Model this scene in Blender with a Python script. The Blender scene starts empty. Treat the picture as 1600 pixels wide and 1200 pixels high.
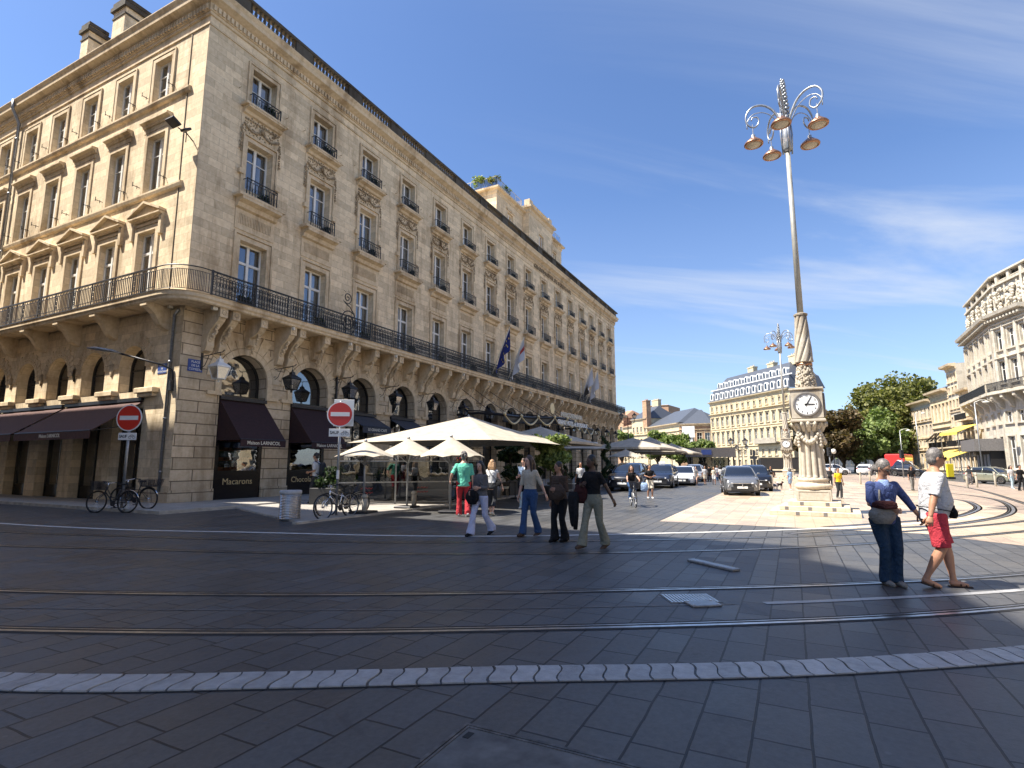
import bpy, bmesh, math, random
import numpy as np
from mathutils import Vector, Matrix
random.seed(7)
PI = math.pi
R = math.radians
SC = bpy.context.scene
COL = SC.collection
# ------------------------------------------------------------------ camera
# the world frame is the hotel's: +x along its long facade, +y along its short side, corner at the origin
CAM = Vector((-12.70, -20.75, 1.55))
F, PITCH, YAW = 855.0, R(8.25), R(26.9)
cam_d = bpy.data.cameras.new('camera'); cam = bpy.data.objects.new('camera', cam_d); COL.objects.link(cam)
cam_d.sensor_width = 36.0; cam_d.lens = 36.0 * F / 1600.0; cam_d.clip_end = 3000; cam_d.clip_start = 0.05
cam.location = CAM; cam.rotation_euler = (PI / 2 + PITCH, 0, YAW - PI / 2)
SC.camera = cam
SC.render.resolution_x = 1024; SC.render.resolution_y = 768
# ------------------------------------------------------------------ light
SUN_AZ, SUN_EL = R(128), R(56)            # direction towards the sun, measured from +x
sdir = Vector((math.cos(SUN_AZ) * math.cos(SUN_EL), math.sin(SUN_AZ) * math.cos(SUN_EL), math.sin(SUN_EL)))
sl = bpy.data.lights.new('sun', 'SUN'); sl.energy = 5.0; sl.angle = R(0.5); sl.color = (1.0, 0.93, 0.82)
so = bpy.data.objects.new('sun', sl); COL.objects.link(so); so.rotation_euler = sdir.to_track_quat('Z', 'Y').to_euler()
w = bpy.data.worlds.new('World'); SC.world = w; w.use_nodes = True
nt = w.node_tree; nt.nodes.clear()
N = nt.nodes.new; L = nt.links.new
out = N('ShaderNodeOutputWorld'); bg = N('ShaderNodeBackground'); sky = N('ShaderNodeTexSky')
sky.sky_type = 'NISHITA'; sky.sun_disc = False; sky.sun_elevation = SUN_EL
sky.sun_rotation = PI / 2 - SUN_AZ
sky.air_density = 1.0; sky.dust_density = 0.6; sky.ozone_density = 2.2; sky.altitude = 50
bg.inputs['Strength'].default_value = 0.088
tc = N('ShaderNodeTexCoord'); sep = N('ShaderNodeSeparateXYZ'); L(tc.outputs['Generated'], sep.inputs[0])
# thin cirrus: direction projected on a high plane
def mth(op, a, b=None, c=None):
    n = N('ShaderNodeMath'); n.operation = op
    for i, v in enumerate((a, b, c)):
        if v is None: continue
        if isinstance(v, (int, float)): n.inputs[i].default_value = v
        else: L(v, n.inputs[i])
    return n.outputs[0]
zc = mth('MAXIMUM', sep.outputs[2], 0.03)
zc = mth('ADD', zc, 0.12)
px_ = mth('DIVIDE', sep.outputs[0], zc); py_ = mth('DIVIDE', sep.outputs[1], zc)
cmb = N('ShaderNodeCombineXYZ'); L(px_, cmb.inputs[0]); L(py_, cmb.inputs[1])
mp = N('ShaderNodeMapping'); mp.inputs['Scale'].default_value = (0.42, 2.0, 1); mp0 = N('ShaderNodeMapping'); mp0.inputs['Rotation'].default_value = (0, 0, R(52))
mp.inputs['Location'].default_value = (3.3, 1.1, 0)
L(cmb.outputs[0], mp0.inputs[0]); L(mp0.outputs[0], mp.inputs[0])
n1 = N('ShaderNodeTexNoise'); n1.inputs['Scale'].default_value = 0.9; n1.inputs['Detail'].default_value = 9; n1.inputs['Roughness'].default_value = 0.58; n1.inputs['Distortion'].default_value = 0.7
L(mp.outputs[0], n1.inputs['Vector'])
n2 = N('ShaderNodeTexNoise'); n2.inputs['Scale'].default_value = 0.42; n2.inputs['Detail'].default_value = 2
L(mp.outputs[0], n2.inputs['Vector'])
cr = N('ShaderNodeMapRange'); cr.interpolation_type = 'SMOOTHSTEP'
cr.inputs['From Min'].default_value = 0.42; cr.inputs['From Max'].default_value = 0.82
L(mth('MULTIPLY', n1.outputs['Fac'], mth('ADD', mth('MULTIPLY', n2.outputs['Fac'], 1.0), 0.5)), cr.inputs['Value'])
# more cloud towards the right of the picture and the horizon, clear overhead on the left
side = mth('ADD', mth('MULTIPLY', sep.outputs[0], 0.9), mth('MULTIPLY', sep.outputs[1], -0.75))
sd = N('ShaderNodeMapRange'); sd.inputs['From Min'].default_value = 0.25; sd.inputs['From Max'].default_value = 0.95; L(side, sd.inputs['Value'])
sd.inputs['To Min'].default_value = 0.05; sd.inputs['To Max'].default_value = 0.8
cf = mth('MULTIPLY', cr.outputs[0], sd.outputs[0])
hz = N('ShaderNodeMapRange'); hz.inputs['From Min'].default_value = 0.0; hz.inputs['From Max'].default_value = 0.45; hz.inputs['To Min'].default_value = 0.26; hz.inputs['To Max'].default_value = 0.0
L(sep.outputs[2], hz.inputs['Value'])
cf = mth('MAXIMUM', cf, hz.outputs[0])
tint = N('ShaderNodeMix'); tint.data_type = 'RGBA'; tint.blend_type = 'MULTIPLY'; tint.inputs['Factor'].default_value = 1.0
L(sky.outputs[0], tint.inputs['A']); tint.inputs['B'].default_value = (0.74, 0.85, 1.03, 1)
mx = N('ShaderNodeMix'); mx.data_type = 'RGBA'
L(cf, mx.inputs['Factor']); L(tint.outputs['Result'], mx.inputs['A']); mx.inputs['B'].default_value = (3.9, 4.2, 4.7, 1)
L(mx.outputs['Result'], bg.inputs['Color']); L(bg.outputs[0], out.inputs[0])
SC.view_settings.view_transform = 'Standard'; SC.view_settings.look = 'None'
SC.view_settings.exposure = 1.25; SC.view_settings.gamma = 1.0
SC.render.engine = 'CYCLES'
try:
    SC.cycles.max_bounces = 6; SC.cycles.transparent_max_bounces = 12; SC.cycles.use_denoising = True
except Exception: pass
# ------------------------------------------------------------------ camera maths used to place things on the ground
_fh = Vector((math.cos(YAW), math.sin(YAW), 0)); _r = Vector((math.sin(YAW), -math.cos(YAW), 0)); _z = Vector((0, 0, 1))
_fw = _fh * math.cos(PITCH) + _z * math.sin(PITCH); _up = _z * math.cos(PITCH) - _fh * math.sin(PITCH)
def pt(px, depth, z=0.0):
    """a ground point seen in photo column px (near the horizon) at a distance in metres"""
    d = _fw + _r * ((px - 800) / F) + _up * ((600 - 724) / F)
    p = CAM + d * (depth / d.dot(_fh)); return Vector((p.x, p.y, z))
def gnd(px, y, z=0.0):
    d = _fw + _r * ((px - 800) / F) + _up * ((600 - y) / F)
    return CAM + d * ((z - CAM.z) / d.z)
# ------------------------------------------------------------------ materials
MAT = {}
def newmat(name):
    m = bpy.data.materials.new(name); m.use_nodes = True; MAT[name] = m
    t = m.node_tree; b = t.nodes['Principled BSDF']; return m, t, b
class NG:
    def __init__(s, t): s.t = t
    def n(s, typ, **kw):
        x = s.t.nodes.new(typ)
        for k, v in kw.items():
            if hasattr(x, k) and k not in ('Scale',): setattr(x, k, v)
            else: x.inputs[k].default_value = v
        return x
    def l(s, a, b): s.t.links.new(a, b)
    def m(s, op, a, b=None, c=None):
        x = s.t.nodes.new('ShaderNodeMath'); x.operation = op
        for i, v in enumerate((a, b, c)):
            if v is None: continue
            if isinstance(v, (int, float)): x.inputs[i].default_value = v
            else: s.l(v, x.inputs[i])
        return x.outputs[0]
    def ramp(s, fac, stops, interp='LINEAR'):
        x = s.t.nodes.new('ShaderNodeValToRGB'); x.color_ramp.interpolation = interp
        e = x.color_ramp.elements
        while len(e) < len(stops): e.new(0.5)
        for i, (p, c) in enumerate(stops):
            e[i].position = p; e[i].color = (c[0], c[1], c[2], 1)
        s.l(fac, x.inputs[0]); return x.outputs[0]
    def mix(s, f, a, b, mode='MIX'):
        x = s.t.nodes.new('ShaderNodeMix'); x.data_type = 'RGBA'; x.blend_type = mode
        for k, v in (('Factor', f), ('A', a), ('B', b)):
            if isinstance(v, (int, float)): x.inputs[k].default_value = v
            elif isinstance(v, (tuple, list)): x.inputs[k].default_value = (v[0], v[1], v[2], 1)
            else: s.l(v, x.inputs[k])
        return x.outputs['Result']
    def noise(s, vec, scale, detail=4, rough=0.5, dist=0.0):
        x = s.t.nodes.new('ShaderNodeTexNoise'); x.inputs['Scale'].default_value = scale; x.inputs['Detail'].default_value = detail
        x.inputs['Roughness'].default_value = rough; x.inputs['Distortion'].default_value = dist
        if vec is not None: s.l(vec, x.inputs['Vector'])
        return x.outputs['Fac']
def simple(name, col, rough=0.6, metal=0.0, nscale=0, namt=0.15, bump=0.0, coat=0.0, spec=None, aniso=None):
    m, t, b = newmat(name); g = NG(t)
    b.inputs['Roughness'].default_value = rough; b.inputs['Metallic'].default_value = metal
    b.inputs['Coat Weight'].default_value = coat
    if spec is not None: b.inputs['Specular IOR Level'].default_value = spec
    if nscale:
        geo = t.nodes.new('ShaderNodeTexCoord'); f = g.noise(geo.outputs['Object'], nscale, 5, 0.6)
        lo = tuple(max(0, c * (1 - namt * 2)) for c in col); hi = tuple(c * (1 + namt) for c in col)
        g.l(g.ramp(f, [(0.3, lo), (0.7, hi)]), b.inputs['Base Color'])
        if bump:
            bp = t.nodes.new('ShaderNodeBump'); bp.inputs['Strength'].default_value = bump; bp.inputs['Distance'].default_value = 0.01
            g.l(f, bp.inputs['Height']); g.l(bp.outputs[0], b.inputs['Normal'])
    else:
        b.inputs['Base Color'].default_value = (col[0], col[1], col[2], 1)
    return m
def stone(name, base, rowh=0.36, bw=0.85, joint=0.35, var=0.22, stain=0.5, mortar=0.006, bumpd=0.012, blocks=True, fine=1.0):
    """ashlar limestone: block pattern taken from world position (x or y along the wall, z up)"""
    m, t, b = newmat(name); g = NG(t)
    geo = t.nodes.new('ShaderNodeNewGeometry')
    sp = t.nodes.new('ShaderNodeSeparateXYZ'); g.l(geo.outputs['Position'], sp.inputs[0])
    sn = t.nodes.new('ShaderNodeSeparateXYZ'); g.l(geo.outputs['True Normal'], sn.inputs[0])
    isx = g.m('GREATER_THAN', g.m('ABSOLUTE', sn.outputs[0]), g.m('ABSOLUTE', sn.outputs[1]))
    u = g.m('ADD', g.m('MULTIPLY', sp.outputs[1], isx), g.m('MULTIPLY', sp.outputs[0], g.m('SUBTRACT', 1.0, isx)))
    cb = t.nodes.new('ShaderNodeCombineXYZ'); g.l(u, cb.inputs[0]); g.l(sp.outputs[2], cb.inputs[1])
    big = g.noise(geo.outputs['Position'], 0.33, 4, 0.6)
    fin = g.noise(geo.outputs['Position'], 6.0 * fine, 6, 0.65)
    lo = tuple(c * (1 - var) for c in base); hi = tuple(min(1, c * (1 + var * 0.75)) for c in base)
    if blocks:
        br = t.nodes.new('ShaderNodeTexBrick'); g.l(cb.outputs[0], br.inputs['Vector'])
        br.inputs['Scale'].default_value = 1.0; br.inputs['Brick Width'].default_value = bw; br.inputs['Row Height'].default_value = rowh
        br.inputs['Mortar Size'].default_value = mortar; br.inputs['Mortar Smooth'].default_value = 0.3; br.offset = 0.5
        br.inputs['Color1'].default_value = (0, 0, 0, 1); br.inputs['Color2'].default_value = (1, 1, 1, 1); br.inputs['Mortar'].default_value = (0.5, 0.5, 0.5, 1)
        col = g.mix(g.m('MULTIPLY', br.outputs['Color'], 1.0), lo, hi)
    else:
        col = g.mix(g.noise(geo.outputs['Position'], 1.1, 3, 0.5), lo, hi)
    col = g.mix(g.ramp(fin, [(0.35, (0, 0, 0)), (0.7, (1, 1, 1))]), col, g.mix(1.0, col, (0.80, 0.76, 0.70), 'MULTIPLY'))
    # weathering: soft brown-grey patches, streaked downwards
    mpn = t.nodes.new('ShaderNodeMapping'); mpn.inputs['Scale'].default_value = (1.3, 1.3, 0.28); g.l(geo.outputs['Position'], mpn.inputs[0])
    st = g.noise(mpn.outputs[0], 1.0, 6, 0.66, 0.3)
    sf = g.ramp(g.m('MULTIPLY', st, g.m('ADD', big, 0.5)), [(0.5, (0, 0, 0)), (0.68, (1, 1, 1))])
    col = g.mix(g.m('MULTIPLY', sf, stain), col, g.mix(1.0, col, (0.46, 0.40, 0.34), 'MULTIPLY'))
    if blocks: col = g.mix(g.m('MULTIPLY', br.outputs['Fac'], joint), col, (base[0] * 0.22, base[1] * 0.2, base[2] * 0.18))
    g.l(col, b.inputs['Base Color']); b.inputs['Roughness'].default_value = 0.88; b.inputs['Specular IOR Level'].default_value = 0.25
    bp = t.nodes.new('ShaderNodeBump'); bp.inputs['Strength'].default_value = 0.55; bp.inputs['Distance'].default_value = bumpd
    h = g.m('MULTIPLY', fin, 0.5)
    if blocks: h = g.m('SUBTRACT', h, g.m('MULTIPLY', br.outputs['Fac'], 1.5))
    g.l(h, bp.inputs['Height']); g.l(bp.outputs[0], b.inputs['Normal'])
    return m
stone('hotel_stone', (0.79, 0.655, 0.46), 0.345, 0.82, 0.5, 0.19, 0.55)
stone('rustic_stone', (0.66, 0.54, 0.385), 0.44, 1.6, 0.9, 0.18, 0.6, mortar=0.022, bumpd=0.03)
stone('trim_stone', (0.72, 0.59, 0.41), blocks=False, stain=0.75, var=0.14)
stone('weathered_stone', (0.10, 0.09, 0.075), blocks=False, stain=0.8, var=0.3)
stone('cream_stone', (0.62, 0.53, 0.36), 0.4, 0.9, 0.3, 0.14, 0.3)
stone('pale_stone', (0.56, 0.52, 0.44), 0.55, 1.2, 0.35, 0.14, 0.45)
stone('grey_stone', (0.42, 0.385, 0.32), 0.4, 0.9, 0.3, 0.14, 0.5)
stone('pink_stone', (0.48, 0.31, 0.20), 0.4, 0.9, 0.3, 0.14, 0.4)
stone('brick', (0.30, 0.15, 0.09), 0.09, 0.24, 0.5, 0.25, 0.3, mortar=0.012)
stone('monument_stone', (0.50, 0.46, 0.39), blocks=False, stain=0.8, var=0.15, fine=1.4)
stone('monument_step', (0.62, 0.54, 0.42), 0.5, 0.9, 0.25, 0.10, 0.2)
simple('dark_insets', (0.16, 0.15, 0.145), 0.6, 0, 8)
simple('iron', (0.018, 0.018, 0.02), 0.45, 0.0, 14, 0.3)
simple('blackened', (0.01, 0.009, 0.009), 0.5)
simple('void', (0.012, 0.011, 0.010), 0.9)
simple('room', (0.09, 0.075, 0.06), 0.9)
simple('white_paint', (0.78, 0.77, 0.73), 0.4, 0, 5, 0.05)
simple('cream_paint', (0.70, 0.66, 0.55), 0.5, 0, 5, 0.05)
simple('curtain', (0.78, 0.76, 0.72), 0.9, 0, 3, 0.05)
simple('slate_roof', (0.085, 0.095, 0.115), 0.45, 0, 12, 0.25, 0.3)
simple('zinc', (0.30, 0.32, 0.34), 0.45, 0.5, 6, 0.15)
simple('clay_tile', (0.42, 0.24, 0.15), 0.85, 0, 9, 0.2)
simple('burgundy_cloth', (0.035, 0.014, 0.016), 0.85, 0, 9, 0.15)
simple('grey_cloth', (0.055, 0.058, 0.072), 0.85, 0, 9, 0.15)
simple('cream_canvas', (0.44, 0.39, 0.31), 0.85, 0, 3, 0.12, 0.3)
simple('yellow_canvas', (0.72, 0.52, 0.10), 0.8, 0, 4, 0.1)
simple('gold', (0.66, 0.53, 0.30), 0.35, 0.4)
simple('shop_black', (0.008, 0.006, 0.007), 0.25, 0, 3, 0.2)
simple('steel', (0.62, 0.62, 0.64), 0.22, 1.0, 9, 0.15)
simple('rail_steel', (0.60, 0.60, 0.60), 0.30, 1.0, 7, 0.2)
simple('dark_steel', (0.035, 0.035, 0.04), 0.45, 0.4, 10, 0.2)
simple('galv', (0.34, 0.35, 0.36), 0.42, 0.7, 12, 0.15)
simple('copper', (0.42, 0.23, 0.14), 0.38, 0.75, 10, 0.25)
simple('sign_white', (0.82, 0.82, 0.80), 0.35)
simple('sign_red', (0.62, 0.03, 0.018), 0.35)
simple('sign_blue', (0.03, 0.07, 0.27), 0.35)
simple('letter_black', (0.015, 0.015, 0.015), 0.5)
simple('rubber', (0.013, 0.013, 0.013), 0.75)
simple('chrome', (0.75, 0.75, 0.76), 0.12, 1.0)
simple('bark', (0.10, 0.075, 0.05), 0.9, 0, 6, 0.3, 0.4)
simple('bark_pale', (0.24, 0.20, 0.15), 0.9, 0, 6, 0.3, 0.4)
simple('terracotta', (0.45, 0.17, 0.09), 0.8, 0, 6, 0.15)
simple('pot_dark', (0.035, 0.035, 0.035), 0.6)
simple('lamp_glass_white', (0.72, 0.70, 0.62), 0.3)
simple('red_plastic', (0.60, 0.03, 0.03), 0.4)
simple('yellow_plastic', (0.75, 0.60, 0.02), 0.45)
simple('cover_metal', (0.14, 0.135, 0.13), 0.5, 0.5, 12, 0.3, 0.3)
simple('pad_concrete', (0.125, 0.12, 0.115), 0.75, 0, 5, 0.25, 0.3)
simple('white_stripe', (0.60, 0.59, 0.56), 0.6, 0, 6, 0.15)
def glassmat(name, tint=(0.9, 0.95, 1.0), refl=0.35, rough=0.015):
    m, t, b = newmat(name); g = NG(t); t.nodes.remove(b)
    o = t.nodes['Material Output']; tr = t.nodes.new('ShaderNodeBsdfTransparent'); tr.inputs[0].default_value = (*tint, 1)
    gl = t.nodes.new('ShaderNodeBsdfGlossy'); gl.inputs['Roughness'].default_value = rough; gl.inputs[0].default_value = (0.95, 0.96, 1, 1)
    fr = t.nodes.new('ShaderNodeFresnel'); fr.inputs[0].default_value = 1.55
    geo = t.nodes.new('ShaderNodeNewGeometry'); nz = g.noise(geo.outputs['Position'], 1.2, 2)
    bp = t.nodes.new('ShaderNodeBump'); bp.inputs['Strength'].default_value = 0.12; bp.inputs['Distance'].default_value = 0.03; g.l(nz, bp.inputs['Height']); g.l(bp.outputs[0], gl.inputs['Normal'])
    mxs = t.nodes.new('ShaderNodeMixShader'); g.l(g.m('MINIMUM', g.m('ADD', fr.outputs[0], refl), 1.0), mxs.inputs[0])
    g.l(tr.outputs[0], mxs.inputs[1]); g.l(gl.outputs[0], mxs.inputs[2]); g.l(mxs.outputs[0], o.inputs[0]); return m
glassmat('window_glass', (0.55, 0.60, 0.66), 0.18)
glassmat('screen_glass', (0.22, 0.24, 0.24), 0.05)
glassmat('lantern_glass', (0.85, 0.85, 0.8), 0.25, 0.12)
simple('dark_glass', (0.012, 0.015, 0.02), 0.03, 0, 0, coat=1.0, spec=0.9)
def leafmat(name, c1, c2, c3):
    m, t, b = newmat(name); g = NG(t)
    geo = t.nodes.new('ShaderNodeNewGeometry')
    f = g.noise(geo.outputs['Position'], 0.5, 3)
    col = g.ramp(g.m('ADD', g.m('MULTIPLY', geo.outputs['Random Per Island'], 0.6), g.m('MULTIPLY', f, 0.5)), [(0.2, c1), (0.5, c2), (0.85, c3)])
    g.l(col, b.inputs['Base Color']); b.inputs['Roughness'].default_value = 0.55
    b.inputs['Specular IOR Level'].default_value = 0.35
    o = t.nodes['Material Output']; tl = t.nodes.new('ShaderNodeBsdfTranslucent'); g.l(g.mix(1.0, col, (1.3, 1.5, 0.6), 'MULTIPLY'), tl.inputs[0])
    mxs = t.nodes.new('ShaderNodeMixShader'); mxs.inputs[0].default_value = 0.25
    g.l(b.outputs[0], mxs.inputs[1]); g.l(tl.outputs[0], mxs.inputs[2]); g.l(mxs.outputs[0], o.inputs[0]); return m
leafmat('leaf_green', (0.055, 0.065, 0.016), (0.13, 0.135, 0.034), (0.25, 0.245, 0.08))
leafmat('leaf_olive', (0.07, 0.11, 0.03), (0.15, 0.20, 0.06), (0.26, 0.31, 0.11))
leafmat('leaf_brown', (0.035, 0.035, 0.016), (0.085, 0.062, 0.028), (0.15, 0.10, 0.045))
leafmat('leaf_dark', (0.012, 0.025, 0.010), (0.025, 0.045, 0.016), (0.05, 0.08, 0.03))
leafmat('leaf_dry', (0.12, 0.09, 0.045), (0.25, 0.16, 0.09), (0.42, 0.30, 0.2))
def paving(name, rowh, bw, base, var, joint, rough, rvar=0.2, rot=False, warm=None, jointcol=0.25, bumpd=0.006, spec=0.5):
    m, t, b = newmat(name); g = NG(t)
    geo = t.nodes.new('ShaderNodeNewGeometry')
    mpn = t.nodes.new('ShaderNodeMapping'); g.l(geo.outputs['Position'], mpn.inputs[0])
    if rot: mpn.inputs['Rotation'].default_value = (0, 0, PI / 2)
    br = t.nodes.new('ShaderNodeTexBrick')
    # the joints wander a little
    wob = t.nodes.new('ShaderNodeTexNoise'); wob.inputs['Scale'].default_value = 5.0; wob.inputs['Detail'].default_value = 4
    g.l(mpn.outputs[0], wob.inputs['Vector'])
    vm = t.nodes.new('ShaderNodeVectorMath'); vm.operation = 'MULTIPLY_ADD'
    g.l(wob.outputs['Color'], vm.inputs[0]); vm.inputs[1].default_value = (0.016, 0.016, 0); g.l(mpn.outputs[0], vm.inputs[2])
    g.l(vm.outputs[0], br.inputs['Vector'])
    br.inputs['Scale'].default_value = 1.0; br.inputs['Brick Width'].default_value = bw; br.inputs['Row Height'].default_value = rowh
    br.inputs['Mortar Size'].default_value = joint; br.inputs['Mortar Smooth'].default_value = 0.25; br.offset = 0.42; br.offset_frequency = 2; br.squash = 1.35; br.squash_frequency = 3
    br.inputs['Color1'].default_value = (0, 0, 0, 1); br.inputs['Color2'].default_value = (1, 1, 1, 1); br.inputs['Mortar'].default_value = (0.5, 0.5, 0.5, 1)
    lo = tuple(c * (1 - var) for c in base); hi = tuple(c * (1 + var) for c in base)
    col = g.mix(br.outputs['Color'], lo, hi)
    big = g.noise(geo.outputs['Position'], 0.22, 5, 0.6)
    if warm: col = g.mix(g.ramp(big, [(0.42, (0, 0, 0)), (0.62, (1, 1, 1))]), col, g.mix(0.7, col, warm))
    fin = g.noise(geo.outputs['Position'], 22, 6, 0.7)
    col = g.mix(1.0, col, g.ramp(fin, [(0.25, (0.72, 0.72, 0.72)), (0.75, (1.22, 1.22, 1.22))]), 'MULTIPLY')
    spots = g.noise(geo.outputs['Position'], 3.1, 5, 0.75, 0.4)
    col = g.mix(g.ramp(spots, [(0.62, (0, 0, 0)), (0.70, (0.55, 0.55, 0.55))]), col, g.mix(1.0, col, (0.55, 0.53, 0.5), 'MULTIPLY'))
    # gum spots, worn pale scuffs and old dark spills
    vo = t.nodes.new('ShaderNodeTexVoronoi'); vo.inputs['Scale'].default_value = 2.6; g.l(geo.outputs['Position'], vo.inputs['Vector'])
    gum = g.m('MULTIPLY', g.m('LESS_THAN', vo.outputs['Distance'], 0.045), g.m('GREATER_THAN', g.noise(geo.outputs['Position'], 0.9, 2), 0.48))
    col = g.mix(g.m('MULTIPLY', gum, 0.5), col, tuple(min(.8, c * 1.9) for c in base))
    sc_ = g.noise(geo.outputs['Position'], 1.3, 7, 0.72, 0.8)
    col = g.mix(g.ramp(sc_, [(0.50, (0, 0, 0)), (0.66, (0.45, 0.45, 0.45))]), col, tuple(min(.8, c * 1.45) for c in base))
    col = g.mix(g.ramp(sc_, [(0.32, (0.5, 0.5, 0.5)), (0.42, (0, 0, 0))]), col, tuple(c * 0.55 for c in base))
    col = g.mix(br.outputs['Fac'], col, tuple(c * jointcol for c in base))
    g.l(col, b.inputs['Base Color']); b.inputs['Specular IOR Level'].default_value = spec
    rr = t.nodes.new('ShaderNodeMapRange'); rr.inputs['To Min'].default_value = rough - rvar * 0.5; rr.inputs['To Max'].default_value = rough + rvar
    g.l(g.m('ADD', g.m('MULTIPLY', big, 0.5), g.m('MULTIPLY', br.outputs['Color'], 0.5)), rr.inputs['Value']); g.l(rr.outputs[0], b.inputs['Roughness'])
    bp = t.nodes.new('ShaderNodeBump'); bp.inputs['Strength'].default_value = 0.5; bp.inputs['Distance'].default_value = bumpd
    g.l(g.m('SUBTRACT', g.m('ADD', g.m('MULTIPLY', fin, 0.35), g.m('MULTIPLY', spots, 0.6)), g.m('MULTIPLY', br.outputs['Fac'], 2.0)), bp.inputs['Height']); g.l(bp.outputs[0], b.inputs['Normal'])
    return m
paving('slate_paving', 0.305, 0.52, (0.068, 0.069, 0.071), 0.25, 0.009, 0.44, 0.20, bumpd=0.008, warm=(0.10, 0.093, 0.083), spec=0.45, jointcol=0.16)
paving('limestone_paving', 0.45, 0.8, (0.50, 0.40, 0.285), 0.13, 0.006, 0.30, 0.22, warm=(0.36, 0.27, 0.20), jointcol=0.45, bumpd=0.003)
paving('tan_paving', 0.3, 0.5, (0.34, 0.265, 0.20), 0.14, 0.006, 0.5, 0.2, warm=(0.27, 0.21, 0.17), jointcol=0.4, bumpd=0.003)
paving('pavement_stone', 0.45, 0.75, (0.36, 0.335, 0.30), 0.12, 0.006, 0.6, 0.2, jointcol=0.4, bumpd=0.003)
paving('far_asphalt', 3.0, 5.0, (0.10, 0.10, 0.105), 0.1, 0.003, 0.6, 0.2, jointcol=0.8)
m, t, b = newmat('gutter_stone'); g = NG(t); geo = t.nodes.new('ShaderNodeNewGeometry'); f = g.noise(geo.outputs['Position'], 9, 6, .7)
g.l(g.mix(g.ramp(f, [(.35, (.0, .0, .0)), (.7, (1, 1, 1))]), g.ramp(geo.outputs['Random Per Island'], [(0, (.20, .20, .20)), (1, (.32, .315, .31))]), g.ramp(geo.outputs['Random Per Island'], [(0, (.32, .32, .32)), (1, (.46, .455, .45))])), b.inputs['Base Color']); b.inputs['Roughness'].default_value = .45
bp_ = t.nodes.new('ShaderNodeBump'); bp_.inputs['Strength'].default_value = .7; bp_.inputs['Distance'].default_value = .012; g.l(f, bp_.inputs['Height']); g.l(bp_.outputs[0], b.inputs['Normal'])
simple('kerb_stone', (0.42, 0.39, 0.34), 0.6, 0, 3.0, 0.2, 0.4)
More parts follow.
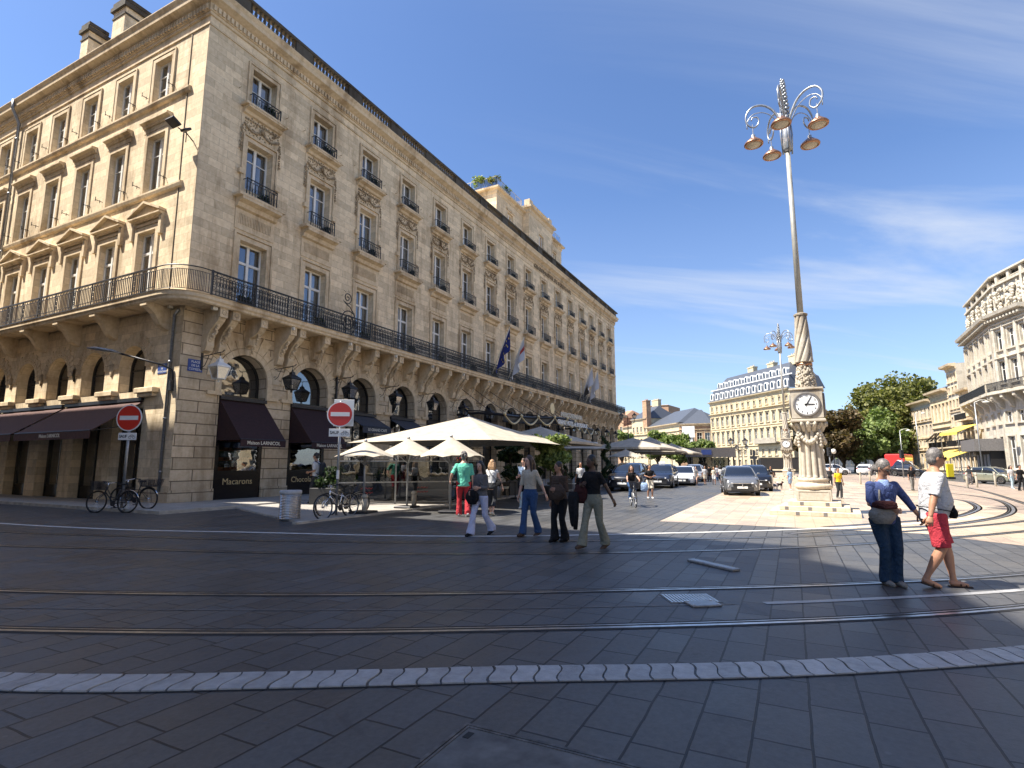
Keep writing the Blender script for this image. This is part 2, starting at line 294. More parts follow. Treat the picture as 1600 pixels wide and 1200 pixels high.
# ------------------------------------------------------------------ mesh helpers
class MB:
    def __init__(s): s.v = []; s.f = []
    def add(s, vs, fs):
        o = len(s.v); s.v += [tuple(p) for p in vs]; s.f += [tuple(i + o for i in f) for f in fs]; return s
    def box(s, x0, x1, y0, y1, z0, z1):
        return s.add([(x0, y0, z0), (x1, y0, z0), (x1, y1, z0), (x0, y1, z0), (x0, y0, z1), (x1, y0, z1), (x1, y1, z1), (x0, y1, z1)],
                     [(0, 3, 2, 1), (4, 5, 6, 7), (0, 1, 5, 4), (1, 2, 6, 5), (2, 3, 7, 6), (3, 0, 4, 7)])
    def bevbox(s, x0, x1, y0, y1, z0, z1, b=0.02):
        v = []; 
        for z, i in ((z0, b), (z0 + b, 0), (z1 - b, 0), (z1, b)):
            v += [(x0 + i, y0 + i, z), (x1 - i, y0 + i, z), (x1 - i, y1 - i, z), (x0 + i, y1 - i, z)]
        f = [(3, 2, 1, 0), (12, 13, 14, 15)]
        for k in range(3):
            for j in range(4): f.append((k * 4 + j, k * 4 + (j + 1) % 4, k * 4 + 4 + (j + 1) % 4, k * 4 + 4 + j))
        return s.add(v, f)
    def quad(s, a, b, c, d): return s.add([a, b, c, d], [(0, 1, 2, 3)])
    def poly(s, pts): return s.add(pts, [tuple(range(len(pts)))])
    def tube(s, pts, r, n=6, cap=True, closed=False, flat=1.0):
        pts = [Vector(p) for p in pts]; m = len(pts)
        if isinstance(r, (int, float)): r = [r] * m
        rings = []; prev = None
        for i, p in enumerate(pts):
            a = pts[(i - 1) % m] if (closed or i > 0) else p; c = pts[(i + 1) % m] if (closed or i < m - 1) else p
            t = (c - a)
            if t.length < 1e-9: t = Vector((0, 0, 1))
            t.normalize()
            if prev is None:
                u = t.cross(Vector((0, 0, 1)))
                if u.length < 0.05: u = t.cross(Vector((0, 1, 0)))
            else:
                u = prev - t * prev.dot(t)
                if u.length < 1e-6: u = t.orthogonal()
            u.normalize(); prev = u; v = t.cross(u)
            rings.append([p + (u * math.cos(2 * PI * k / n) + v * math.sin(2 * PI * k / n) * flat) * r[i] for k in range(n)])
        vs = [q for ring in rings for q in ring]; fs = []
        for i in range(m if closed else m - 1):
            j = (i + 1) % m
            for k in range(n): fs.append((i * n + k, i * n + (k + 1) % n, j * n + (k + 1) % n, j * n + k))
        if cap and not closed: fs.append(tuple(range(n - 1, -1, -1))); fs.append(tuple((m - 1) * n + k for k in range(n)))
        return s.add(vs, fs)
    def lathe(s, prof, c=(0, 0, 0), n=16, sx=1, sy=1, rot=0, cap=True):
        vs = []; fs = []
        for r, z in prof:
            for k in range(n):
                a = 2 * PI * k / n + rot; vs.append((c[0] + r * sx * math.cos(a), c[1] + r * sy * math.sin(a), c[2] + z))
        m = len(prof)
        for i in range(m - 1):
            for k in range(n): fs.append((i * n + k, i * n + (k + 1) % n, (i + 1) * n + (k + 1) % n, (i + 1) * n + k))
        if cap: fs.append(tuple(range(n - 1, -1, -1))); fs.append(tuple((m - 1) * n + k for k in range(n)))
        return s.add(vs, fs)
    def prism(s, pts, d):
        """pts: planar polygon (3d points), d: extrusion vector"""
        n = len(pts); d = Vector(d); a = [Vector(p) for p in pts]; b = [p + d for p in a]
        return s.add(a + b, [tuple(range(n - 1, -1, -1)), tuple(range(n, 2 * n))] + [(k, (k + 1) % n, n + (k + 1) % n, n + k) for k in range(n)])
    def merge(s, o, M=None):
        return s.add([(M @ Vector(p)) for p in o.v] if M is not None else o.v, o.f)
    def build(s, name, mat, parent=None, smooth=False, loc=None, rot=None, kind=None):
        me = bpy.data.meshes.new(name); me.from_pydata(s.v, [], s.f); me.update()
        if smooth:
            me.polygons.foreach_set('use_smooth', [True] * len(me.polygons))
        me.materials.append(MAT[mat] if isinstance(mat, str) else mat)
        return link(name, me, parent, loc, rot, kind)
def link(name, me, parent=None, loc=None, rot=None, kind=None):
    o = bpy.data.objects.new(name, me); COL.objects.link(o)
    if parent is not None: o.parent = parent
    if loc is not None: o.location = loc
    if rot is not None: o.rotation_euler = rot if not isinstance(rot, (int, float)) else (0, 0, rot)
    if kind: o['kind'] = kind
    return o
def tag(o, label, cat, group=None, kind=None):
    o['label'] = label; o['category'] = cat
    if group: o['group'] = group
    if kind: o['kind'] = kind
    return o
def thing(name, label, cat, loc=(0, 0, 0), rz=0, group=None):
    o = bpy.data.objects.new(name, None); COL.objects.link(o); o.location = loc; o.rotation_euler = (0, 0, rz)
    o.empty_display_size = 0.2
    return tag(o, label, cat, group)
def kids(o): return [c for c in COL.objects if c.parent == o]
_tree = {}
def copy_tree(o, parent=None):
    c = o.copy(); COL.objects.link(c); c.parent = parent
    for ch in list(o.children): copy_tree(ch, c)
    return c
def dup(o, loc, rz=None, label=None, group=None):
    c = copy_tree(o); c.location = loc
    if rz is not None: c.rotation_euler = (0, 0, rz)
    if label: c['label'] = label
    if group: c['group'] = group
    return c
def textmesh(body, size, depth=0.01, align='CENTER', bold=0.0, squeeze=1.0):
    cu = bpy.data.curves.new('t', 'FONT'); cu.body = body; cu.size = size; cu.extrude = depth; cu.align_x = align; cu.align_y = 'CENTER'; cu.offset = bold; cu.resolution_u = 3
    o = bpy.data.objects.new('t', cu); COL.objects.link(o); bpy.context.view_layer.update()
    me = bpy.data.meshes.new_from_object(o.evaluated_get(bpy.context.evaluated_depsgraph_get()))
    bpy.data.objects.remove(o); mb = MB()
    # stands upright: x right, z up, facing -y
    mb.v = [(v.co.x * squeeze, -v.co.z, v.co.y) for v in me.vertices]; mb.f = [tuple(p.vertices) for p in me.polygons]
    bpy.data.meshes.remove(me); return mb
def remesh(mb, name, mat, voxel, parent=None, smooth_it=3, loc=None, rot=None):
    o = mb.build(name, mat, parent, True, loc, rot)
    m = o.modifiers.new('r', 'REMESH'); m.mode = 'VOXEL'; m.voxel_size = voxel; m.use_smooth_shade = True
    if smooth_it:
        s = o.modifiers.new('s', 'SMOOTH'); s.factor = 0.5; s.iterations = smooth_it
    bpy.context.view_layer.update()
    me = bpy.data.meshes.new_from_object(o.evaluated_get(bpy.context.evaluated_depsgraph_get()))
    o.modifiers.clear(); old = o.data; o.data = me; bpy.data.meshes.remove(old)
    me.polygons.foreach_set('use_smooth', [True] * len(me.polygons))
    if not me.materials: me.materials.append(MAT[mat])
    return o
# ================================================================== GROUND
def sheet(name, pts, z, mat, kind='structure'):
    mb = MB(); mb.poly([(x, y, z) for x, y in pts]); return mb.build(name, mat, kind=kind)
sheet('ground', [(-300, -500), (900, -500), (900, 500), (-300, 500)], -0.02, 'far_asphalt')
sheet('slate_plaza', [(-60, -70), (140, -70), (140, 40), (-60, 40)], 0.0, 'slate_paving')
sheet('limestone_plaza', [(2.6, -17.45), (2.6, -27.0), (34, -27.0), (60, -20.3), (110, -21.5), (110, -16.2), (60, -16.6), (34, -17.2)], 0.004, 'limestone_paving')
sheet('tan_plaza', [(0.9, -24.9), (2.596, -23.2), (2.596, -27.004), (34, -27.004), (60, -20.304), (78, -20.8), (78, -31), (34, -34), (6, -36)], 0.004, 'tan_paving')
def cr_curve(pts, step=0.25):
    P = [Vector((p[0], p[1], 0)) for p in pts]; P = [P[0] * 2 - P[1]] + P + [P[-1] * 2 - P[-2]]; out_ = []
    for i in range(1, len(P) - 2):
        n = max(2, int((P[i + 1] - P[i]).length / step))
        for k in range(n):
            t = k / n; a, b, c, d = P[i - 1:i + 3]
            out_.append(0.5 * ((2 * b) + (c - a) * t + (2 * a - 5 * b + 4 * c - d) * t * t + (3 * b - a - 3 * c + d) * t ** 3))
    out_.append(P[-2]); return out_
def normals(c):
    r = []
    for i in range(len(c)):
        t = c[min(i + 1, len(c) - 1)] - c[max(i - 1, 0)]; t.normalize(); r.append(Vector((-t.y, t.x, 0)))
    return r
def smooth_curve(c, it=6):
    for _ in range(it):
        c = [c[0]] + [(c[i - 1] + c[i] * 2 + c[i + 1]) / 4 for i in range(1, len(c) - 1)] + [c[-1]]
    return c
def ribbon(c, o0, o1, z, thick=0.0):
    mb = MB(); nn = normals(c)
    for i in range(len(c) - 1):
        a, b = c[i] + nn[i] * o0, c[i] + nn[i] * o1; d, e = c[i + 1] + nn[i + 1] * o0, c[i + 1] + nn[i + 1] * o1
        for p in (a, b, d, e): p.z = z
        mb.quad(a, d, e, b)
    return mb
def rail(name, pts, label, group='tram rails set in the slate paving', wdt=0.05, z=0.006, slot=True):
    c = smooth_curve(cr_curve(pts, 0.3), 10)
    r = thing(name, label, 'tram rail', tuple(c[0]), 0, group)
    off = -Vector(c[0])
    def b(o0, o1, zz, nm, m):
        mb = ribbon(c, o0, o1, zz); mb.v = [tuple(Vector(p) + off) for p in mb.v]; mb.build(nm, m, r)
    b(-wdt / 2, wdt / 2, z, 'rail_head', 'rail_steel')
    b(wdt / 2 + 0.045, wdt / 2 + 0.065, z, 'keeper_edge', 'rail_steel')
    b(wdt / 2 + 0.001, wdt / 2 + 0.044, z - 0.002, 'groove', 'rubber')
    b(-wdt / 2 - 0.05, -wdt / 2 - 0.001, z - 0.002, 'joint_filler', 'rubber')
    b(wdt / 2 + 0.066, wdt / 2 + 0.11, z - 0.002, 'joint_filler', 'rubber')
    return r
RG = 'tram rails curving across the square'
rail('tram_rail', [(-9, 22), (-10.3, 8), (-11.3, -1), (-11.6, -7), (-11.1, -11), (-10.05, -14.03), (-9.03, -16.25), (-8.47, -17.27), (-7.86, -18.3), (-7.23, -19.35), (-6.54, -20.44), (-5.73, -21.59), (-4.65, -22.89), (-2.5, -24.9), (1.5, -27.6), (8, -31), (20, -36)],
     'nearest long tram rail, just beyond the wavy stone gutter', None)
rail('tram_rail', [(-7.5, 22), (-8.8, 8), (-9.8, -1), (-10.1, -6), (-9.9, -9.5), (-9.3, -12.0), (-8.02, -14.97), (-7.31, -16.3), (-6.56, -17.64), (-5.69, -18.97), (-4.82, -20.38), (-3.73, -21.87), (-2.31, -23.55), (0.2, -25.7), (4.6, -28.3), (11, -31), (22, -35)],
     'second tram rail from the viewer, passing under the feet of the hand-holding couple', None)
rail('tram_rail', [(-6.4, 22), (-7.5, 10), (-8.05, 2), (-7.95, -4), (-7.54, -7.25), (-6.67, -9.83), (-5.91, -12.29), (-5.0, -14.37), (-4.01, -16.34), (-2.8, -18.26), (-1.38, -20.25), (0.76, -22.49), (4.07, -25.37), (7.5, -27.6), (13, -30.3), (24, -34)],
     'third tram rail from the viewer, just in front of the woman in olive trousers', None)
rail('tram_rail', [(-5, 22), (-6.0, 10), (-6.6, 2), (-6.52, -4.49), (-5.65, -7.93), (-4.87, -10.98), (-3.91, -13.46), (-2.69, -15.68), (-1.27, -17.88), (0.34, -20.19), (2.6, -22.74), (6.98, -26.2), (11, -28.3), (16, -30.2), (26, -33)],
     'fourth tram rail from the viewer, farthest of the four long ones', None)
def G2(l): return [tuple(gnd(x, y)[:2]) for x, y in l]
rail('tram_rail', G2([(1235, 834), (1300, 829), (1409, 825), (1487, 820.6), (1525, 815), (1562, 809), (1581, 802), (1583, 794), (1570, 785), (1544, 778), (1487, 771), (1400, 765), (1320, 762)]),
     'outer tram rail of the sharp sunlit loop at the right edge', None, wdt=0.09)
rail('tram_rail', G2([(1290, 824), (1409, 816), (1489, 809), (1516, 802), (1531, 794), (1521, 787), (1506, 782), (1460, 777), (1380, 773), (1300, 769)]),
     'inner tram rail of the sharp loop, behind the man in red shorts', None, wdt=0.09)
rail('tram_rail', G2([(1480, 757), (1530, 766), (1600, 787), (1680, 815)]), 'short tram rail slanting to the right edge near the green car', None, wdt=0.08)
rail('tram_rail', G2([(1480, 750), (1540, 756), (1600, 765), (1700, 785)]), 'far tram rail running just in front of the green car', None, wdt=0.08)
# centre contact strip between the two nearest rails
c = smooth_curve(cr_curve([(-9.67, -13.0), (-8.49, -15.56), (-7.19, -17.96), (-6.46, -19.16), (-5.7, -20.41), (-4.73, -21.73), (-3.55, -23.2), (-1.5, -25.1), (2, -27.4)], 0.3), 6)
for k, (i0, i1, wd) in enumerate(((0, len(c) // 2 - 4, 0.012), (len(c) // 2 - 4, len(c), 0.05))):
    ribbon(c[i0:i1], -wd, wd, 0.005).build('contact_strip', 'gutter_stone' if k else 'dark_insets', kind='structure')
c = smooth_curve(cr_curve([(-4.5, 20), (-5.3, 8), (-5.9, 2), (-5.7, -2.26), (-4.99, -6.71), (-3.96, -9.81), (-3.08, -12.76), (-1.92, -15.28), (-0.25, -17.63), (1.69, -20.14), (4.49, -23.0), (8, -25.6)], 0.3), 8)
ribbon(c, -0.07, 0.07, 0.005).build('gutter_strip', 'white_stripe', kind='structure')
# wavy-jointed stone gutter across the foreground
hi_ = cr_curve([(-12.2, -8.2), (-11.7, -11.5), (-11.1, -13.8), (-10.55, -15.38), (-10.15, -16.28), (-9.69, -17.08), (-9.21, -17.9), (-8.71, -18.73), (-8.23, -19.6), (-7.71, -20.48), (-7.08, -21.4), (-6.3, -22.42), (-5.2, -23.7), (-3.6, -25.3)], 0.04)
hi_ = smooth_curve(hi_, 40); nh = normals(hi_)
mb = MB(); dist = [0]
for i in range(1, len(hi_)): dist.append(dist[-1] + (hi_[i] - hi_[i - 1]).length)
def at_len(s):
    i = min(range(len(dist)), key=lambda j: abs(dist[j] - s)) if False else int(np.searchsorted(dist, s)); i = max(1, min(i, len(dist) - 1))
    f = (s - dist[i - 1]) / max(1e-9, dist[i] - dist[i - 1]); return hi_[i - 1].lerp(hi_[i], f), nh[i]
L0 = 0.17; nb = int(dist[-1] / L0) - 1; rg = random.Random(3)
for k in range(1, nb):
    j = rg.uniform(-0.004, 0.004); zz = 0.012 + rg.uniform(-0.002, 0.003); S = []
    for e, g_ in ((k * L0 + 0.008, 0), ((k + 1) * L0 - 0.008, 1)):
        row = []
        for q in range(9):
            v = q / 8; s = e + 0.030 * math.sin(2 * PI * v * 0.75 + 0.7) + j
            p, n_ = at_len(s); p = p - n_ * (v * 0.30 - 0.0); row.append((p.x, p.y))
        S.append(row)
    vs = [(x, y, zz) for x, y in S[0]] + [(x, y, zz) for x, y in S[1]] + [(x, y, -0.01) for x, y in S[0]] + [(x, y, -0.01) for x, y in S[1]]
    fs = [(q, q + 1, 9 + q + 1, 9 + q) for q in range(8)] + [(18 + q, 18 + q + 1, q + 1, q) for q in range(8)] + [(9 + q, 9 + q + 1, 27 + q + 1, 27 + q) for q in range(8)]
    fs += [(0, 9, 27, 18), (8, 26, 35, 17)]
    mb.add(vs, fs)
mb.build('stone_gutter', 'gutter_stone', kind='structure')
e1 = [p.copy() for p in hi_]
ribbon(e1, 0.0, 0.016, 0.004).build('gutter_joint', 'rubber', kind='structure'); ribbon(e1, -0.32, -0.30, 0.004).build('gutter_joint', 'rubber', kind='structure')
# utility covers
t = thing('access_cover', 'large square cover of worn grey concrete with a metal rim at the bottom edge', 'cover', (-10.3, -19.5, 0))
def cover_local(p, root): return (p[0] - root.location.x, p[1] - root.location.y)
q = [(-9.66, -18.90), (-10.75, -18.90), (-10.75, -20.15), (-9.66, -20.15)]
q = [cover_local(p, t) for p in q]
mb = MB(); mb.box(q[1][0] + .03, q[0][0] - .03, q[2][1] + .03, q[0][1] - .03, -0.01, 0.006); mb.build('concrete_infill', 'pad_concrete', t)
mb = MB()
for a, b in ((0, .022), (.030, .045)):
    x0, x1, y0, y1 = q[1][0] + a, q[0][0] - a, q[2][1] + a, q[0][1] - a; d = b - a
    mb.box(x0, x1, y0, y0 + d, -.01, .01); mb.box(x0, x1, y1 - d, y1, -.01, .01); mb.box(x0, x0 + d, y0 + d, y1 - d, -.01, .01); mb.box(x1 - d, x1, y0 + d, y1 - d, -.01, .01)
mb.build('rim', 'cover_metal', t)
mb = MB(); mb.box(q[0][0] - .16, q[0][0] - .09, q[0][1] - .11, q[0][1] - .07, .005, .0085); mb.build('lifting_hole', 'rubber', t)
t = thing('drain_grate', 'patterned metal drain grate between the two nearest tram rails', 'drain grate', (-5.86, -19.58, 0), math.atan2(-0.49, 0.28))
mb = MB()
for i in range(14):
    for j in range(8):
        mb.box(-.27 + i * .04, -.27 + i * .04 + .026, -.19 + j * .048, -.19 + j * .048 + .034, 0, .010)
mb.build('grate_bars', 'steel', t); mb = MB(); mb.box(-.29, .31, -.21, .215, 0, .004); mb.build('grate_frame', 'cover_metal', t)
t = thing('metal_plate', 'small pale metal plate lying against the patterned drain grate', 'plate', (-6.08, -19.76, 0), math.atan2(-0.30, 0.22))
mb = MB(); mb.bevbox(-.17, .17, -.11, .11, 0, .022, .006); mb.build('plate', 'galv', t)
mb = MB(); [mb.box(x - .012, x + .012, y - .012, y + .012, .02, .028) for x in (-.14, .14) for y in (-.08, .08)]; mb.build('bolt', 'steel', t)
t = thing('signal_box', 'long narrow pale metal track box beyond the second rail', 'track box', (-3.6, -19.56, 0), math.atan2(-0.72, -0.58))
mb = MB(); mb.bevbox(-.47, .47, -.075, .075, 0, .04, .01); mb.build('box_lid', 'galv', t)
mb = MB(); mb.box(-.43, .43, -.05, -.042, .038, .043); mb.box(-.43, .43, .042, .05, .038, .043); mb.build('ridge', 'steel', t)
# pavement round the hotel
mb = MB()
mb.box(-2.2, -0.02, -3.3, 45, -0.02, 0.10); mb.box(-0.02, 66, -3.3, 0.3, -0.02, 0.10)
mb.build('hotel_pavement', 'pavement_stone', kind='structure')
mb = MB(); 
mb.box(-2.36, -2.202, -3.46, 45, -0.02, 0.104); mb.box(-2.202, 1.2, -3.46, -3.302, -0.02, 0.104)
mb.build('kerb', 'kerb_stone', kind='structure')
mb = MB(); mb.box(1.2, 66, -9.2, -3.302, -0.02, 0.05); mb.prism([(-2.2, -9.2, -0.02), (1.2, -9.2, -0.02), (1.2, -3.462, -0.02), (0.2, -3.462, -0.02)], (0, 0, 0.07)); mb.build('terrace_pavement', 'pavement_stone', kind='structure')
mb = MB(); mb.box(-2.4, 66, -9.36, -9.202, -0.02, 0.056); mb.build('kerb', 'kerb_stone', kind='structure')
# ================================================================== HOTEL
FL = Matrix.Rotation(-PI / 2, 4, 'Z')       # frame of the short facade: local x runs towards the corner, -y is the street
def wall_holes(mb, x0, x1, z0, z1, holes, rev=0.42, y=0.0):
    xs = sorted({x0, x1, *[h[0] for h in holes], *[h[1] for h in holes]}); zs = sorted({z0, z1, *[h[2] for h in holes], *[h[3] for h in holes]})
    xs = [v for v in xs if x0 <= v <= x1]; zs = [v for v in zs if z0 <= v <= z1]
    for i in range(len(xs) - 1):
        for j in range(len(zs) - 1):
            cx, cz = (xs[i] + xs[i + 1]) / 2, (zs[j] + zs[j + 1]) / 2
            if any(h[0] < cx < h[1] and h[2] < cz < h[3] for h in holes): continue
            mb.quad((xs[i], y, zs[j]), (xs[i + 1], y, zs[j]), (xs[i + 1], y, zs[j + 1]), (xs[i], y, zs[j + 1]))
    for a, b, c, d in holes:
        r = y + rev
        mb.quad((a, y, c), (a, y, d), (a, r, d), (a, r, c)); mb.quad((b, y, c), (b, r, c), (b, r, d), (b, y, d))
        mb.quad((a, y, d), (b, y, d), (b, r, d), (a, r, d)); mb.quad((a, y, c), (a, r, c), (b, r, c), (b, y, c))
def arch_bay(mb, cx, hw, spring, x0, x1, z0, z1, sill, y=0.0, rev=0.5, n=14, jamb_top=None):
    top = spring + hw
    mb.quad((x0, y, z0), (cx - hw, y, z0), (cx - hw, y, spring), (x0, y, spring)); mb.quad((cx + hw, y, z0), (x1, y, z0), (x1, y, spring), (cx + hw, y, spring))
    if sill > z0: mb.quad((cx - hw, y, z0), (cx + hw, y, z0), (cx + hw, y, sill), (cx - hw, y, sill))
    A = [(cx - hw * math.cos(PI * k / n), spring + hw * math.sin(PI * k / n)) for k in range(n + 1)]
    mb.quad((x0, y, spring), (cx - hw, y, spring), (cx - hw, y, z1), (x0, y, z1)); mb.quad((cx + hw, y, spring), (x1, y, spring), (x1, y, z1), (cx + hw, y, z1))
    for k in range(n):
        a, b = A[k], A[k + 1]; mb.quad((a[0], y, a[1]), (b[0], y, b[1]), (b[0], y, z1), (a[0], y, z1)); mb.quad((a[0], y, a[1]), (a[0], y + rev, a[1]), (b[0], y + rev, b[1]), (b[0], y, b[1]))
    mb.quad((cx - hw, y, sill), (cx - hw, y, spring), (cx - hw, y + rev, spring), (cx - hw, y + rev, sill)); mb.quad((cx + hw, y, sill), (cx + hw, y + rev, sill), (cx + hw, y + rev, spring), (cx + hw, y, spring))
    if sill > z0: mb.quad((cx - hw, y, sill), (cx - hw, y + rev, sill), (cx + hw, y + rev, sill), (cx + hw, y, sill))
def molding(mb, prof, path, closed=False):
    """profile of (outward, z) swept along a plan path; outward = right-hand side of travel"""
    P = [Vector((p[0], p[1], 0)) for p in path]; m = len(P); rows = []
    for i in range(m):
        n1_ = n2_ = None
        if i > 0: d = (P[i] - P[i - 1]).normalized(); n1_ = Vector((d.y, -d.x, 0))
        if i < m - 1: d = (P[i + 1] - P[i]).normalized(); n2_ = Vector((d.y, -d.x, 0))
        if n1_ is None: nn = n2_
        elif n2_ is None: nn = n1_
        else: nn = (n1_ + n2_); nn = nn / max(0.2, nn.dot(n1_))
        rows.append([(P[i].x + nn.x * d_, P[i].y + nn.y * d_, z_) for d_, z_ in prof])
    k = len(prof); fs = []
    for i in range(m - 1):
        for j in range(k - 1): fs.append((i * k + j, i * k + j + 1, (i + 1) * k + j + 1, (i + 1) * k + j))
    fs.append(tuple(range(k))); fs.append(tuple((m - 1) * k + j for j in reversed(range(k))))
    mb.add([p for r_ in rows for p in r_], fs)
FX = [2.78 + 3.59 * i for i in range(16)]; LEN = 59.4
LY = [3.05 + 2.93 * i for i in range(9)]; LLEN = 30.0
hotel = thing('hotel_building', 'large honey-stone corner hotel with a long iron balcony above arcades and three rows of windows', 'building', (0, 0, 0))
# --- walls
mb = MB(); rows_f = [(8.0, 11.15, .68), (13.55, 15.78, .66), (17.62, 19.32, .64)]
wall_holes(mb, 0, LEN, 7.5, 21.2, [(x - w_, x + w_, a, b) for x in FX for a, b, w_ in rows_f])
mb.build('front_wall', 'hotel_stone', hotel)
mb = MB(); rows_l = [(8.0, 11.3, .63), (13.15, 15.75, .63), (17.4, 19.4, .62)]
wall_holes(mb, -LLEN, 0, 7.5, 21.2, [(-y - w_, -y + w_, a, b) for y in LY for a, b, w_ in rows_l])
m2_ = MB(); m2_.merge(mb, FL); m2_.build('side_wall', 'hotel_stone', hotel)
mb = MB(); zt = 7.55
for i, x in enumerate(FX): arch_bay(mb, x, 1.1, 5.05, (0 if i == 0 else (FX[i - 1] + x) / 2), (LEN if i == 15 else (x + FX[i + 1]) / 2), 0.0, zt, 0.0, y=-0.06, rev=0.62)
mb.quad((-.06, -.06, 0), (0, -.06, 0), (0, -.06, zt), (-.06, -.06, zt))
mb.build('arcade_wall', 'rustic_stone', hotel)
mb = MB()
for i, y in enumerate(LY):
    x = -y; x1 = 0.06 if i == 0 else -(LY[i - 1] + y) / 2; x0 = -LLEN if i == 8 else -(LY[i + 1] + y) / 2
    arch_bay(mb, x, .92, 5.4, x0, x1, 4.1, zt, 4.4, y=-0.06, rev=0.55)
wall_holes(mb, -LLEN, 0.06, 0.0, 4.1, [(-y - 1.02, -y + 1.02, 0.0, 3.75) for y in LY], 0.5, -0.06)
m2_ = MB(); m2_.merge(mb, FL); m2_.build('side_arcade_wall', 'hotel_stone', hotel)
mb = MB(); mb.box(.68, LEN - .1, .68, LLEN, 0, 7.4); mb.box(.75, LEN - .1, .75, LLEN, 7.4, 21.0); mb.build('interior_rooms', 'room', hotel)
mb = MB(); mb.quad((LEN, 0, 0), (LEN, LLEN, 0), (LEN, LLEN, 21.2), (LEN, 0, 21.2)); mb.quad((LEN, LLEN, 0), (0, LLEN, 0), (0, LLEN, 21.2), (LEN, LLEN, 21.2)); mb.box(.05, LEN - .05, .05, LLEN - .05, 21.15, 21.2)
mb.build('rear_wall', 'hotel_stone', hotel)
# --- quoin strip lines, plinth, string courses
mb = MB(); P_all = [(0, LLEN), (0, 0), (LEN, 0), (LEN, LLEN)]
P_all = [(0, LLEN), (0, 0), (LEN, 0)]       # travelling towards -y then +x keeps the street on the right-hand side
P_all2 = P_all + [(LEN, LLEN)]
molding(mb, [(0, 20.36), (.07, 20.38), (.07, 20.5), (.12, 20.52), (.12, 20.86), (.2, 20.9), (.34, 20.98), (.42, 21.02), (.44, 21.2), (.50, 21.3), (.53, 21.36), (.53, 21.40), (.1, 21.42), (0, 21.42)], P_all2)
molding(mb, [(0, 19.92), (.05, 19.93), (.05, 20.02), (0, 20.04)], P_all2)
mb.build('cornice', 'trim_stone', hotel)
mb = MB(); k = 0
x = 0.0
while x < LEN: mb.box(x, x + .11, -.20, -.12, 20.56, 20.8); x += .2
y = 0.0
while y < LLEN: mb.box(-.20, -.12, y, y + .11, 20.56, 20.8); y += .2
mb.build('dentils', 'trim_stone', hotel)
mb = MB()
for xa, xb in [(0, FX[0] - 1.1)] + [(FX[i] + 1.1, FX[i + 1] - 1.1) for i in range(15)] + [(FX[15] + 1.1, LEN)]:
    mb = MB(); mb.box(xa - (.1 if xa == 0 else -.0), xb, -.14, -.062, 0.0, .55); mb.build('plinth', 'rustic_stone', hotel)
mb = MB(); mb.box(-.14, -.102, -.14, 2.0, 0, .5); mb.build('plinth', 'rustic_stone', hotel)
mb = MB(); PL = [(0, LLEN), (0, 0.9)]
molding(mb, [(0, 12.82), (.1, 12.86), (.14, 12.98), (.14, 13.06), (0, 13.1)], PL); molding(mb, [(0, 17.1), (.1, 17.14), (.15, 17.26), (.15, 17.34), (0, 17.38)], PL)
mb.box(-.03, 0, 1.15, 1.19, 8, 19.9); mb.box(-.02, 0, .0, .02, 8, 19.9)
mb.build('string_course', 'trim_stone', hotel)
mb = MB(); mb.box(-.022, -.001, 1.12, 1.145, 8, 19.9); mb.build('wall_joint', 'weathered_stone', hotel)
# --- window units
def window_meshes(w_, h, kind):
    """a two-leaf white window, glass and a pair of curtains, sill at z 0, frame plane y=0"""
    f = MB(); t = .075
    f.box(-w_, -w_ + t, -.04, .04, 0, h); f.box(w_ - t, w_, -.04, .04, 0, h); f.box(-w_ + t, w_ - t, -.04, .04, h - t, h); f.box(-w_ + t, w_ - t, -.04, .04, 0, .1)
    f.box(-.06, .06, -.06, .02, .1, h - t)
    bars = {'door': [h * .72], 'tall': [h * .68], 'small': [h * .52], 'ltall': [h * .68], 'lsmall': [h * .36, h * .68], 'ldoor': [h * .73]}[kind]
    for b_ in bars:
        th = .055 if kind in ('door', 'ldoor') else .02
        for sgn in (-1, 1):
            f.box(min(sgn * .06, sgn * (w_ - t)), max(sgn * .06, sgn * (w_ - t)), -.045 if th > .03 else -.03, .03, b_ - th, b_ + th)
    if kind in ('door', 'ldoor'):
        f.box(-w_ + t, -.06, -.03, .03, .1, .34); f.box(.06, w_ - t, -.03, .03, .1, .34)
    p = MB(); p.quad((-w_ + t, 0.004, .1), (w_ - t, 0.004, .1), (w_ - t, 0.004, h - t), (-w_ + t, 0.004, h - t))
    cts = []
    for cov, top_ in ((.72, 0), (.95, 0), (.45, 0), (.85, .35)):
        c = MB()
        for sgn in (-1, 1):
            n_ = 22; xs = [sgn * ((w_ - t) * (1 - cov * q / n_)) for q in range(n_ + 1)]
            for q in range(n_):
                ya, yb = .16 + .03 * math.sin(q * 2.1), .16 + .03 * math.sin((q + 1) * 2.1)
                c.quad((xs[q], ya, .02), (xs[q + 1], yb, .02), (xs[q + 1], yb, h - t), (xs[q], ya, h - t))
        cts.append(c)
    return f, p, cts
WM = {}
def window(kind, w_, h, parent, loc, rz, rgen=random.Random(5)):
    key = (kind, w_, h)
    if key not in WM:
        f, p, cts = window_meshes(w_, h, kind)
        def md(b, nm, m):
            me = bpy.data.meshes.new(nm); me.from_pydata(b.v, [], b.f); me.materials.append(MAT[m]); return me
        WM[key] = (md(f, 'window', 'white_paint'), md(p, 'pane', 'window_glass'), [md(c, 'curtain', 'curtain') for c in cts])
    a, b, c = WM[key]
    o = link('window', a, parent, loc, rz); link('pane', b, o); link('curtain', rgen.choice(c), o); return o
def shared(name, mb, mat, smooth=False):
    me = bpy.data.meshes.new(name); me.from_pydata(mb.v, [], mb.f); me.materials.append(MAT[mat])
    if smooth: me.polygons.foreach_set('use_smooth', [True] * len(me.polygons))
    return me
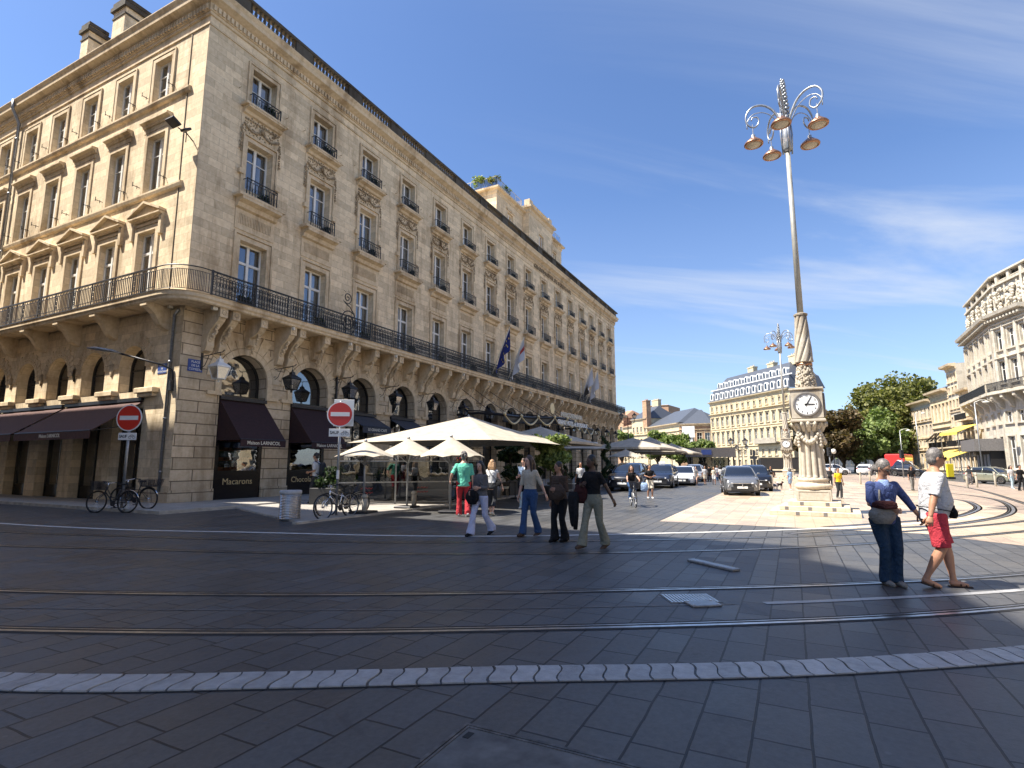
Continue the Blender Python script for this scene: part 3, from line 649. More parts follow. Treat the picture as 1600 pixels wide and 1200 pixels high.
def lump(mb, p, r, n=5, sy=.6, rg=random):
    pr = [(r * .1, -r), (r * .75, -r * .5), (r, 0), (r * .75, r * .55), (r * .1, r)]
    o = MB(); o.lathe(pr, (0, 0, 0), n, 1, sy, rg.random() * 3); mb.merge(o, Matrix.Translation(p) @ Matrix.Rotation(rg.uniform(-.6, .6), 4, 'Y'))
def frame_ring(mb, w_, z0, z1, t, y0, y1, bottom=False):
    mb.box(-w_ - t, -w_, y1, y0, z0, z1 + t); mb.box(w_, w_ + t, y1, y0, z0, z1 + t); mb.box(-w_, w_, y1, y0, z1, z1 + t)
    if bottom: mb.box(-w_ - t, w_ + t, y1, y0, z0 - t, z0)
def hood(mb, w_, z, proj, h):
    mb.prism([(-w_, 0, z), (-w_, -proj * .35, z + h * .1), (-w_, -proj * .45, z + h * .45), (-w_, -proj, z + h * .62), (-w_, -proj, z + h * .9), (-w_, -proj * .9, z + h), (-w_, 0, z + h * 1.1)], (2 * w_, 0, 0))
rg = random.Random(11)
# front surrounds
s1 = MB(); frame_ring(s1, .68, 8.0, 11.15, .20, 0, -.05); frame_ring(s1, .90, 8.0, 11.40, .09, 0, -.085); s1.box(-1.0, 1.0, -.04, 0, 11.6, 12.52)
for q in range(21): s1.box(-.82 + q * .0795, -.82 + q * .0795 + .035, -.075, -.04, 11.86, 12.32)
hood(s1, 1.02, 12.52, .5, .5); s1.box(-1.18, 1.18, -.52, -.02, 12.96, 13.08)
s2 = MB(); frame_ring(s2, .66, 13.1, 15.78, .16, 0, -.05); frame_ring(s2, .84, 13.1, 16.0, .07, 0, -.09)
s2.box(-1.05, -.82, -.16, 0, 14.1, 14.32); s2.box(.82, 1.05, -.16, 0, 14.1, 14.32); s2.box(-1.04, 1.04, -.03, 0, 16.12, 16.98)
hood(s2, 1.0, 16.95, .42, .36); s2.box(-1.12, 1.12, -.45, -.02, 17.26, 17.36)
cvm = MB()
for q in range(15): lump(cvm, (-.85 + q * .121, -.07, 16.78), .055, rg=rg)
for q in range(27):
    t_ = q / 26; lump(cvm, (-.9 + 1.8 * t_, -.08, 16.5 - .2 * abs(math.sin(t_ * PI * 2))), rg.uniform(.045, .075), rg=rg)
for sgn in (-1, 1):
    for q in range(9): lump(cvm, (sgn * (1.0 + rg.uniform(-.03, .03)), -.07, 16.35 - q * .115), .05 + .018 * math.sin(q * 1.7), rg=rg)
lump(cvm, (0, -.12, 16.55), .13, 7, rg=rg)
for q in range(120): lump(cvm, (rg.uniform(-.95, .95), -.035, rg.uniform(16.16, 16.92)), rg.uniform(.022, .05), 5, .8, rg)
for sgn in (-1, 1):
    for q in range(26): lump(cvm, (sgn * (.93 + rg.uniform(0, .14)), -.05, rg.uniform(15.15, 16.4)), rg.uniform(.025, .045), 5, .8, rg)
s3 = MB(); frame_ring(s3, .64, 17.36, 19.32, .15, 0, -.05); frame_ring(s3, .81, 17.36, 19.5, .07, 0, -.085)
for sgn in (-1, 1): s3.tube([(sgn * 1.25, 0, 18.0), (sgn * 1.25, -.16, 18.0), (sgn * 1.3, -.16, 18.1)], .018, 5)
S1, S2, S3, CV = shared('window_surround', s1, 'trim_stone'), shared('window_surround', s2, 'trim_stone'), shared('window_surround', s3, 'trim_stone'), shared('carving', cvm, 'weathered_stone')
MAT['carve'] = stone('carve', (0.36, 0.285, 0.19), blocks=False, stain=0.9, var=0.2); CV.materials[0] = MAT['carve']
# window guard railing 1.3 wide
def guard(w_, h):
    g_ = MB(); 
    for y0_ in (0,):
        g_.box(-w_, w_, -.02, .02, h - .03, h); g_.box(-w_, w_, -.012, .012, .04, .06); g_.box(-w_, w_, -.012, .012, h - .16, h - .14)
        for sgn in (-1, 1): g_.box(sgn * w_ - .018, sgn * w_ + .018, -.018, .018, 0, h); g_.box(sgn * w_ - .012, sgn * w_ + .012, 0.02, .28, h - .03, h - .005); g_.box(sgn * w_ - .012, sgn * w_ + .012, 0.02, .28, .04, .06)
        n_ = int(w_ * 2 / .14)
        for q in range(n_ + 1):
            x_ = -w_ + 2 * w_ * q / n_; g_.box(x_ - .012, x_ + .012, -.012, .012, .06, h - .14)
            if q < n_:
                xm = x_ + w_ / n_
                g_.tube([(xm + .045 * math.cos(a), 0, h * .42 + .11 * math.sin(a)) for a in [k_ * PI / 4 for k_ in range(8)]], .008, 4, closed=True)
                g_.tube([(xm + .04 * math.cos(a), 0, h - .085 + .04 * math.sin(a)) for a in [k_ * PI / 3 for k_ in range(6)]], .007, 4, closed=True)
    return g_
GR = shared('window_railing', guard(.78, .82), 'iron'); GR3 = shared('window_railing', guard(.74, .62), 'iron')
for i, x in enumerate(FX):
    link('window_surround', S1, hotel, (x, 0, 0)); link('window_surround', S2, hotel, (x, 0, 0)); link('window_surround', S3, hotel, (x, 0, 0)); link('carving', CV, hotel, (x, 0, 0))
    window('door', .68, 3.15, hotel, (x, .36, 8.0), 0); window('tall', .66, 2.23, hotel, (x, .36, 13.55), 0); window('small', .64, 1.70, hotel, (x, .36, 17.62), 0)
    link('window_railing', GR, hotel, (x, -.36, 13.08)); link('window_railing', GR3, hotel, (x, -.30, 17.36))
# side surrounds
l1 = MB(); frame_ring(l1, .63, 8.0, 11.3, .22, 0, -.06); l1.box(-.85, .85, -.08, 0, 11.56, 11.66)
for sgn in (-1, 1): l1.box(sgn * 1.02 - .09, sgn * 1.02 + .09, -.14, 0, 11.0, 11.78)
hood(l1, 1.12, 11.75, .27, .2)
l1.prism([(-1.24, -.36, 11.96), (1.24, -.36, 11.96), (0, -.36, 12.55)], (0, .34, 0)) if False else None
for a, b in (((-1.16, 11.97), (0, 12.45)), ((0, 12.45), (1.16, 11.97))):
    l1.prism([(a[0], -.30, a[1]), (b[0], -.30, b[1]), (b[0], -.30, b[1] + .11), (a[0], -.30, a[1] + .10)], (0, .30, 0))
l1.prism([(-1.15, -.14, 11.97), (1.15, -.14, 11.97), (0, -.14, 12.43)], (0, .14, 0))
l2 = MB(); frame_ring(l2, .63, 13.1, 15.75, .2, 0, -.05); l2.box(-.95, .95, -.05, 0, 15.98, 16.18); hood(l2, 1.0, 16.2, .27, .28)
l3 = MB(); frame_ring(l3, .62, 17.4, 19.4, .17, 0, -.05); frame_ring(l3, .82, 17.4, 19.6, .05, 0, -.07)
ir = MB()
for sgn in (-1, 1):
    for z_ in (13.5, 17.75):
        ir.tube([(sgn * .95, 0, z_), (sgn * .95, -.3, z_)], .016, 5); ir.tube([(sgn * .95, -.3, z_ - .06), (sgn * .95, -.3, z_ + .14)], .016, 5); ir.tube([(sgn * .95, -.12, z_ - .1), (sgn * .95, -.12, z_ + .05)], .014, 5)
T1, T2, T3, IR = shared('window_surround', l1, 'trim_stone'), shared('window_surround', l2, 'trim_stone'), shared('window_surround', l3, 'trim_stone'), shared('shutter_hook', ir, 'iron')
for y in LY:
    for me in (T1, T2, T3): link('window_surround', me, hotel, (0, y, 0), -PI / 2)
    link('shutter_hook', IR, hotel, (0, y, 0), -PI / 2)
    window('ldoor', .63, 3.3, hotel, (.24, y, 8.0), -PI / 2); window('ltall', .63, 2.6, hotel, (.24, y, 13.15), -PI / 2); window('lsmall', .62, 2.0, hotel, (.24, y, 17.4), -PI / 2)
# --- balcony slab, consoles, railings
mb = MB(); DF, DL = 1.15, 1.0
corner = [(-DL * math.cos(a), -DF * math.sin(a)) for a in [k_ * PI / 2 / 8 for k_ in range(9)]]
outer = [(-DL, LLEN)] + corner + [(LEN + .6, -DF), (LEN + .6, 0.0)]
inner = [(LEN + .6, .05), (.02, .05), (.02, LLEN)]
mb.prism([(x_, y_, 7.66) for x_, y_ in outer + inner[:1] + inner[1:]], (0, 0, .26)); 
molding(mb, [(0.0, 7.6), (.06, 7.64), (.06, 7.72), (.12, 7.78), (.12, 7.9), (.16, 7.94), (0.0, 7.96)], outer[:-1])
mb.build('balcony_slab', 'trim_stone', hotel)
def console(h, d=1.02, w_=.30, rough=True):
    c = MB(); pts = [(0, 7.66), (-d, 7.66), (-d, 7.26), (-d + .05, 7.24), (-d + .12, 7.12), (-d * .72, 6.98), (-d * .5, 6.8 - h * .1), (-d * .38, 6.6 - h * .3), (-d * .33, 6.4 - h * .5), (-d * .34, 6.2 - h * .6), (-d * .26, 5.98 - h * .65), (0, 5.9 - h * .62)]
    c.prism([(-w_ / 2, a, b) for a, b in pts], (w_, 0, 0))
    c.bevbox(-w_ / 2 - .02, w_ / 2 + .02, -d - .03, -d + .12, 7.24, 7.66, .02)
    o = MB(); o.lathe([(.0, 0), (.03, .025), (.06, .01), (.085, .03), (.11, .0)], (0, 0, 0), 10, cap=False); c.merge(o, Matrix.Translation((0, -d - .03, 7.45)) @ Matrix.Rotation(PI / 2, 4, 'X'))
    for q in range(9): lump(c, (rg.uniform(-.05, .05), -d * (.74 - .05 * q), 6.95 - q * .07 * (1 - h * .3)), .075, 6, .8, rg)
    return c
C1 = shared('console', console(0.0), 'trim_stone'); C0 = shared('console', console(-.9, 1.0, .30), 'trim_stone')
for i in range(17):
    xp = FX[0] - 1.795 + 3.59 * i
    for dx in ((-.27, .27) if 0 < i < 16 else ((-.1, .45) if i == 0 else (0,))): link('console', C1, hotel, (xp + dx, -.06, 0))
    if i < 16: link('console', C0, hotel, (FX[i], -.06, 0))
c = MB(); pts = [(0, 7.66), (-.95, 7.66), (-.95, 7.5), (-.8, 7.42), (-.62, 7.28), (-.5, 7.1), (-.38, 6.9), (-.2, 6.78), (0, 6.72)]
c.prism([(-.16, a, b) for a, b in pts], (.32, 0, 0)); c.box(-.2, .2, -.98, -.6, 7.52, 7.66)
C2 = shared('console', c, 'trim_stone')
for i in range(10): link('console', C2, hotel, (-.06, LY[0] - 1.465 + 2.93 * i if i else .95, 0), -PI / 2)
# railing panels
def scroll(mb, cx, cz, r, y=0, turns=1.0, a0=0, s=1, th=.009, n=12):
    mb.tube([(cx + s * r * (1 - .62 * k_ / n) * math.cos(a0 + 2 * PI * turns * k_ / n), y, cz + r * (1 - .62 * k_ / n) * math.sin(a0 + 2 * PI * turns * k_ / n)) for k_ in range(n + 1)], th, 4)
def rail_panel(Lp, ornate):
    g_ = MB(); g_.box(0, Lp, -.035, .035, .95, 1.0); g_.box(0, Lp, -.018, .018, .05, .09); g_.box(0, Lp, -.014, .014, .82, .845); g_.box(0, Lp, -.014, .014, .2, .22)
    g_.box(-.02, .02, -.02, .02, 0, 1.0); g_.box(.16, .185, -.012, .012, .06, .96)
    for q in range(3): 
        z_ = .32 + q * .2; g_.tube([(.085 + .045 * math.cos(a), 0, z_ + .08 * math.sin(a)) for a in [k_ * PI / 3 for k_ in range(6)]], .014, 4, closed=True)
    n_ = int((Lp - .2) / .125)
    for q in range(1, n_ + 1):
        x_ = .185 + (Lp - .2) * q / n_
        g_.box(x_ - .014, x_ + .014, -.012, .012, .085, .82)
        xm = x_ - (Lp - .2) / n_ / 2
        if ornate:
            g_.tube([(xm + .035 * math.cos(a), 0, .27 + .05 * math.sin(a)) for a in [k_ * PI / 3 for k_ in range(6)]], .009, 4, closed=True)
            g_.tube([(xm + .035 * math.cos(a), 0, .52 + .12 * math.sin(a)) for a in [k_ * PI / 3 for k_ in range(6)]], .014, 4, closed=True)
            scroll(g_, xm, .74, .045, th=.013); 
        if q % 2: g_.tube([(xm + .12 * math.cos(a), 0, .84 + .11 * math.sin(a)) for a in [k_ * PI / 6 for k_ in range(7)]], .01, 4)
    if ornate:
        for q in range(5): scroll(g_, Lp / 2 + (.09 if q % 2 else -.09), .3 + q * .11, .06, -.012, 1.1, q, 1 if q % 2 else -1, .014)
    return g_
PA, PB = shared('railing_panel', rail_panel(1.795, True), 'iron'), shared('railing_panel', rail_panel(1.465, False), 'iron')
for i in range(33): link('railing_panel', PA, hotel, (.25 + 1.795 * i, -DF - .02, 7.96))
for i in range(20): link('railing_panel', PB, hotel, (-DL - .02, .35 + 1.465 * (i + 1), 7.96), -PI / 2)
mb = MB(); arc = [(-(DL + .02) * math.cos(a), -(DF + .02) * math.sin(a)) for a in [k_ * PI / 2 / 14 for k_ in range(15)]]; arc = [(-DL - .02, .35)] + arc + [(.25, -DF - .02)]
for z_, r_ in ((.98, .026), (.83, .012), (.08, .014)): mb.tube([(a, b, 7.96 + z_) for a, b in arc], r_, 5)
for a, b in cr_curve(arc, .11) and [(p.x, p.y) for p in cr_curve(arc, .11)]: mb.box(a - .009, a + .009, b - .009, b + .009, 8.04, 8.8)
mb.box(.2, .27, -DF - .06, -DF + .01, 7.96, 8.98); mb.build('corner_railing', 'iron', hotel)
# --- arch mouldings: raised voussoirs with gaps
def voussoirs(hw, spring, n, r0, r1, y0, y1, gap, long_=None):
    v = MB()
    for k_ in range(n):
        a0, a1 = PI * k_ / n, PI * (k_ + 1) / n; ro = r1 if long_ is None else long_(k_, n)
        def P_(r_, a, g_): return (-(hw + r_) * math.cos(a) + g_ * math.sin(a) * 0, spring + (hw + r_) * math.sin(a))
        ga = gap / (hw + (r0 + ro) / 2); a0 += ga / 2; a1 -= ga / 2
        q = [P_(r0, a0, 0), P_(r0, a1, 0), P_(ro, a1, 0), P_(ro, a0, 0)]
        v.prism([(p[0], y1, p[1]) for p in q], (0, y0 - y1, 0))
    return v
v = voussoirs(1.1, 5.05, 13, 0.0, .26, -.06, -.14, .012); v.merge(voussoirs(1.1, 5.05, 13, .29, 0, -.06, -.115, .03, lambda k_, n: min(.62 + .42 * (k_ % 2 == 0), .64 / max(.001, abs(math.cos(PI * (k_ + (0 if k_ < n / 2 else 1)) / n))) - .0 if k_ not in (4, 5, 6, 7, 8) else 9, 1.74 / max(.05, abs(math.cos(PI * (k_ + (0 if k_ < n / 2 else 1)) / n))) - 1.1)))
v.box(-1.1 - .26, -1.1, -.14, -.06, 4.45, 5.05); v.box(1.1, 1.36, -.14, -.06, 4.45, 5.05); v.box(-1.1 - .6, -1.1 + .02, -.17, -.06, 4.3, 4.45); v.box(1.08, 1.7, -.17, -.06, 4.3, 4.45)
VF = shared('arch_surround', v, 'trim_stone')
for x in FX: link('arch_surround', VF, hotel, (x, 0, 0))
v = voussoirs(.92, 5.4, 17, .0, .20, -.06, -.11, .015); v.merge(voussoirs(.92, 5.4, 17, .22, 0, -.06, -.095, .035, lambda k_, n: .44 + .10 * (k_ % 2)))
for k_ in range(1, 16):
    a = PI * k_ / 16; rr = .92 + .11
    if 3 < k_ < 13 or k_ % 2: lump(v, (-rr * math.cos(a), -.12, 5.4 + rr * math.sin(a)), .045, 5, .7, rg)
for sgn in (-1, 1):
    for q in range(7):
        a = PI / 2 + (q - 3) * .3; v.tube([(sgn * 1.465, -.07, 5.15), (sgn * 1.465 + .26 * math.cos(a), -.09, 5.3 + .42 * math.sin(a))], [.05, .02], 5)
VL = shared('arch_surround', v, 'trim_stone')
v = MB(); v.bevbox(-.62, .62, -.34, -.06, 4.28, 4.5, .03); v.bevbox(-.5, .5, -.26, -.06, 4.14, 4.28, .02); CB = shared('corbel', v, 'trim_stone')
for i, y in enumerate(LY): link('arch_surround', VL, hotel, (0, y, 0), -PI / 2); link('corbel', CB, hotel, (0, y - 1.465 if i else 1.7, 0), -PI / 2)
# --- arcade joinery
def arch_frame(hw, spring, z0, zt_):
    f = MB(); t = .07; n_ = 16; A = [(-hw * math.cos(PI * k_ / n_), spring + hw * math.sin(PI * k_ / n_)) for k_ in range(n_ + 1)]
    B = [(-(hw - .09) * math.cos(PI * k_ / n_), spring + (hw - .09) * math.sin(PI * k_ / n_)) for k_ in range(n_ + 1)]
    for k_ in range(n_): f.prism([(A[k_][0], 0, A[k_][1]), (B[k_][0], 0, B[k_][1]), (B[k_ + 1][0], 0, B[k_ + 1][1]), (A[k_ + 1][0], 0, A[k_ + 1][1])], (0, -.08, 0))
    f.box(-hw, -hw + .09, -.08, 0, z0, spring); f.box(hw - .09, hw, -.08, 0, z0, spring)
    p = MB(); p.add([(-hw + .09, -.03, z0), (hw - .09, -.03, z0)] + [(-b[0], -.03, b[1]) for b in B], [tuple(range(n_ + 3))]); return f, p
f, p = arch_frame(1.1, 5.05, 0, 0); f.box(-1.01, 1.01, -.16, .0, 4.0, 4.42); f.box(-.035, .035, -.06, 0, .1, 4.0); f.box(-1.01, 1.01, -.06, 0, 2.6, 2.68); f.box(-1.01, -.035, -.05, 0, .1, .5); f.box(.035, 1.01, -.05, 0, .1, .5)
AW, AP = shared('arch_window', f, 'blackened'), shared('pane', p, 'window_glass')
f2, p2 = arch_frame(.92, 5.4, 4.4, 0); f2.box(-.83, .83, -.06, 0, 5.36, 5.42); f2.box(-.02, .02, -.05, 0, 4.4, 6.2)
LW, LP = shared('arch_window', f2, 'blackened'), shared('pane', p2, 'window_glass')
lv = MB()
for q in range(24):
    z_ = 4.45 + q * .08; hw_ = .84 if z_ < 5.4 else math.sqrt(max(.01, .84 ** 2 - (z_ - 5.4) ** 2))
    lv.prism([(-hw_, -.10, z_), (-hw_, -.10, z_ + .02), (-hw_, -.04, z_ + .07), (-hw_, -.04, z_ + .05)], (2 * hw_, 0, 0))
LV = shared('louvre', lv, 'grey_cloth')
for x in FX: o = link('arch_window', AW, hotel, (x, .50, 0)); link('pane', AP, o)
for i, y in enumerate(LY):
    o = link('arch_window', LW, hotel, (.44, y, 0), -PI / 2); link('pane', LP, o)
    if i in (3, 4, 6): link('louvre', LV, o)
# black shopfronts in the first two arches
for k_, (x, word) in enumerate(((FX[0], 'Macarons'), (FX[1], 'Chocolats'))):
    b_ = MB(); b_.box(-1.09, 1.09, -.30, .10, .02, 1.25); b_.box(-1.09, -.93, -.30, .05, 1.25, 4.0); b_.box(.93, 1.09, -.30, .05, 1.25, 4.0); b_.box(-1.09, 1.09, -.32, .08, 3.6, 4.35); b_.box(-.93, .93, -.31, -.30, .2, .26)
    o = b_.build('shopfront', 'shop_black', hotel, loc=(x, .25, 0))
    g_ = MB(); g_.quad((-.93, -.24, 1.25), (.93, -.24, 1.25), (.93, -.24, 3.6), (-.93, -.24, 3.6)); g_.build('pane', 'window_glass', o)
    g_ = textmesh(word, .36, .004); g_.merge(MB()); g_.build('lettering', 'gold', o, loc=(0 if k_ == 0 else -.1, -.308, .80))
    dsp = MB(); r2 = random.Random(k_)
    for q in range(60): dsp.bevbox(*(lambda a, b_, c_: (a, a + .12, b_, b_ + .1, c_, c_ + .1))(r2.uniform(-.85, .75), r2.uniform(-.14, .2), 1.3 + .4 * r2.randrange(4)), .01)
    for q in range(4): dsp.box(-.9, .9, -.16, .3, 1.26 + .4 * q, 1.29 + .4 * q)
    dsp.build('display', 'gold' if k_ else 'terracotta', o)
# side shopfronts (dark glazing under the awnings)
f = MB(); f.box(-1.02, 1.02, -.1, .1, 3.3, 3.75); f.box(-1.02, -.94, -.08, .05, 0, 3.3); f.box(.94, 1.02, -.08, .05, 0, 3.3); f.box(-.94, .94, -.06, .05, 0, .6); f.box(-.03, .03, -.05, .05, .6, 3.3)
SF = shared('shopfront', f, 'shop_black'); p = MB(); p.quad((-.94, 0, .6), (.94, 0, .6), (.94, 0, 3.3), (-.94, 0, 3.3)); SP = shared('pane', p, 'window_glass')
for y in LY: o = link('shopfront', SF, hotel, (.40, y, 0), -PI / 2); link('pane', SP, o)
# --- roof balustrade on the long front
bp = MB(); bp.lathe([(.07, 0), (.07, .05), (.04, .09), (.08, .22), (.07, .30), (.035, .42), (.06, .50), (.06, .56)], (0, 0, 0), 8)
ped, coping, bal = MB(), MB(), MB()
coping.box(-.4, LEN + .3, -.47, -.12, 22.04, 22.18); coping.box(-.4, LEN + .3, -.45, -.14, 21.425, 21.50)
for i in range(17):
    xp = FX[0] - 1.795 + 3.59 * i
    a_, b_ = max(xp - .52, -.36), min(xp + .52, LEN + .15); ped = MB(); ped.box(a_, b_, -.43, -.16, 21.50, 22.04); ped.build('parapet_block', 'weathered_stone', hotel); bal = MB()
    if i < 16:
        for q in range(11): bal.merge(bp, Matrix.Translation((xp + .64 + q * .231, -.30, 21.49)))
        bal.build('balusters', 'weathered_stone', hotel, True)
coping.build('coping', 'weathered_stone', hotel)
# --- side roof edge, slate slope and chimneys
mb = MB(); mb.box(-.05, .2, .1, LLEN, 21.45, 21.75); mb.box(-.35, -.1, .3, LLEN, 21.44, 21.56); mb.build('roof_parapet', 'trim_stone', hotel)
mb = MB(); mb.prism([(.2, 1.5, 21.5), (.2, LLEN, 21.5), (4, LLEN, 23.6), (4, 4, 23.6)], (0, 0, .05)) if False else mb.add([(.2, 3.2, 21.55), (.2, LLEN, 21.55), (3.2, LLEN, 22.5), (3.2, 6, 22.5), (6, LLEN, 21.5), (6, 6, 21.5)], [(0, 3, 2, 1), (3, 5, 4, 2)]); mb.build('roof', 'slate_roof', hotel)
for yy, x0, wd, dd, zt_ in ((8.9, .7, 1.1, 1.5, 25.2), (11.8, .55, .72, .85, 24.9)):
    ch = MB(); ch.box(x0, x0 + dd, yy - wd / 2, yy + wd / 2, 21.2, zt_); o = ch.build('chimney', 'hotel_stone', hotel)
    ch = MB(); ch.box(x0 - .12, x0 + dd + .12, yy - wd / 2 - .12, yy + wd / 2 + .12, zt_ - .32, zt_ - .1); ch.box(x0 - .05, x0 + dd + .05, yy - wd / 2 - .05, yy + wd / 2 + .05, zt_ + .002, zt_ + .2); ch.box(x0 - .04, x0 + dd + .04, yy - wd / 2 - .04, yy + wd / 2 + .04, zt_ - .75, zt_ - .65); ch.build('chimney_cap', 'weathered_stone', o)
# --- roof pavilion (set-back top storey in the middle)
pv = MB(); zf, zr = 21.2, 26.8
wall_holes(pv, 29.0, 34.6, zf, zr, [(31.2, 32.4, 23.6, 25.4)], .3, 2.0); wall_holes(pv, 40.6, 45.0, zf, zr, [(42.2, 43.4, 23.6, 25.4)], .3, 2.0)
wall_holes(pv, 34.6, 40.6, zf, zr + .7, [(37.0, 38.2, 23.0, 25.3)], .3, 1.3)
pv.quad((29, 9, zf), (29, 2, zf), (29, 2, zr), (29, 9, zr)); pv.quad((45, 2, zf), (45, 9, zf), (45, 9, zr), (45, 2, zr)); pv.quad((34.6, 2.0, zf), (34.6, 1.3, zf), (34.6, 1.3, zr + .7), (34.6, 2.0, zr + .7)); pv.quad((40.6, 1.3, zf), (40.6, 2, zf), (40.6, 2, zr + .7), (40.6, 1.3, zr + .7))
o = pv.build('roof_pavilion', 'hotel_stone', hotel)
mb = MB(); molding(mb, [(0, zr - .5), (.06, zr - .46), (.1, zr - .2), (.34, zr - .1), (.36, zr + .06), (0, zr + .1)], [(29, 9), (29, 2), (34.6, 2)]); molding(mb, [(0, zr - .5), (.06, zr - .46), (.1, zr - .2), (.34, zr - .1), (.36, zr + .06), (0, zr + .1)], [(40.6, 2), (45, 2), (45, 9)])
molding(mb, [(0, zr - .2), (.08, zr - .1), (.1, zr + .2), (.34, zr + .3), (.36, zr + .5), (0, zr + .55)], [(34.6, 2.0), (34.6, 1.3), (40.6, 1.3), (40.6, 2.0)])
mb.box(34.7, 35.5, 1.3, 1.9, zr + .55, zr + 1.35); mb.box(39.7, 40.5, 1.3, 1.9, zr + .55, zr + 1.35); mb.box(35.5, 39.7, 1.4, 1.6, zr + .55, zr + .7); mb.box(35.5, 39.7, 1.4, 1.6, zr + 1.15, zr + 1.28)
for q in range(16): mb.merge(bp, Matrix.Translation((35.7 + q * .25, 1.5, zr + .68)) @ Matrix.Scale(.85, 4))
for x_ in (31.8, 42.8): mb.box(x_ - .9, x_ + .9, 1.93, 2.0, 25.55, 25.75)
mb.box(29, 45, 2.0, 9, zr, zr + .08); mb.build('pavilion_cornice', 'trim_stone', o)
for x_, z_, h_ in ((31.8, 23.6, 1.8), (42.8, 23.6, 1.8), (37.6, 23.0, 2.3)): window('small', .6, h_, o, (x_, 2.25 if x_ != 37.6 else 1.55, z_), 0)
gm, gp = MB(), MB()
for a, b in (((29.1, 2.1), (34.5, 2.1)), ((29.1, 9), (29.1, 2.1)), ((40.7, 2.1), (44.9, 2.1))):
    a, b = Vector((*a, 0)), Vector((*b, 0)); n_ = max(2, int((b - a).length / 1.3))
    gm.tube([a + Vector((0, 0, zr + 1.2)), b + Vector((0, 0, zr + 1.2))], .03, 5)
    for q in range(n_ + 1): p_ = a.lerp(b, q / n_); gm.box(p_.x - .025, p_.x + .025, p_.y - .025, p_.y + .025, zr, zr + 1.2)
    gp.quad(a + Vector((0, 0, zr + .12)), b + Vector((0, 0, zr + .12)), b + Vector((0, 0, zr + 1.12)), a + Vector((0, 0, zr + 1.12)))
rr_ = gm.build('terrace_railing', 'galv', o); gp.build('pane', 'window_glass', rr_)
tx = textmesh('GRAND HOTEL DE BORDEAUX', .62, .05, 'CENTER', .004, 1.12); tx.build('lettering', 'carve', hotel, loc=(37.6, -.06, 20.20))
# drainpipes
mb = MB(); mb.tube([(-.12, .45, .15), (-.12, .45, 7.3), (-.12, .2, 7.5)], .055, 8); [mb.tube([(-.12, .45, z_), (-.12, .45, z_ + .08)], .075, 8) for z_ in (1.2, 3.2, 5.4)]; mb.build('drainpipe', 'galv', hotel, True)
mb = MB(); mb.tube([(-.14, 16.25, 7.95), (-.14, 16.25, 20.2), (-.5, 16.25, 20.9), (-.5, 16.25, 21.4)], .08, 8); [mb.tube([(-.14, 16.25, z_), (-.14, 16.25, z_ + .1)], .1, 8) for z_ in (9.5, 12.7, 16, 19.2)]; mb.build('drainpipe', 'galv', hotel, True)
mb = MB(); mb.box(8.0 - .02, 8.06, -.2, -.1, 4.5, 7.5); mb.build('drainpipe', 'iron', hotel)
mb = MB(); mb.box(-.32, -.16, .5, .62, 7.55, 7.67); mb.bevbox(.45, .65, -1.05, -.9, 7.48, 7.62, .02)
for i in range(15): mb.bevbox(FX[i] + 1.34, FX[i] + 1.42, -1.30, -1.18, 7.44, 7.58, .01)
mb.build('floodlight_housing', 'cream_paint', hotel)
# iron scroll ornament standing behind the balcony rail
sc = MB()
def spiral(cx, cz, r0, turns, a0, s):
    n_ = int(26 * turns); return [(cx + s * r0 * (1 - .9 * k_ / n_) * math.cos(a0 + 2 * PI * turns * k_ / n_), 0, cz + r0 * (1 - .9 * k_ / n_) * math.sin(a0 + 2 * PI * turns * k_ / n_)) for k_ in range(n_ + 1)]
sc.tube([(0.3, 0, 8.0), (.55, 0, 8.35), (.62, 0, 8.8), (.5, 0, 9.2)] + spiral(.12, 8.75, .55, 2.2, 1.0, 1), .03, 5); sc.tube([(.5, 0, 9.2), (.2, 0, 9.5), (-.15, 0, 9.65)] + spiral(-.0, 9.95, .32, 1.8, 3.9, 1), .026, 5)
for q in range(9): a = q * .7; sc.tube([(.12 + .5 * math.cos(a), 0, 8.75 + .5 * math.sin(a)), (.12 + .68 * math.cos(a + .2), 0, 8.75 + .68 * math.sin(a + .2))], [.02, .005], 4)
for q in range(7): a = q * .8 + .5; sc.tube([(.32 * math.cos(a), 0, 9.95 + .32 * math.sin(a)), (.45 * math.cos(a + .2), 0, 9.95 + .45 * math.sin(a + .2))], [.016, .004], 4)
o = thing('scroll_ornament', 'tall black wrought-iron scroll rising behind the balcony rail beside the third window', 'ornament', (7.7, -.95, 0)); sc.build('scroll_ironwork', 'iron', o, True); mb = MB(); mb.box(.1, .7, -.05, .05, 7.94, 8.02); mb.build('foot', 'iron', o)
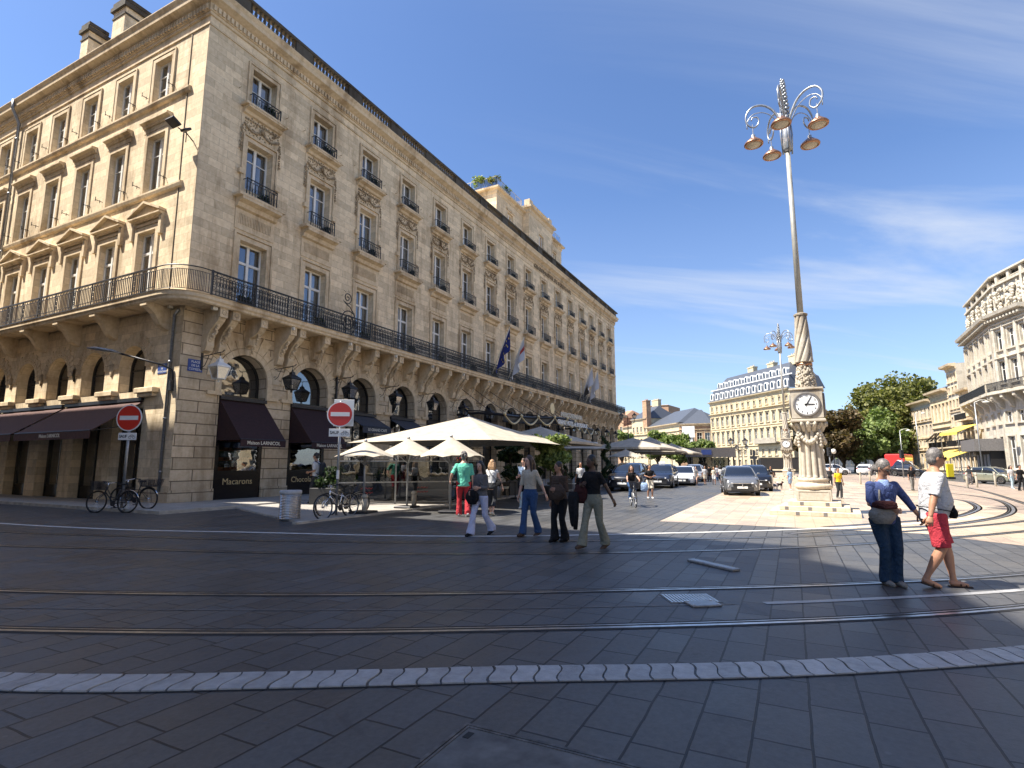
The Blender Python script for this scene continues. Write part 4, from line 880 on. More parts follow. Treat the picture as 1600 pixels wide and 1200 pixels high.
# ================================================================== OTHER BUILDINGS
def facade(root, p0, p1, H, floors, wallmat, bays, depth=12, win_name='window', trim='trim_stone', cornice=.5, bands=(), frame_t=.08, flat_end=True, glass='dark_glass', z0=0.0):
    """a wall from p0 to p1 (left to right as seen from the street). floors: (z0, z1, halfwidth, arched, hood). Children are placed in root space (root at the origin, unrotated)."""
    p0, p1 = Vector((p0[0], p0[1], 0)), Vector((p1[0], p1[1], 0)); d = p1 - p0; Ln = d.length; rz = math.atan2(d.y, d.x)
    off = p0 - root.location; off.z = 0
    xs = [Ln * (i + .5) / bays for i in range(bays)]
    mb = MB(); holes = [(x - f[2], x + f[2], f[0], f[1]) for x in xs for f in floors]
    wall_holes(mb, 0, Ln, z0, H, holes, .3)
    w_ = mb.build('wall', wallmat, root, loc=off, rot=(0, 0, rz))
    mb = MB(); mb.box(.35, Ln - .35, .36, depth, z0, H - .05); mb.quad((Ln, 0, z0), (Ln, depth, z0), (Ln, depth, H), (Ln, 0, H)); mb.quad((0, depth, z0), (0, 0, z0), (0, 0, H), (0, depth, H)); mb.quad((Ln, depth, z0), (0, depth, z0), (0, depth, H), (Ln, depth, H)); mb.quad((0, 0, H), (Ln, 0, H), (Ln, depth, H), (0, depth, H))
    mb.build('side_wall', wallmat, root, loc=off, rot=(0, 0, rz))
    mb = MB(); molding(mb, [(0, H - cornice), (.1, H - cornice * .9), (.16, H - cornice * .55), (cornice, H - cornice * .35), (cornice * 1.1, H), (0, H + .08)], [(0, 0), (Ln, 0)])
    for zb, pr in bands: molding(mb, [(0, zb - .12), (pr * .6, zb - .08), (pr, zb), (pr, zb + .12), (0, zb + .16)], [(0, 0), (Ln, 0)])
    mb.build('cornice', trim, root, loc=off, rot=(0, 0, rz))
    for fi, f in enumerate(floors):
        z_a, z_b, hw = f[0], f[1], f[2]; h = z_b - z_a
        m = MB(); t = frame_t
        m.box(-hw, -hw + t, -.03, .03, 0, h); m.box(hw - t, hw, -.03, .03, 0, h); m.box(-hw + t, hw - t, -.03, .03, h - t, h); m.box(-hw + t, hw - t, -.03, .03, 0, t); m.box(-t / 2, t / 2, -.03, .03, t, h - t); m.box(-hw + t, -t / 2, -.02, .02, h * .62, h * .62 + t * .6); m.box(t / 2, hw - t, -.02, .02, h * .62, h * .62 + t * .6)
        me = shared(win_name, m, 'white_paint'); g_ = MB(); g_.quad((-hw + t, 0, t), (hw - t, 0, t), (hw - t, 0, h - t), (-hw + t, 0, h - t)); ge = shared('pane', g_, glass)
        s_ = MB(); frame_ring(s_, hw, 0, h, .14, -.25, -.32); s_.box(-hw - .25, hw + .25, -.45, -.25, -.16, 0)
        if len(f) > 4 and f[4]: hood(s_, hw + .3, h + .2, .3, .2); s_.v = [(a, b - (.25 if b > -.05 and c > h + .15 else .25 if c > h + .15 else 0), c) for a, b, c in s_.v]
        if len(f) > 3 and f[3]: s_.tube([((hw + .2) * math.cos(a), -.3, h + .1 + (hw * .7) * math.sin(a)) for a in [PI * k_ / 8 for k_ in range(9)]], .09, 5)
        se = shared('window_frame', s_, trim)
        for x in xs:
            c_, s1_ = math.cos(rz), math.sin(rz); ly = .25
            o = link(win_name, me, root, (off.x + x * c_ - ly * s1_, off.y + x * s1_ + ly * c_, z_a), rz); link('pane', ge, o); link('surround', se, o)
    return off, rz, Ln
def gable_roof(root, off, rz, Ln, depth, H, rise, mat='slate_roof', inset=.0, hip=3.0, over=.3):
    mb = MB(); a = [(-over, -over, H), (Ln + over, -over, H), (Ln + over, depth + over, H), (-over, depth + over, H)]; m1, m2 = (hip, depth / 2, H + rise), (Ln - hip, depth / 2, H + rise)
    mb.add(a + [m1, m2], [(0, 1, 5, 4), (1, 2, 5), (2, 3, 4, 5), (3, 0, 4)]); return mb.build('roof', mat, root, loc=off, rot=(0, 0, rz))
def chimney(root, off, rz, x, y, z, h, w_=1.2, d=.7, mat='brick'):
    mb = MB(); mb.box(x - w_ / 2, x + w_ / 2, y - d / 2, y + d / 2, z, z + h); mb.box(x - w_ / 2 - .1, x + w_ / 2 + .1, y - d / 2 - .1, y + d / 2 + .1, z + h - .3, z + h - .05)
    for q in range(3): mb.lathe([(.13, 0), (.1, .45)], (x - w_ * .3 + q * w_ * .3, y, z + h), 6)
    return mb.build('chimney', mat, root, loc=off, rot=(0, 0, rz))
# the corner block across the side street, left of the viewer: it throws the shade over the foreground
A0 = thing('corner_building', 'tall pale stone block across the side street, whose shade covers the foreground', 'building', (-13.5, -4.4, 0))
o1 = facade(A0, (-14.1, -5.0), (-12.15, 14.0), 30.0, [(.3, 4.2, 1.1), (6.5, 9.5, .7), (11.5, 14.2, .7), (16, 18.5, .65), (20.5, 22.8, .65), (24.8, 27, .6)], 'hotel_stone', 6, .8, bands=((5.4, .4), (10.8, .2), (23.8, .2)), cornice=.8)
facade(A0, (-12.1, 14.05), (-12.1, 36), 30.0, [(.3, 4.2, 1.1), (6.5, 9.5, .7), (11.5, 14.2, .7), (16, 18.5, .65), (20.5, 22.8, .65), (24.8, 27, .6)], 'hotel_stone', 7, .8, bands=((5.4, .4), (10.8, .2), (23.8, .2)), cornice=.8)
o1 = facade(A0, (-40, -9.4), (-13.45, -4.4), 30.0, [(.3, 4.2, 1.1), (6.5, 9.5, .7), (11.5, 14.2, .7), (16, 18.5, .65), (20.5, 22.8, .65)], 'hotel_stone', 7, .8, bands=((5.4, .4), (10.8, .2), (23.8, .2)), cornice=.8) if False else None
mb = MB(); mb.prism([(-14.1, -5.0, 0), (-12.15, 14.0, 0), (-12.15, 36, 0), (-40, 36, 0), (-40, -9.6, 0), (-17.5, -6.9, 0), (-15.7, -6.6, 0)], (0, 0, 29.9)); mb.v = [(a + 13.5 - .45, b + 4.4 + .1, c_) for a, b, c_ in mb.v]; mb.build('body', 'hotel_stone', A0)
for q in range(4):
    for z_ in (7, 12, 17, 22):
        fr = MB(); fr.box(-.8, .8, -.12, .05, 0, 2.6); fr.box(-.06, .06, -.16, -.12, 0, 2.6); t_ = (q + .5) / 4; fr.build('window', 'white_paint', A0, loc=(-4.4 * t_ - .2 - 18 * t_, -2.2 * t_ - 1.0 * t_ - .2, z_), rot=R(8))
# the theatre side of the square, behind and to the right of the viewer (reflected in the hotel windows)
T0 = thing('theatre_building', 'long sunlit pale stone theatre front across the square, behind the viewer', 'building', (-46, -50, 0))
facade(T0, (46, -46), (-46, -46), 19.0, [(.4, 5.0, 1.2), (8, 11.5, .9), (13, 15, .8)], 'cream_stone', 23, 20, bands=((6.6, .4), (12.2, .2)), cornice=.9)
# --- right-hand palace
PR = thing('palace_building', 'tall pale palace at the right edge with carved attic and long black balcony', 'building', tuple(pt(1530, 75)))
q0, q1, q2, q3 = pt(1529, 75), pt(1577, 62.5), pt(1640, 56.5), pt(1760, 52)
fl_p = [(.9, 4.6, .62, 0, 0), (6.1, 7.4, .55, 0, 0), (10.6, 13.1, .58, 0, 1), (14.4, 16.6, .55, 0, 1)]
def palace_wing(a, b, bays, extra=True):
    off, rz, Ln = facade(PR, a, b, 18.6, fl_p, 'pale_stone', bays, 16, bands=((9.0, .25), (17.4, .2)), cornice=.95, trim='pale_stone')
    M_ = dict(loc=off, rot=(0, 0, rz)); mb = MB(); mb.box(-.1, Ln + .1, -1.3, 0, 9.3, 9.6); mb.build('balcony_slab', 'pale_stone', PR, **M_)
    mb = MB(); mb.box(-.1, Ln + .1, -1.32, -1.26, 10.55, 10.62); mb.box(-.1, Ln + .1, -1.30, -1.27, 9.66, 9.7); n_ = int(Ln / .16)
    for q in range(n_): mb.box(q * .16, q * .16 + .07, -1.3, -1.27, 9.7, 10.55)
    mb.build('balcony_railing', 'iron', PR, **M_)
    cs = MB(); cs.prism([(-.22, 0, 9.3), (-.22, -1.15, 9.3), (-.22, -1.15, 8.9), (-.22, -.55, 8.4), (-.22, -.35, 7.9), (-.22, 0, 7.7)], (.44, 0, 0)); cm = shared('console', cs, 'pale_stone'); at_ = MB()
    for i in range(bays + 1):
        x = Ln * i / bays; x = min(max(x, .3), Ln - .3); link('console', cm, PR, off + Vector((x * math.cos(rz), x * math.sin(rz), 0)), rz)
        if i > 0 or True: at_.box(x - .22, x + .22, -.22, 0, 9.9, 17.2)
    at_.build('pilasters', 'pale_stone', PR, **M_)
    mb = MB(); mb.box(.6, Ln - .1, .6, 12, 18.6, 22.6); mb.box(.4, Ln + .05, .3, 12.2, 22.0, 22.25); mb.box(.3, Ln + .1, .25, 12.3, 23.2, 23.4)
    for i in range(bays): x = Ln * (i + .5) / bays; mb.box(x - 1.0, x - .8, .45, .6, 18.7, 22); mb.box(x - .2, x + .2, .4, .7, 22.25, 23.2)
    mb.box(.5, Ln, .6, .75, 22.25, 22.5); mb.build('attic', 'pale_stone', PR, **M_)
    cv = MB(); rr = random.Random(bays)
    for i in range(bays):
        x = Ln * (i + .5) / bays
        for k_ in range(34): lump(cv, (x + rr.uniform(-.75, .75), .4, 19.2 + rr.uniform(0, 2.3)), rr.uniform(.14, .28), 6, .7, rr)
    cv.build('carving', 'pale_stone', PR, True, **M_)
    mb = MB(); [mb.box(0, Ln, -.04, 0, .5 + q * .55, .5 + q * .55 + .42) for q in range(0)]; 
    dn = MB(); [dn.box(q * .55, q * .55 + .25, -.75, -.1, 17.75, 18.0) for q in range(int(Ln / .55))]; dn.build('modillions', 'pale_stone', PR, **M_)
palace_wing(q0, q1, 5); palace_wing(q1, q2, 3); palace_wing(q2, q3, 5)
# --- row of houses between the trees and the palace
def house(name, label, xa, da, xb, db, H, floors, mat, bays, roof=None, rise=1.5, depth=12, bands=(), balc=None, cornice=.5, awn=None, base='trim_stone', hip=3.0, arched=False):
    a, b = pt(xa, da), pt(xb, db); root = thing(name, label, 'building', tuple(a))
    off, rz, Ln = facade(root, a, b, H, floors, mat, bays, depth, bands=bands, cornice=cornice, trim=base)
    if roof: gable_roof(root, off, rz, Ln, depth, H + .08, rise, roof, hip=min(hip, Ln * .3))
    if balc:
        for z_ in balc:
            mb = MB(); mb.box(0, Ln, -.9, 0, z_, z_ + .2); mb.build('balcony', base, root, loc=off, rot=(0, 0, rz))
            mb = MB(); mb.box(0, Ln, -.9, -.85, z_ + 1.0, z_ + 1.07); [mb.box(q * .2, q * .2 + .07, -.9, -.86, z_ + .2, z_ + 1.0) for q in range(int(Ln / .2))]; mb.build('balcony_railing', 'iron', root, loc=off, rot=(0, 0, rz))
    return root, off, rz, Ln
h1 = house('stone_house', 'far pale house beside the big trees, leftmost of the right-hand row', 1429, 104, 1464, 94, 12.6, [(.6, 3.2, .6), (4.4, 5.6, .4), (6.2, 8.2, .45), (9.4, 11.2, .42)], 'pale_stone', 6, 'slate_roof', 1.2, bands=((3.8, .3), (5.9, .2), (8.8, .25)), cornice=.8)
h2 = house('stone_house', 'cream house with striped awnings under its long first-floor balcony', 1464, 93.5, 1494, 86, 13.4, [(.6, 3.2, .7), (4.9, 6.6, .45), (8.3, 11.2, .55)], 'cream_stone', 5, 'slate_roof', 2.6, bands=((7.3, .25), (11.8, .1)), balc=(3.9,), cornice=.9)
h3 = house('stone_house', 'narrow tall cream house of many small windows, highest of the right-hand row', 1494, 85.5, 1511, 81.5, 16.6, [(.6, 3.2, .6), (4.9, 6.2, .42), (7.2, 8.6, .40), (9.9, 11.2, .38), (12.2, 13.2, .34), (14.0, 15.2, .34)], 'pale_stone', 3, None, bands=((6.7, .2), (9.3, .15)), cornice=.9, balc=(3.9,))
h4 = house('stone_house', 'low cream house with black slanting awnings tucked against the palace', 1511, 81, 1531, 76.5, 12.2, [(.6, 3.2, .8), (4.9, 6.8, .55), (8.4, 10.8, .5)], 'pale_stone', 3, None, bands=((7.9, .3),), balc=(3.9, 7.6), cornice=.7)
for (hh, z_, m_, nb) in ((h2, 6.6, 'shop_black', 4), (h4, 7.2, 'shop_black', 3)):
    root, off, rz, Ln = hh
    for i in range(nb):
        x = Ln * (i + .5) / nb; mb = MB(); mb.prism([(x - .55, -.02, z_), (x + .55, -.02, z_), (x + .55, -1.5, z_ - 1.5), (x - .55, -1.5, z_ - 1.5)], (0, -.02, .04)); mb.build('window_awning', m_, root, loc=off, rot=(0, 0, rz))
def street_awning(label, px0, d0, px1, d1, z0, z1, proj, mat='yellow_canvas'):
    a, b = pt(px0, d0), pt(px1, d1); d = b - a; rz = math.atan2(d.y, d.x); Ln = d.length
    t = thing('cafe_awning', label, 'awning', (a.x, a.y, 0), rz); mb = MB(); mb.prism([(0, 0, z1), (Ln, 0, z1), (Ln, -proj, z0), (0, -proj, z0)], (0, 0, .06)); mb.build('canvas', mat, t)
    mb = MB(); mb.box(0, Ln, -proj - .03, -proj, z0 - .3, z0 - .002); mb.build('valance', mat, t); mb = MB(); [mb.tube([(x, 0, z1 - .8), (x, -proj, z0)], .03, 5) for x in (.2, Ln - .2)]; [mb.box(x - .04, x + .04, -proj + .05, -proj + .13, 0, z0 - .05) for x in (.1, Ln - .1)]; mb.build('frame', 'galv', t)
street_awning('lower yellow cafe awning behind the grey-haired man', 1486, 80, 1529, 71, 2.2, 3.4, 3.0)
street_awning('upper yellow awning above the cafe, against the palace side', 1505, 76, 1535, 71.5, 5.6, 6.6, 2.4)
t = thing('kiosk_front', 'dark cafe front with a flat black canopy at the foot of the palace', 'shopfront', tuple(pt(1527, 70)), math.atan2(*(lambda v: (v.y, v.x))(pt(1560, 62) - pt(1527, 70))))
mb = MB(); mb.box(0, 6.2, 0, 2.5, 0, 3.0); mb.build('front_wall', 'blackened', t); mb = MB(); mb.box(-.3, 6.6, -1.4, 2.6, 3.0, 4.4); mb.build('canopy', 'dark_insets', t); mb = MB(); [mb.box(x, x + .9, -.06, -.002, .5, 2.6) for x in (.5, 2.0, 3.6, 5.0)]; mb.build('panel', 'zinc', t)
# --- the mansard block straight ahead
MZ = [(1.0, 3.0, .55), (4.4, 6.2, .5), (8.0, 11.6, .55, 0, 0), (13.8, 16.3, .55, 0, 1), (18.7, 20.2, .45, 1, 0)]
d0, d1 = 146, 116; sc_ = .80
MZ = [(1.0, 2.4, .42), (3.4, 4.8, .40), (6.3, 9.3, .46, 0, 1), (10.9, 13.0, .46, 0, 1), (14.9, 16.1, .36, 1, 0)]
a, b = pt(1113.5, d0), pt(1242, d1); MR = thing('mansard_building', 'sunlit cream block with two rows of white round dormers in its slate roof', 'building', tuple(a))
off, rz, Ln = facade(MR, a, b, 17.6, MZ, 'cream_stone', 14, 6.5, bands=((5.6, .2), (10.2, .15), (14.2, .45)), cornice=.6, trim='cream_stone')
Mk = dict(loc=off, rot=(0, 0, rz))
mb = MB(); rp = [(0.0, 17.7), (-.8, 20.6), (-1.0, 20.75), (-3.4, 23.9)]
for (y0_, z0_), (y1_, z1_) in zip(rp[:-1], rp[1:]):
    mb.quad((-y0_ * 1, -y0_ * 1 + .0, z0_), (Ln + y0_, -y0_, z0_), (Ln + y1_, -y1_, z1_), (-y1_, -y1_, z1_)); mb.quad((-y0_, 9 + y0_, z0_), (-y0_, -y0_, z0_), (-y1_, -y1_, z1_), (-y1_, 9 + y1_, z1_)); mb.quad((Ln + y0_, -y0_, z0_), (Ln + y0_, 9 + y0_, z0_), (Ln + y1_, 9 + y1_, z1_), (Ln + y1_, -y1_, z1_))
mb.quad((3.4, 3.4, 23.9), (Ln - 3.4, 3.4, 23.9), (Ln - 3.4, 5.6, 24.2), (3.4, 5.6, 24.2))
rf = mb.build('roof', 'slate_roof', MR, **Mk)
def dormer(w_, h):
    f = MB(); n_ = 8; A = [(-w_ * math.cos(PI * k_ / n_), h + w_ * math.sin(PI * k_ / n_)) for k_ in range(n_ + 1)]; pts = [(-w_, 0, 0), (w_, 0, 0)] + [(-x_, 0, z_) for x_, z_ in A]
    f.prism(pts, (0, 1.2, 0)); return f
dm = shared('dormer', dormer(.62, 1.2), 'white_paint'); g_ = dormer(.36, .95); g_.v = [(x_, (0 if y_ < .5 else .04) - .05, z_ + .3) for x_, y_, z_ in g_.v]; dg = shared('pane', g_, 'dark_glass')
for row, (n_, y_, z_, s_) in enumerate(((14, .05, 18.0, 1.0), (12, 1.3, 20.9, .92))):
    for i in range(n_):
        x = (Ln * (i + .5) / n_) if row == 0 else 1.6 + (Ln - 3.2) * (i + .5) / n_
        o = link('dormer', dm, MR, off + Matrix.Rotation(rz, 3, 'Z') @ Vector((x, y_, z_)), rz); o.scale = (s_, 1, s_); link('pane', dg, o)
mb = MB(); mb.box(-.2, Ln + .2, .72, .95, 20.62, 20.85); mb.build('roof_band', 'white_paint', MR, **Mk)
for x, h_ in ((Ln * .42, 2.0), (Ln * .66, 1.7), (Ln * .9, 2.2)): chimney(MR, off, rz, x, 4.3, 23.3, h_, 2.2, 1.2, 'cream_stone')
mb = MB(); mb.box(Ln - 11.5, Ln - 4, -1.2, 0, 6.0, 6.3); mb.box(Ln - 11.5, Ln - 4, -1.2, -1.1, 6.3, 7.2); mb.build('balcony', 'grey_stone', MR, **Mk)
for x in (Ln - 13.5, Ln - 33):
    mb = MB(); mb.prism([(x - 1.3, -.04, 0), (x + 1.3, -.04, 0), (x + 1.3, -.04, 3.4)] + [(x + 1.3 * math.cos(PI * k_ / 8), -.04, 3.4 + 1.3 * math.sin(PI * k_ / 8)) for k_ in range(1, 8)] + [(x - 1.3, -.04, 3.4)], (0, .03, 0)); mb.build('gateway', 'blackened', MR, **Mk)
mb = MB(); [mb.tube([(x, -.12, .2), (x, -.12, 17)], .09, 6) for x in (9.5, 29)]; mb.build('drainpipe', 'grey_stone', MR, **Mk)
# --- houses left of it, towards the hotel's far end
f1 = house('slate_roofed_house', 'low cream house with a broad slate roof, left of the mansard block', 1064, 150, 1114, 147, 12.2, [(3.5, 5.0, .6), (7.0, 9.8, .65, 1, 0)], 'pink_stone', 4, 'slate_roof', 4.4, 16, bands=((6.0, .2), (10.6, .3)), cornice=.7, hip=4)
f1b = house('slate_roofed_house', 'long cream wing with round-topped windows and a slate roof, its end draped in white sheeting', 1011, 172, 1063.5, 150, 12.6, [(3.5, 5.0, .5), (7.2, 9.4, .5, 1, 0)], 'cream_stone', 9, 'slate_roof', 4.6, 15, bands=((5.9, .2), (10.4, .3)), cornice=.7, hip=5)
mb = MB(); mb.box(-.2, 3.0, -1.0, -.1, 8.4, 11.4); mb.box(.3, 2.4, -.8, -.05, 6.6, 8.39); mb.build('scaffold_sheeting', 'white_paint', f1[0], loc=(-1.5, -1.2, 0), rot=(0, 0, f1[2]))
f2 = house('cream_house', 'small cream house with grey dormers and a tall brick chimney stack', 989, 178, 1013, 170, 15.5, [(3.5, 5.0, .5), (7.4, 9.2, .5), (11.2, 13.0, .45)], 'cream_stone', 4, 'slate_roof', 4.2, 12, bands=((6, .2), (10.4, .4)), cornice=.5, hip=2)
chimney(f2[0], f2[1], f2[2], f2[3] - .8, .6, 12.5, 8.6, 2.2, 1.6, 'pink_stone'); chimney(f2[0], f2[1], f2[2], 4.0, 7, 18, 4.0, 3.4, 1.2, 'cream_stone')
f3 = house('brick_house', 'far orange-brick house wall rising behind the slate roofs', 1016, 196, 1048, 192, 22.0, [(16.5, 18.6, .8)], 'pink_stone', 2, None, 0, 14, cornice=.3)
f4 = house('cream_house', 'plain cream house at the far left of the distant row', 975, 186, 990, 179, 13.6, [(3.5, 5.0, .5), (7.0, 9.0, .5), (10.4, 11.8, .45)], 'cream_stone', 3, 'clay_tile', 2.2, 14, bands=((6, .2),), hip=2)
f5 = house('brown_house', 'brownish rendered house with a red tile roof, peeping out past the hotel end', 955, 192, 976, 187, 17.0, [(7.0, 9.0, .5), (12.0, 14.0, .5)], 'pink_stone', 3, 'clay_tile', 3.0, 14, hip=2)
# far house rows closing the view down the avenue behind the trees
house('far_house', 'distant cream house front glimpsed below the tree crowns', 1255, 230, 1420, 235, 9.0, [(1, 3.5, .7), (5, 7.2, .6)], 'pale_stone', 14, 'slate_roof', 2, 12)
# ================================================================== TREES
def leaf_blob(mb, c, rad, n, size, rg, flat=.8):
    for _ in range(n):
        while True:
            p = Vector((rg.uniform(-1, 1), rg.uniform(-1, 1), rg.uniform(-1, 1)))
            if .25 < p.length < 1: break
        p = p * (rad * rg.uniform(.75, 1.05)); p.z *= flat; p += Vector(c); s = size * rg.uniform(.6, 1.3)
        u = Vector((rg.gauss(0, 1), rg.gauss(0, 1), rg.gauss(0, .6))).normalized(); v = u.orthogonal(); v.rotate(Matrix.Rotation(rg.uniform(0, 6.28), 3, u)) 
        v.normalize(); w_ = u * s; v = v * s * .5
        mb.add([p - w_ * .5, p + v, p + w_ * .5, p - v], [(0, 1, 2, 3)])
def tree(name, label, loc, H, R_, trunk_h, leaf, bark='bark', n=14, per=260, size=.35, seed=0, group=None, cat='tree', flat=.8, cz=None):
    rg = random.Random(seed); t = thing(name, label, cat, loc, 0, group)
    tr = MB(); th = trunk_h; tr.tube([(0, 0, -.1), (.03 * H * rg.uniform(-1, 1), 0, th * .6), (0, .02 * H * rg.uniform(-1, 1), th), (0, 0, H * .75)], [R_ * .09, R_ * .065, R_ * .05, R_ * .012], 8)
    cr_ = MB(); cz = cz or (th + (H - th) * .5)
    for i in range(n):
        a = i * 2.4 + rg.uniform(-.4, .4); rr = R_ * .72 * math.sqrt((i + .5) / n); zz = cz + (H - cz) * .72 * rg.uniform(-1, 1) * math.sqrt(max(0.05, 1 - (rr / R_) ** 2))
        c_ = (rr * math.cos(a), rr * math.sin(a), max(zz, th * .9)); tr.tube([(0, 0, th * rg.uniform(.7, 1)), (c_[0] * .5, c_[1] * .5, (th + c_[2]) / 2 - .1), c_], [R_ * .035, R_ * .022, R_ * .008], 5)
        leaf_blob(cr_, c_, R_ * rg.uniform(.26, .42), per, size, rg, flat)
    tr.build('trunk', bark, t, True); cr_.build('crown', leaf, t); return t
tg = None
tree('plane_tree', 'biggest dark green tree, beside the first house of the right-hand row', pt(1428, 112), 21.0, 9.4, 1.8, 'leaf_green', n=46, per=330, size=.62, seed=1)
tree('plane_tree', 'broad green tree just left of the biggest one', pt(1394, 108), 18.6, 7.6, 1.8, 'leaf_green', n=38, per=300, size=.60, seed=2)
tree('plane_tree', 'mid-height green tree filling the gap behind the woman with the bag', pt(1370, 104), 12.5, 6.0, 1.6, 'leaf_olive', n=30, per=260, size=.55, seed=3)
tree('plane_tree', 'low bright green tree above the parked white cars', pt(1338, 100), 9.8, 5.6, 1.6, 'leaf_olive', n=28, per=260, size=.52, seed=4)
tree('plane_tree', 'pointed green tree top standing alone between the brown tree and the big trees', pt(1353, 128), 14.6, 4.4, 3.2, 'leaf_green', n=24, per=260, size=.55, seed=5)
tree('chestnut_tree', 'brown-leaved tree right behind the stone clock column', pt(1293, 92), 11.2, 6.0, 1.8, 'leaf_brown', n=34, per=300, size=.55, seed=6)
tree('chestnut_tree', 'smaller browning tree partly hidden by the clock column', pt(1318, 100), 10.0, 4.2, 1.8, 'leaf_brown', n=24, per=280, size=.55, seed=7)
tree('plane_tree', 'rear green tree between the big trees and the house roofs', pt(1452, 128), 19.5, 7.5, 2.2, 'leaf_green', n=28, per=280, size=.65, seed=8)
tree('street_tree', 'round olive-green tree below the draped house, right of the far parasols', pt(1062, 84), 6.0, 3.3, 1.7, 'leaf_olive', n=26, per=280, size=.36, seed=9)
tree('street_tree', 'round olive-green tree in front of the mansard block', pt(1092, 82), 5.2, 2.8, 1.5, 'leaf_olive', n=24, per=260, size=.34, seed=10)
tree('street_tree', 'small tree rising just above the far parasols', pt(1028, 92), 7.2, 2.4, 1.8, 'leaf_olive', n=18, per=220, size=.34, seed=12)
tree('street_tree', 'dry pale tree showing past the far end of the hotel', pt(972, 110), 9.4, 2.8, 2.0, 'leaf_olive', n=18, per=200, size=.4, seed=11)
# ================================================================== STREET OBJECTS
def disc(mb, c, r, y, n=28, thick=.004):
    mb.prism([(c[0] + r * math.cos(2 * PI * k / n), y, c[1] + r * math.sin(2 * PI * k / n)) for k in range(n)], (0, -thick, 0))
def no_entry(loc, rz, label, H, lean=0.0, r=.40, extra=False):
    t = thing('no_entry_sign', label, 'road sign', loc, rz)
    mb = MB(); mb.tube([(0, 0, 0), (lean * H, 0, H)], .038, 10); mb.lathe([(.075, 0), (.075, .04), (.05, .06)], (0, 0, 0), 10); mb.build('post', 'galv', t, True)
    zc_ = H - r - .02; xo = lean * zc_
    mb = MB(); disc(mb, (xo, zc_), r, -.045, 36, .012); d_ = mb.build('disc', 'sign_white', t)
    mb = MB(); disc(mb, (xo, zc_), r - .035, -.0575, 36, .003); mb.build('red_field', 'sign_red', d_)
    mb = MB(); mb.box(xo - r * .72, xo + r * .72, -.064, -.061, zc_ - r * .16, zc_ + r * .16); mb.build('white_bar', 'sign_white', d_)
    mb = MB(); disc(mb, (xo, zc_), r - .005, -.030, 36, .012); mb.build('back', 'galv', d_)
    zb = zc_ - r - .17; mb = MB(); mb.bevbox(xo - .30, xo + .30, -.06, -.045, zb - .115, zb + .115, .004); p_ = mb.build('supplement_plate', 'sign_white', t)
    textmesh('SAUF', .125, .002, 'CENTER', .003, .9).build('lettering', 'letter_black', p_, loc=(xo - .14, -.064, zb))
    bk = MB(); 
    for cx in (.09, .22): bk.tube([(xo + cx + .045 * math.cos(a), -.063, zb - .025 + .045 * math.sin(a)) for a in [k * PI / 5 for k in range(10)]], .005, 4, closed=True)
    bk.tube([(xo + .07, -.063, zb - .025), (xo + .12, -.063, zb + .05), (xo + .19, -.063, zb + .05), (xo + .22, -.063, zb - .025)], .005, 4); bk.tube([(xo + .12, -.063, zb + .05), (xo + .15, -.063, zb - .02), (xo + .19, -.063, zb + .05)], .005, 4); bk.build('bicycle_symbol', 'letter_black', p_)
    if extra:
        mb = MB(); mb.bevbox(xo - .2, xo + .38, .02, .035, zc_ - .35, zc_ + .45, .004); mb.build('rear_plate', 'sign_white', t); mb = MB(); mb.tube([(lean * 1.1, 0, 1.1), (lean * 1.35, 0, 1.35)], .043, 10); mb.build('sticker_band', 'sign_white', t)
    return t
VZ = math.atan2(-.89, .45)   # a sign facing straight at the viewer has its local x along the camera's right
no_entry((-2.46, -1.63, .08), R(-66), 'shaded no-entry sign on a grey post beside the dark bikes, at the hotel corner', 3.38, .0, .43)
no_entry((-.46, -8.79, 0), R(-55), 'bright no-entry sign above the silver bicycle, in front of the chocolate shop', 3.40, .0, .38, True)
# litter bin
simple('bin_bag', (.45, .45, .45), .6, 0, 8, .1)
t = thing('litter_bin', 'grey ribbed metal litter bin with a white bag folded over its rim', 'litter bin', (-1.75, -8.35, 0))
mb = MB(); mb.lathe([(.26, .03), (.27, .06), (.275, .72), (.25, .74), (.245, .1)], (0, 0, 0), 24, cap=False); mb.lathe([(.2, .0), (.25, .02), (.25, .05)], (0, 0, 0), 16); mb.build('body', 'galv', t, True)
mb = MB()
for z_ in [.08 + .042 * k for k in range(15)]: mb.tube([(.278 * math.cos(a), .278 * math.sin(a), z_ + .008 * math.sin(3 * a)) for a in [k * PI / 12 for k in range(24)]], .010, 4, closed=True)
mb.build('slat_ring', 'steel', t)
mb = MB(); mb.lathe([(.285, .72), (.295, .74), (.29, .80), (.27, .815), (.24, .80), (.235, .6)], (0, 0, 0), 24, cap=False); b_ = mb.build('bag', 'bin_bag', t, True)
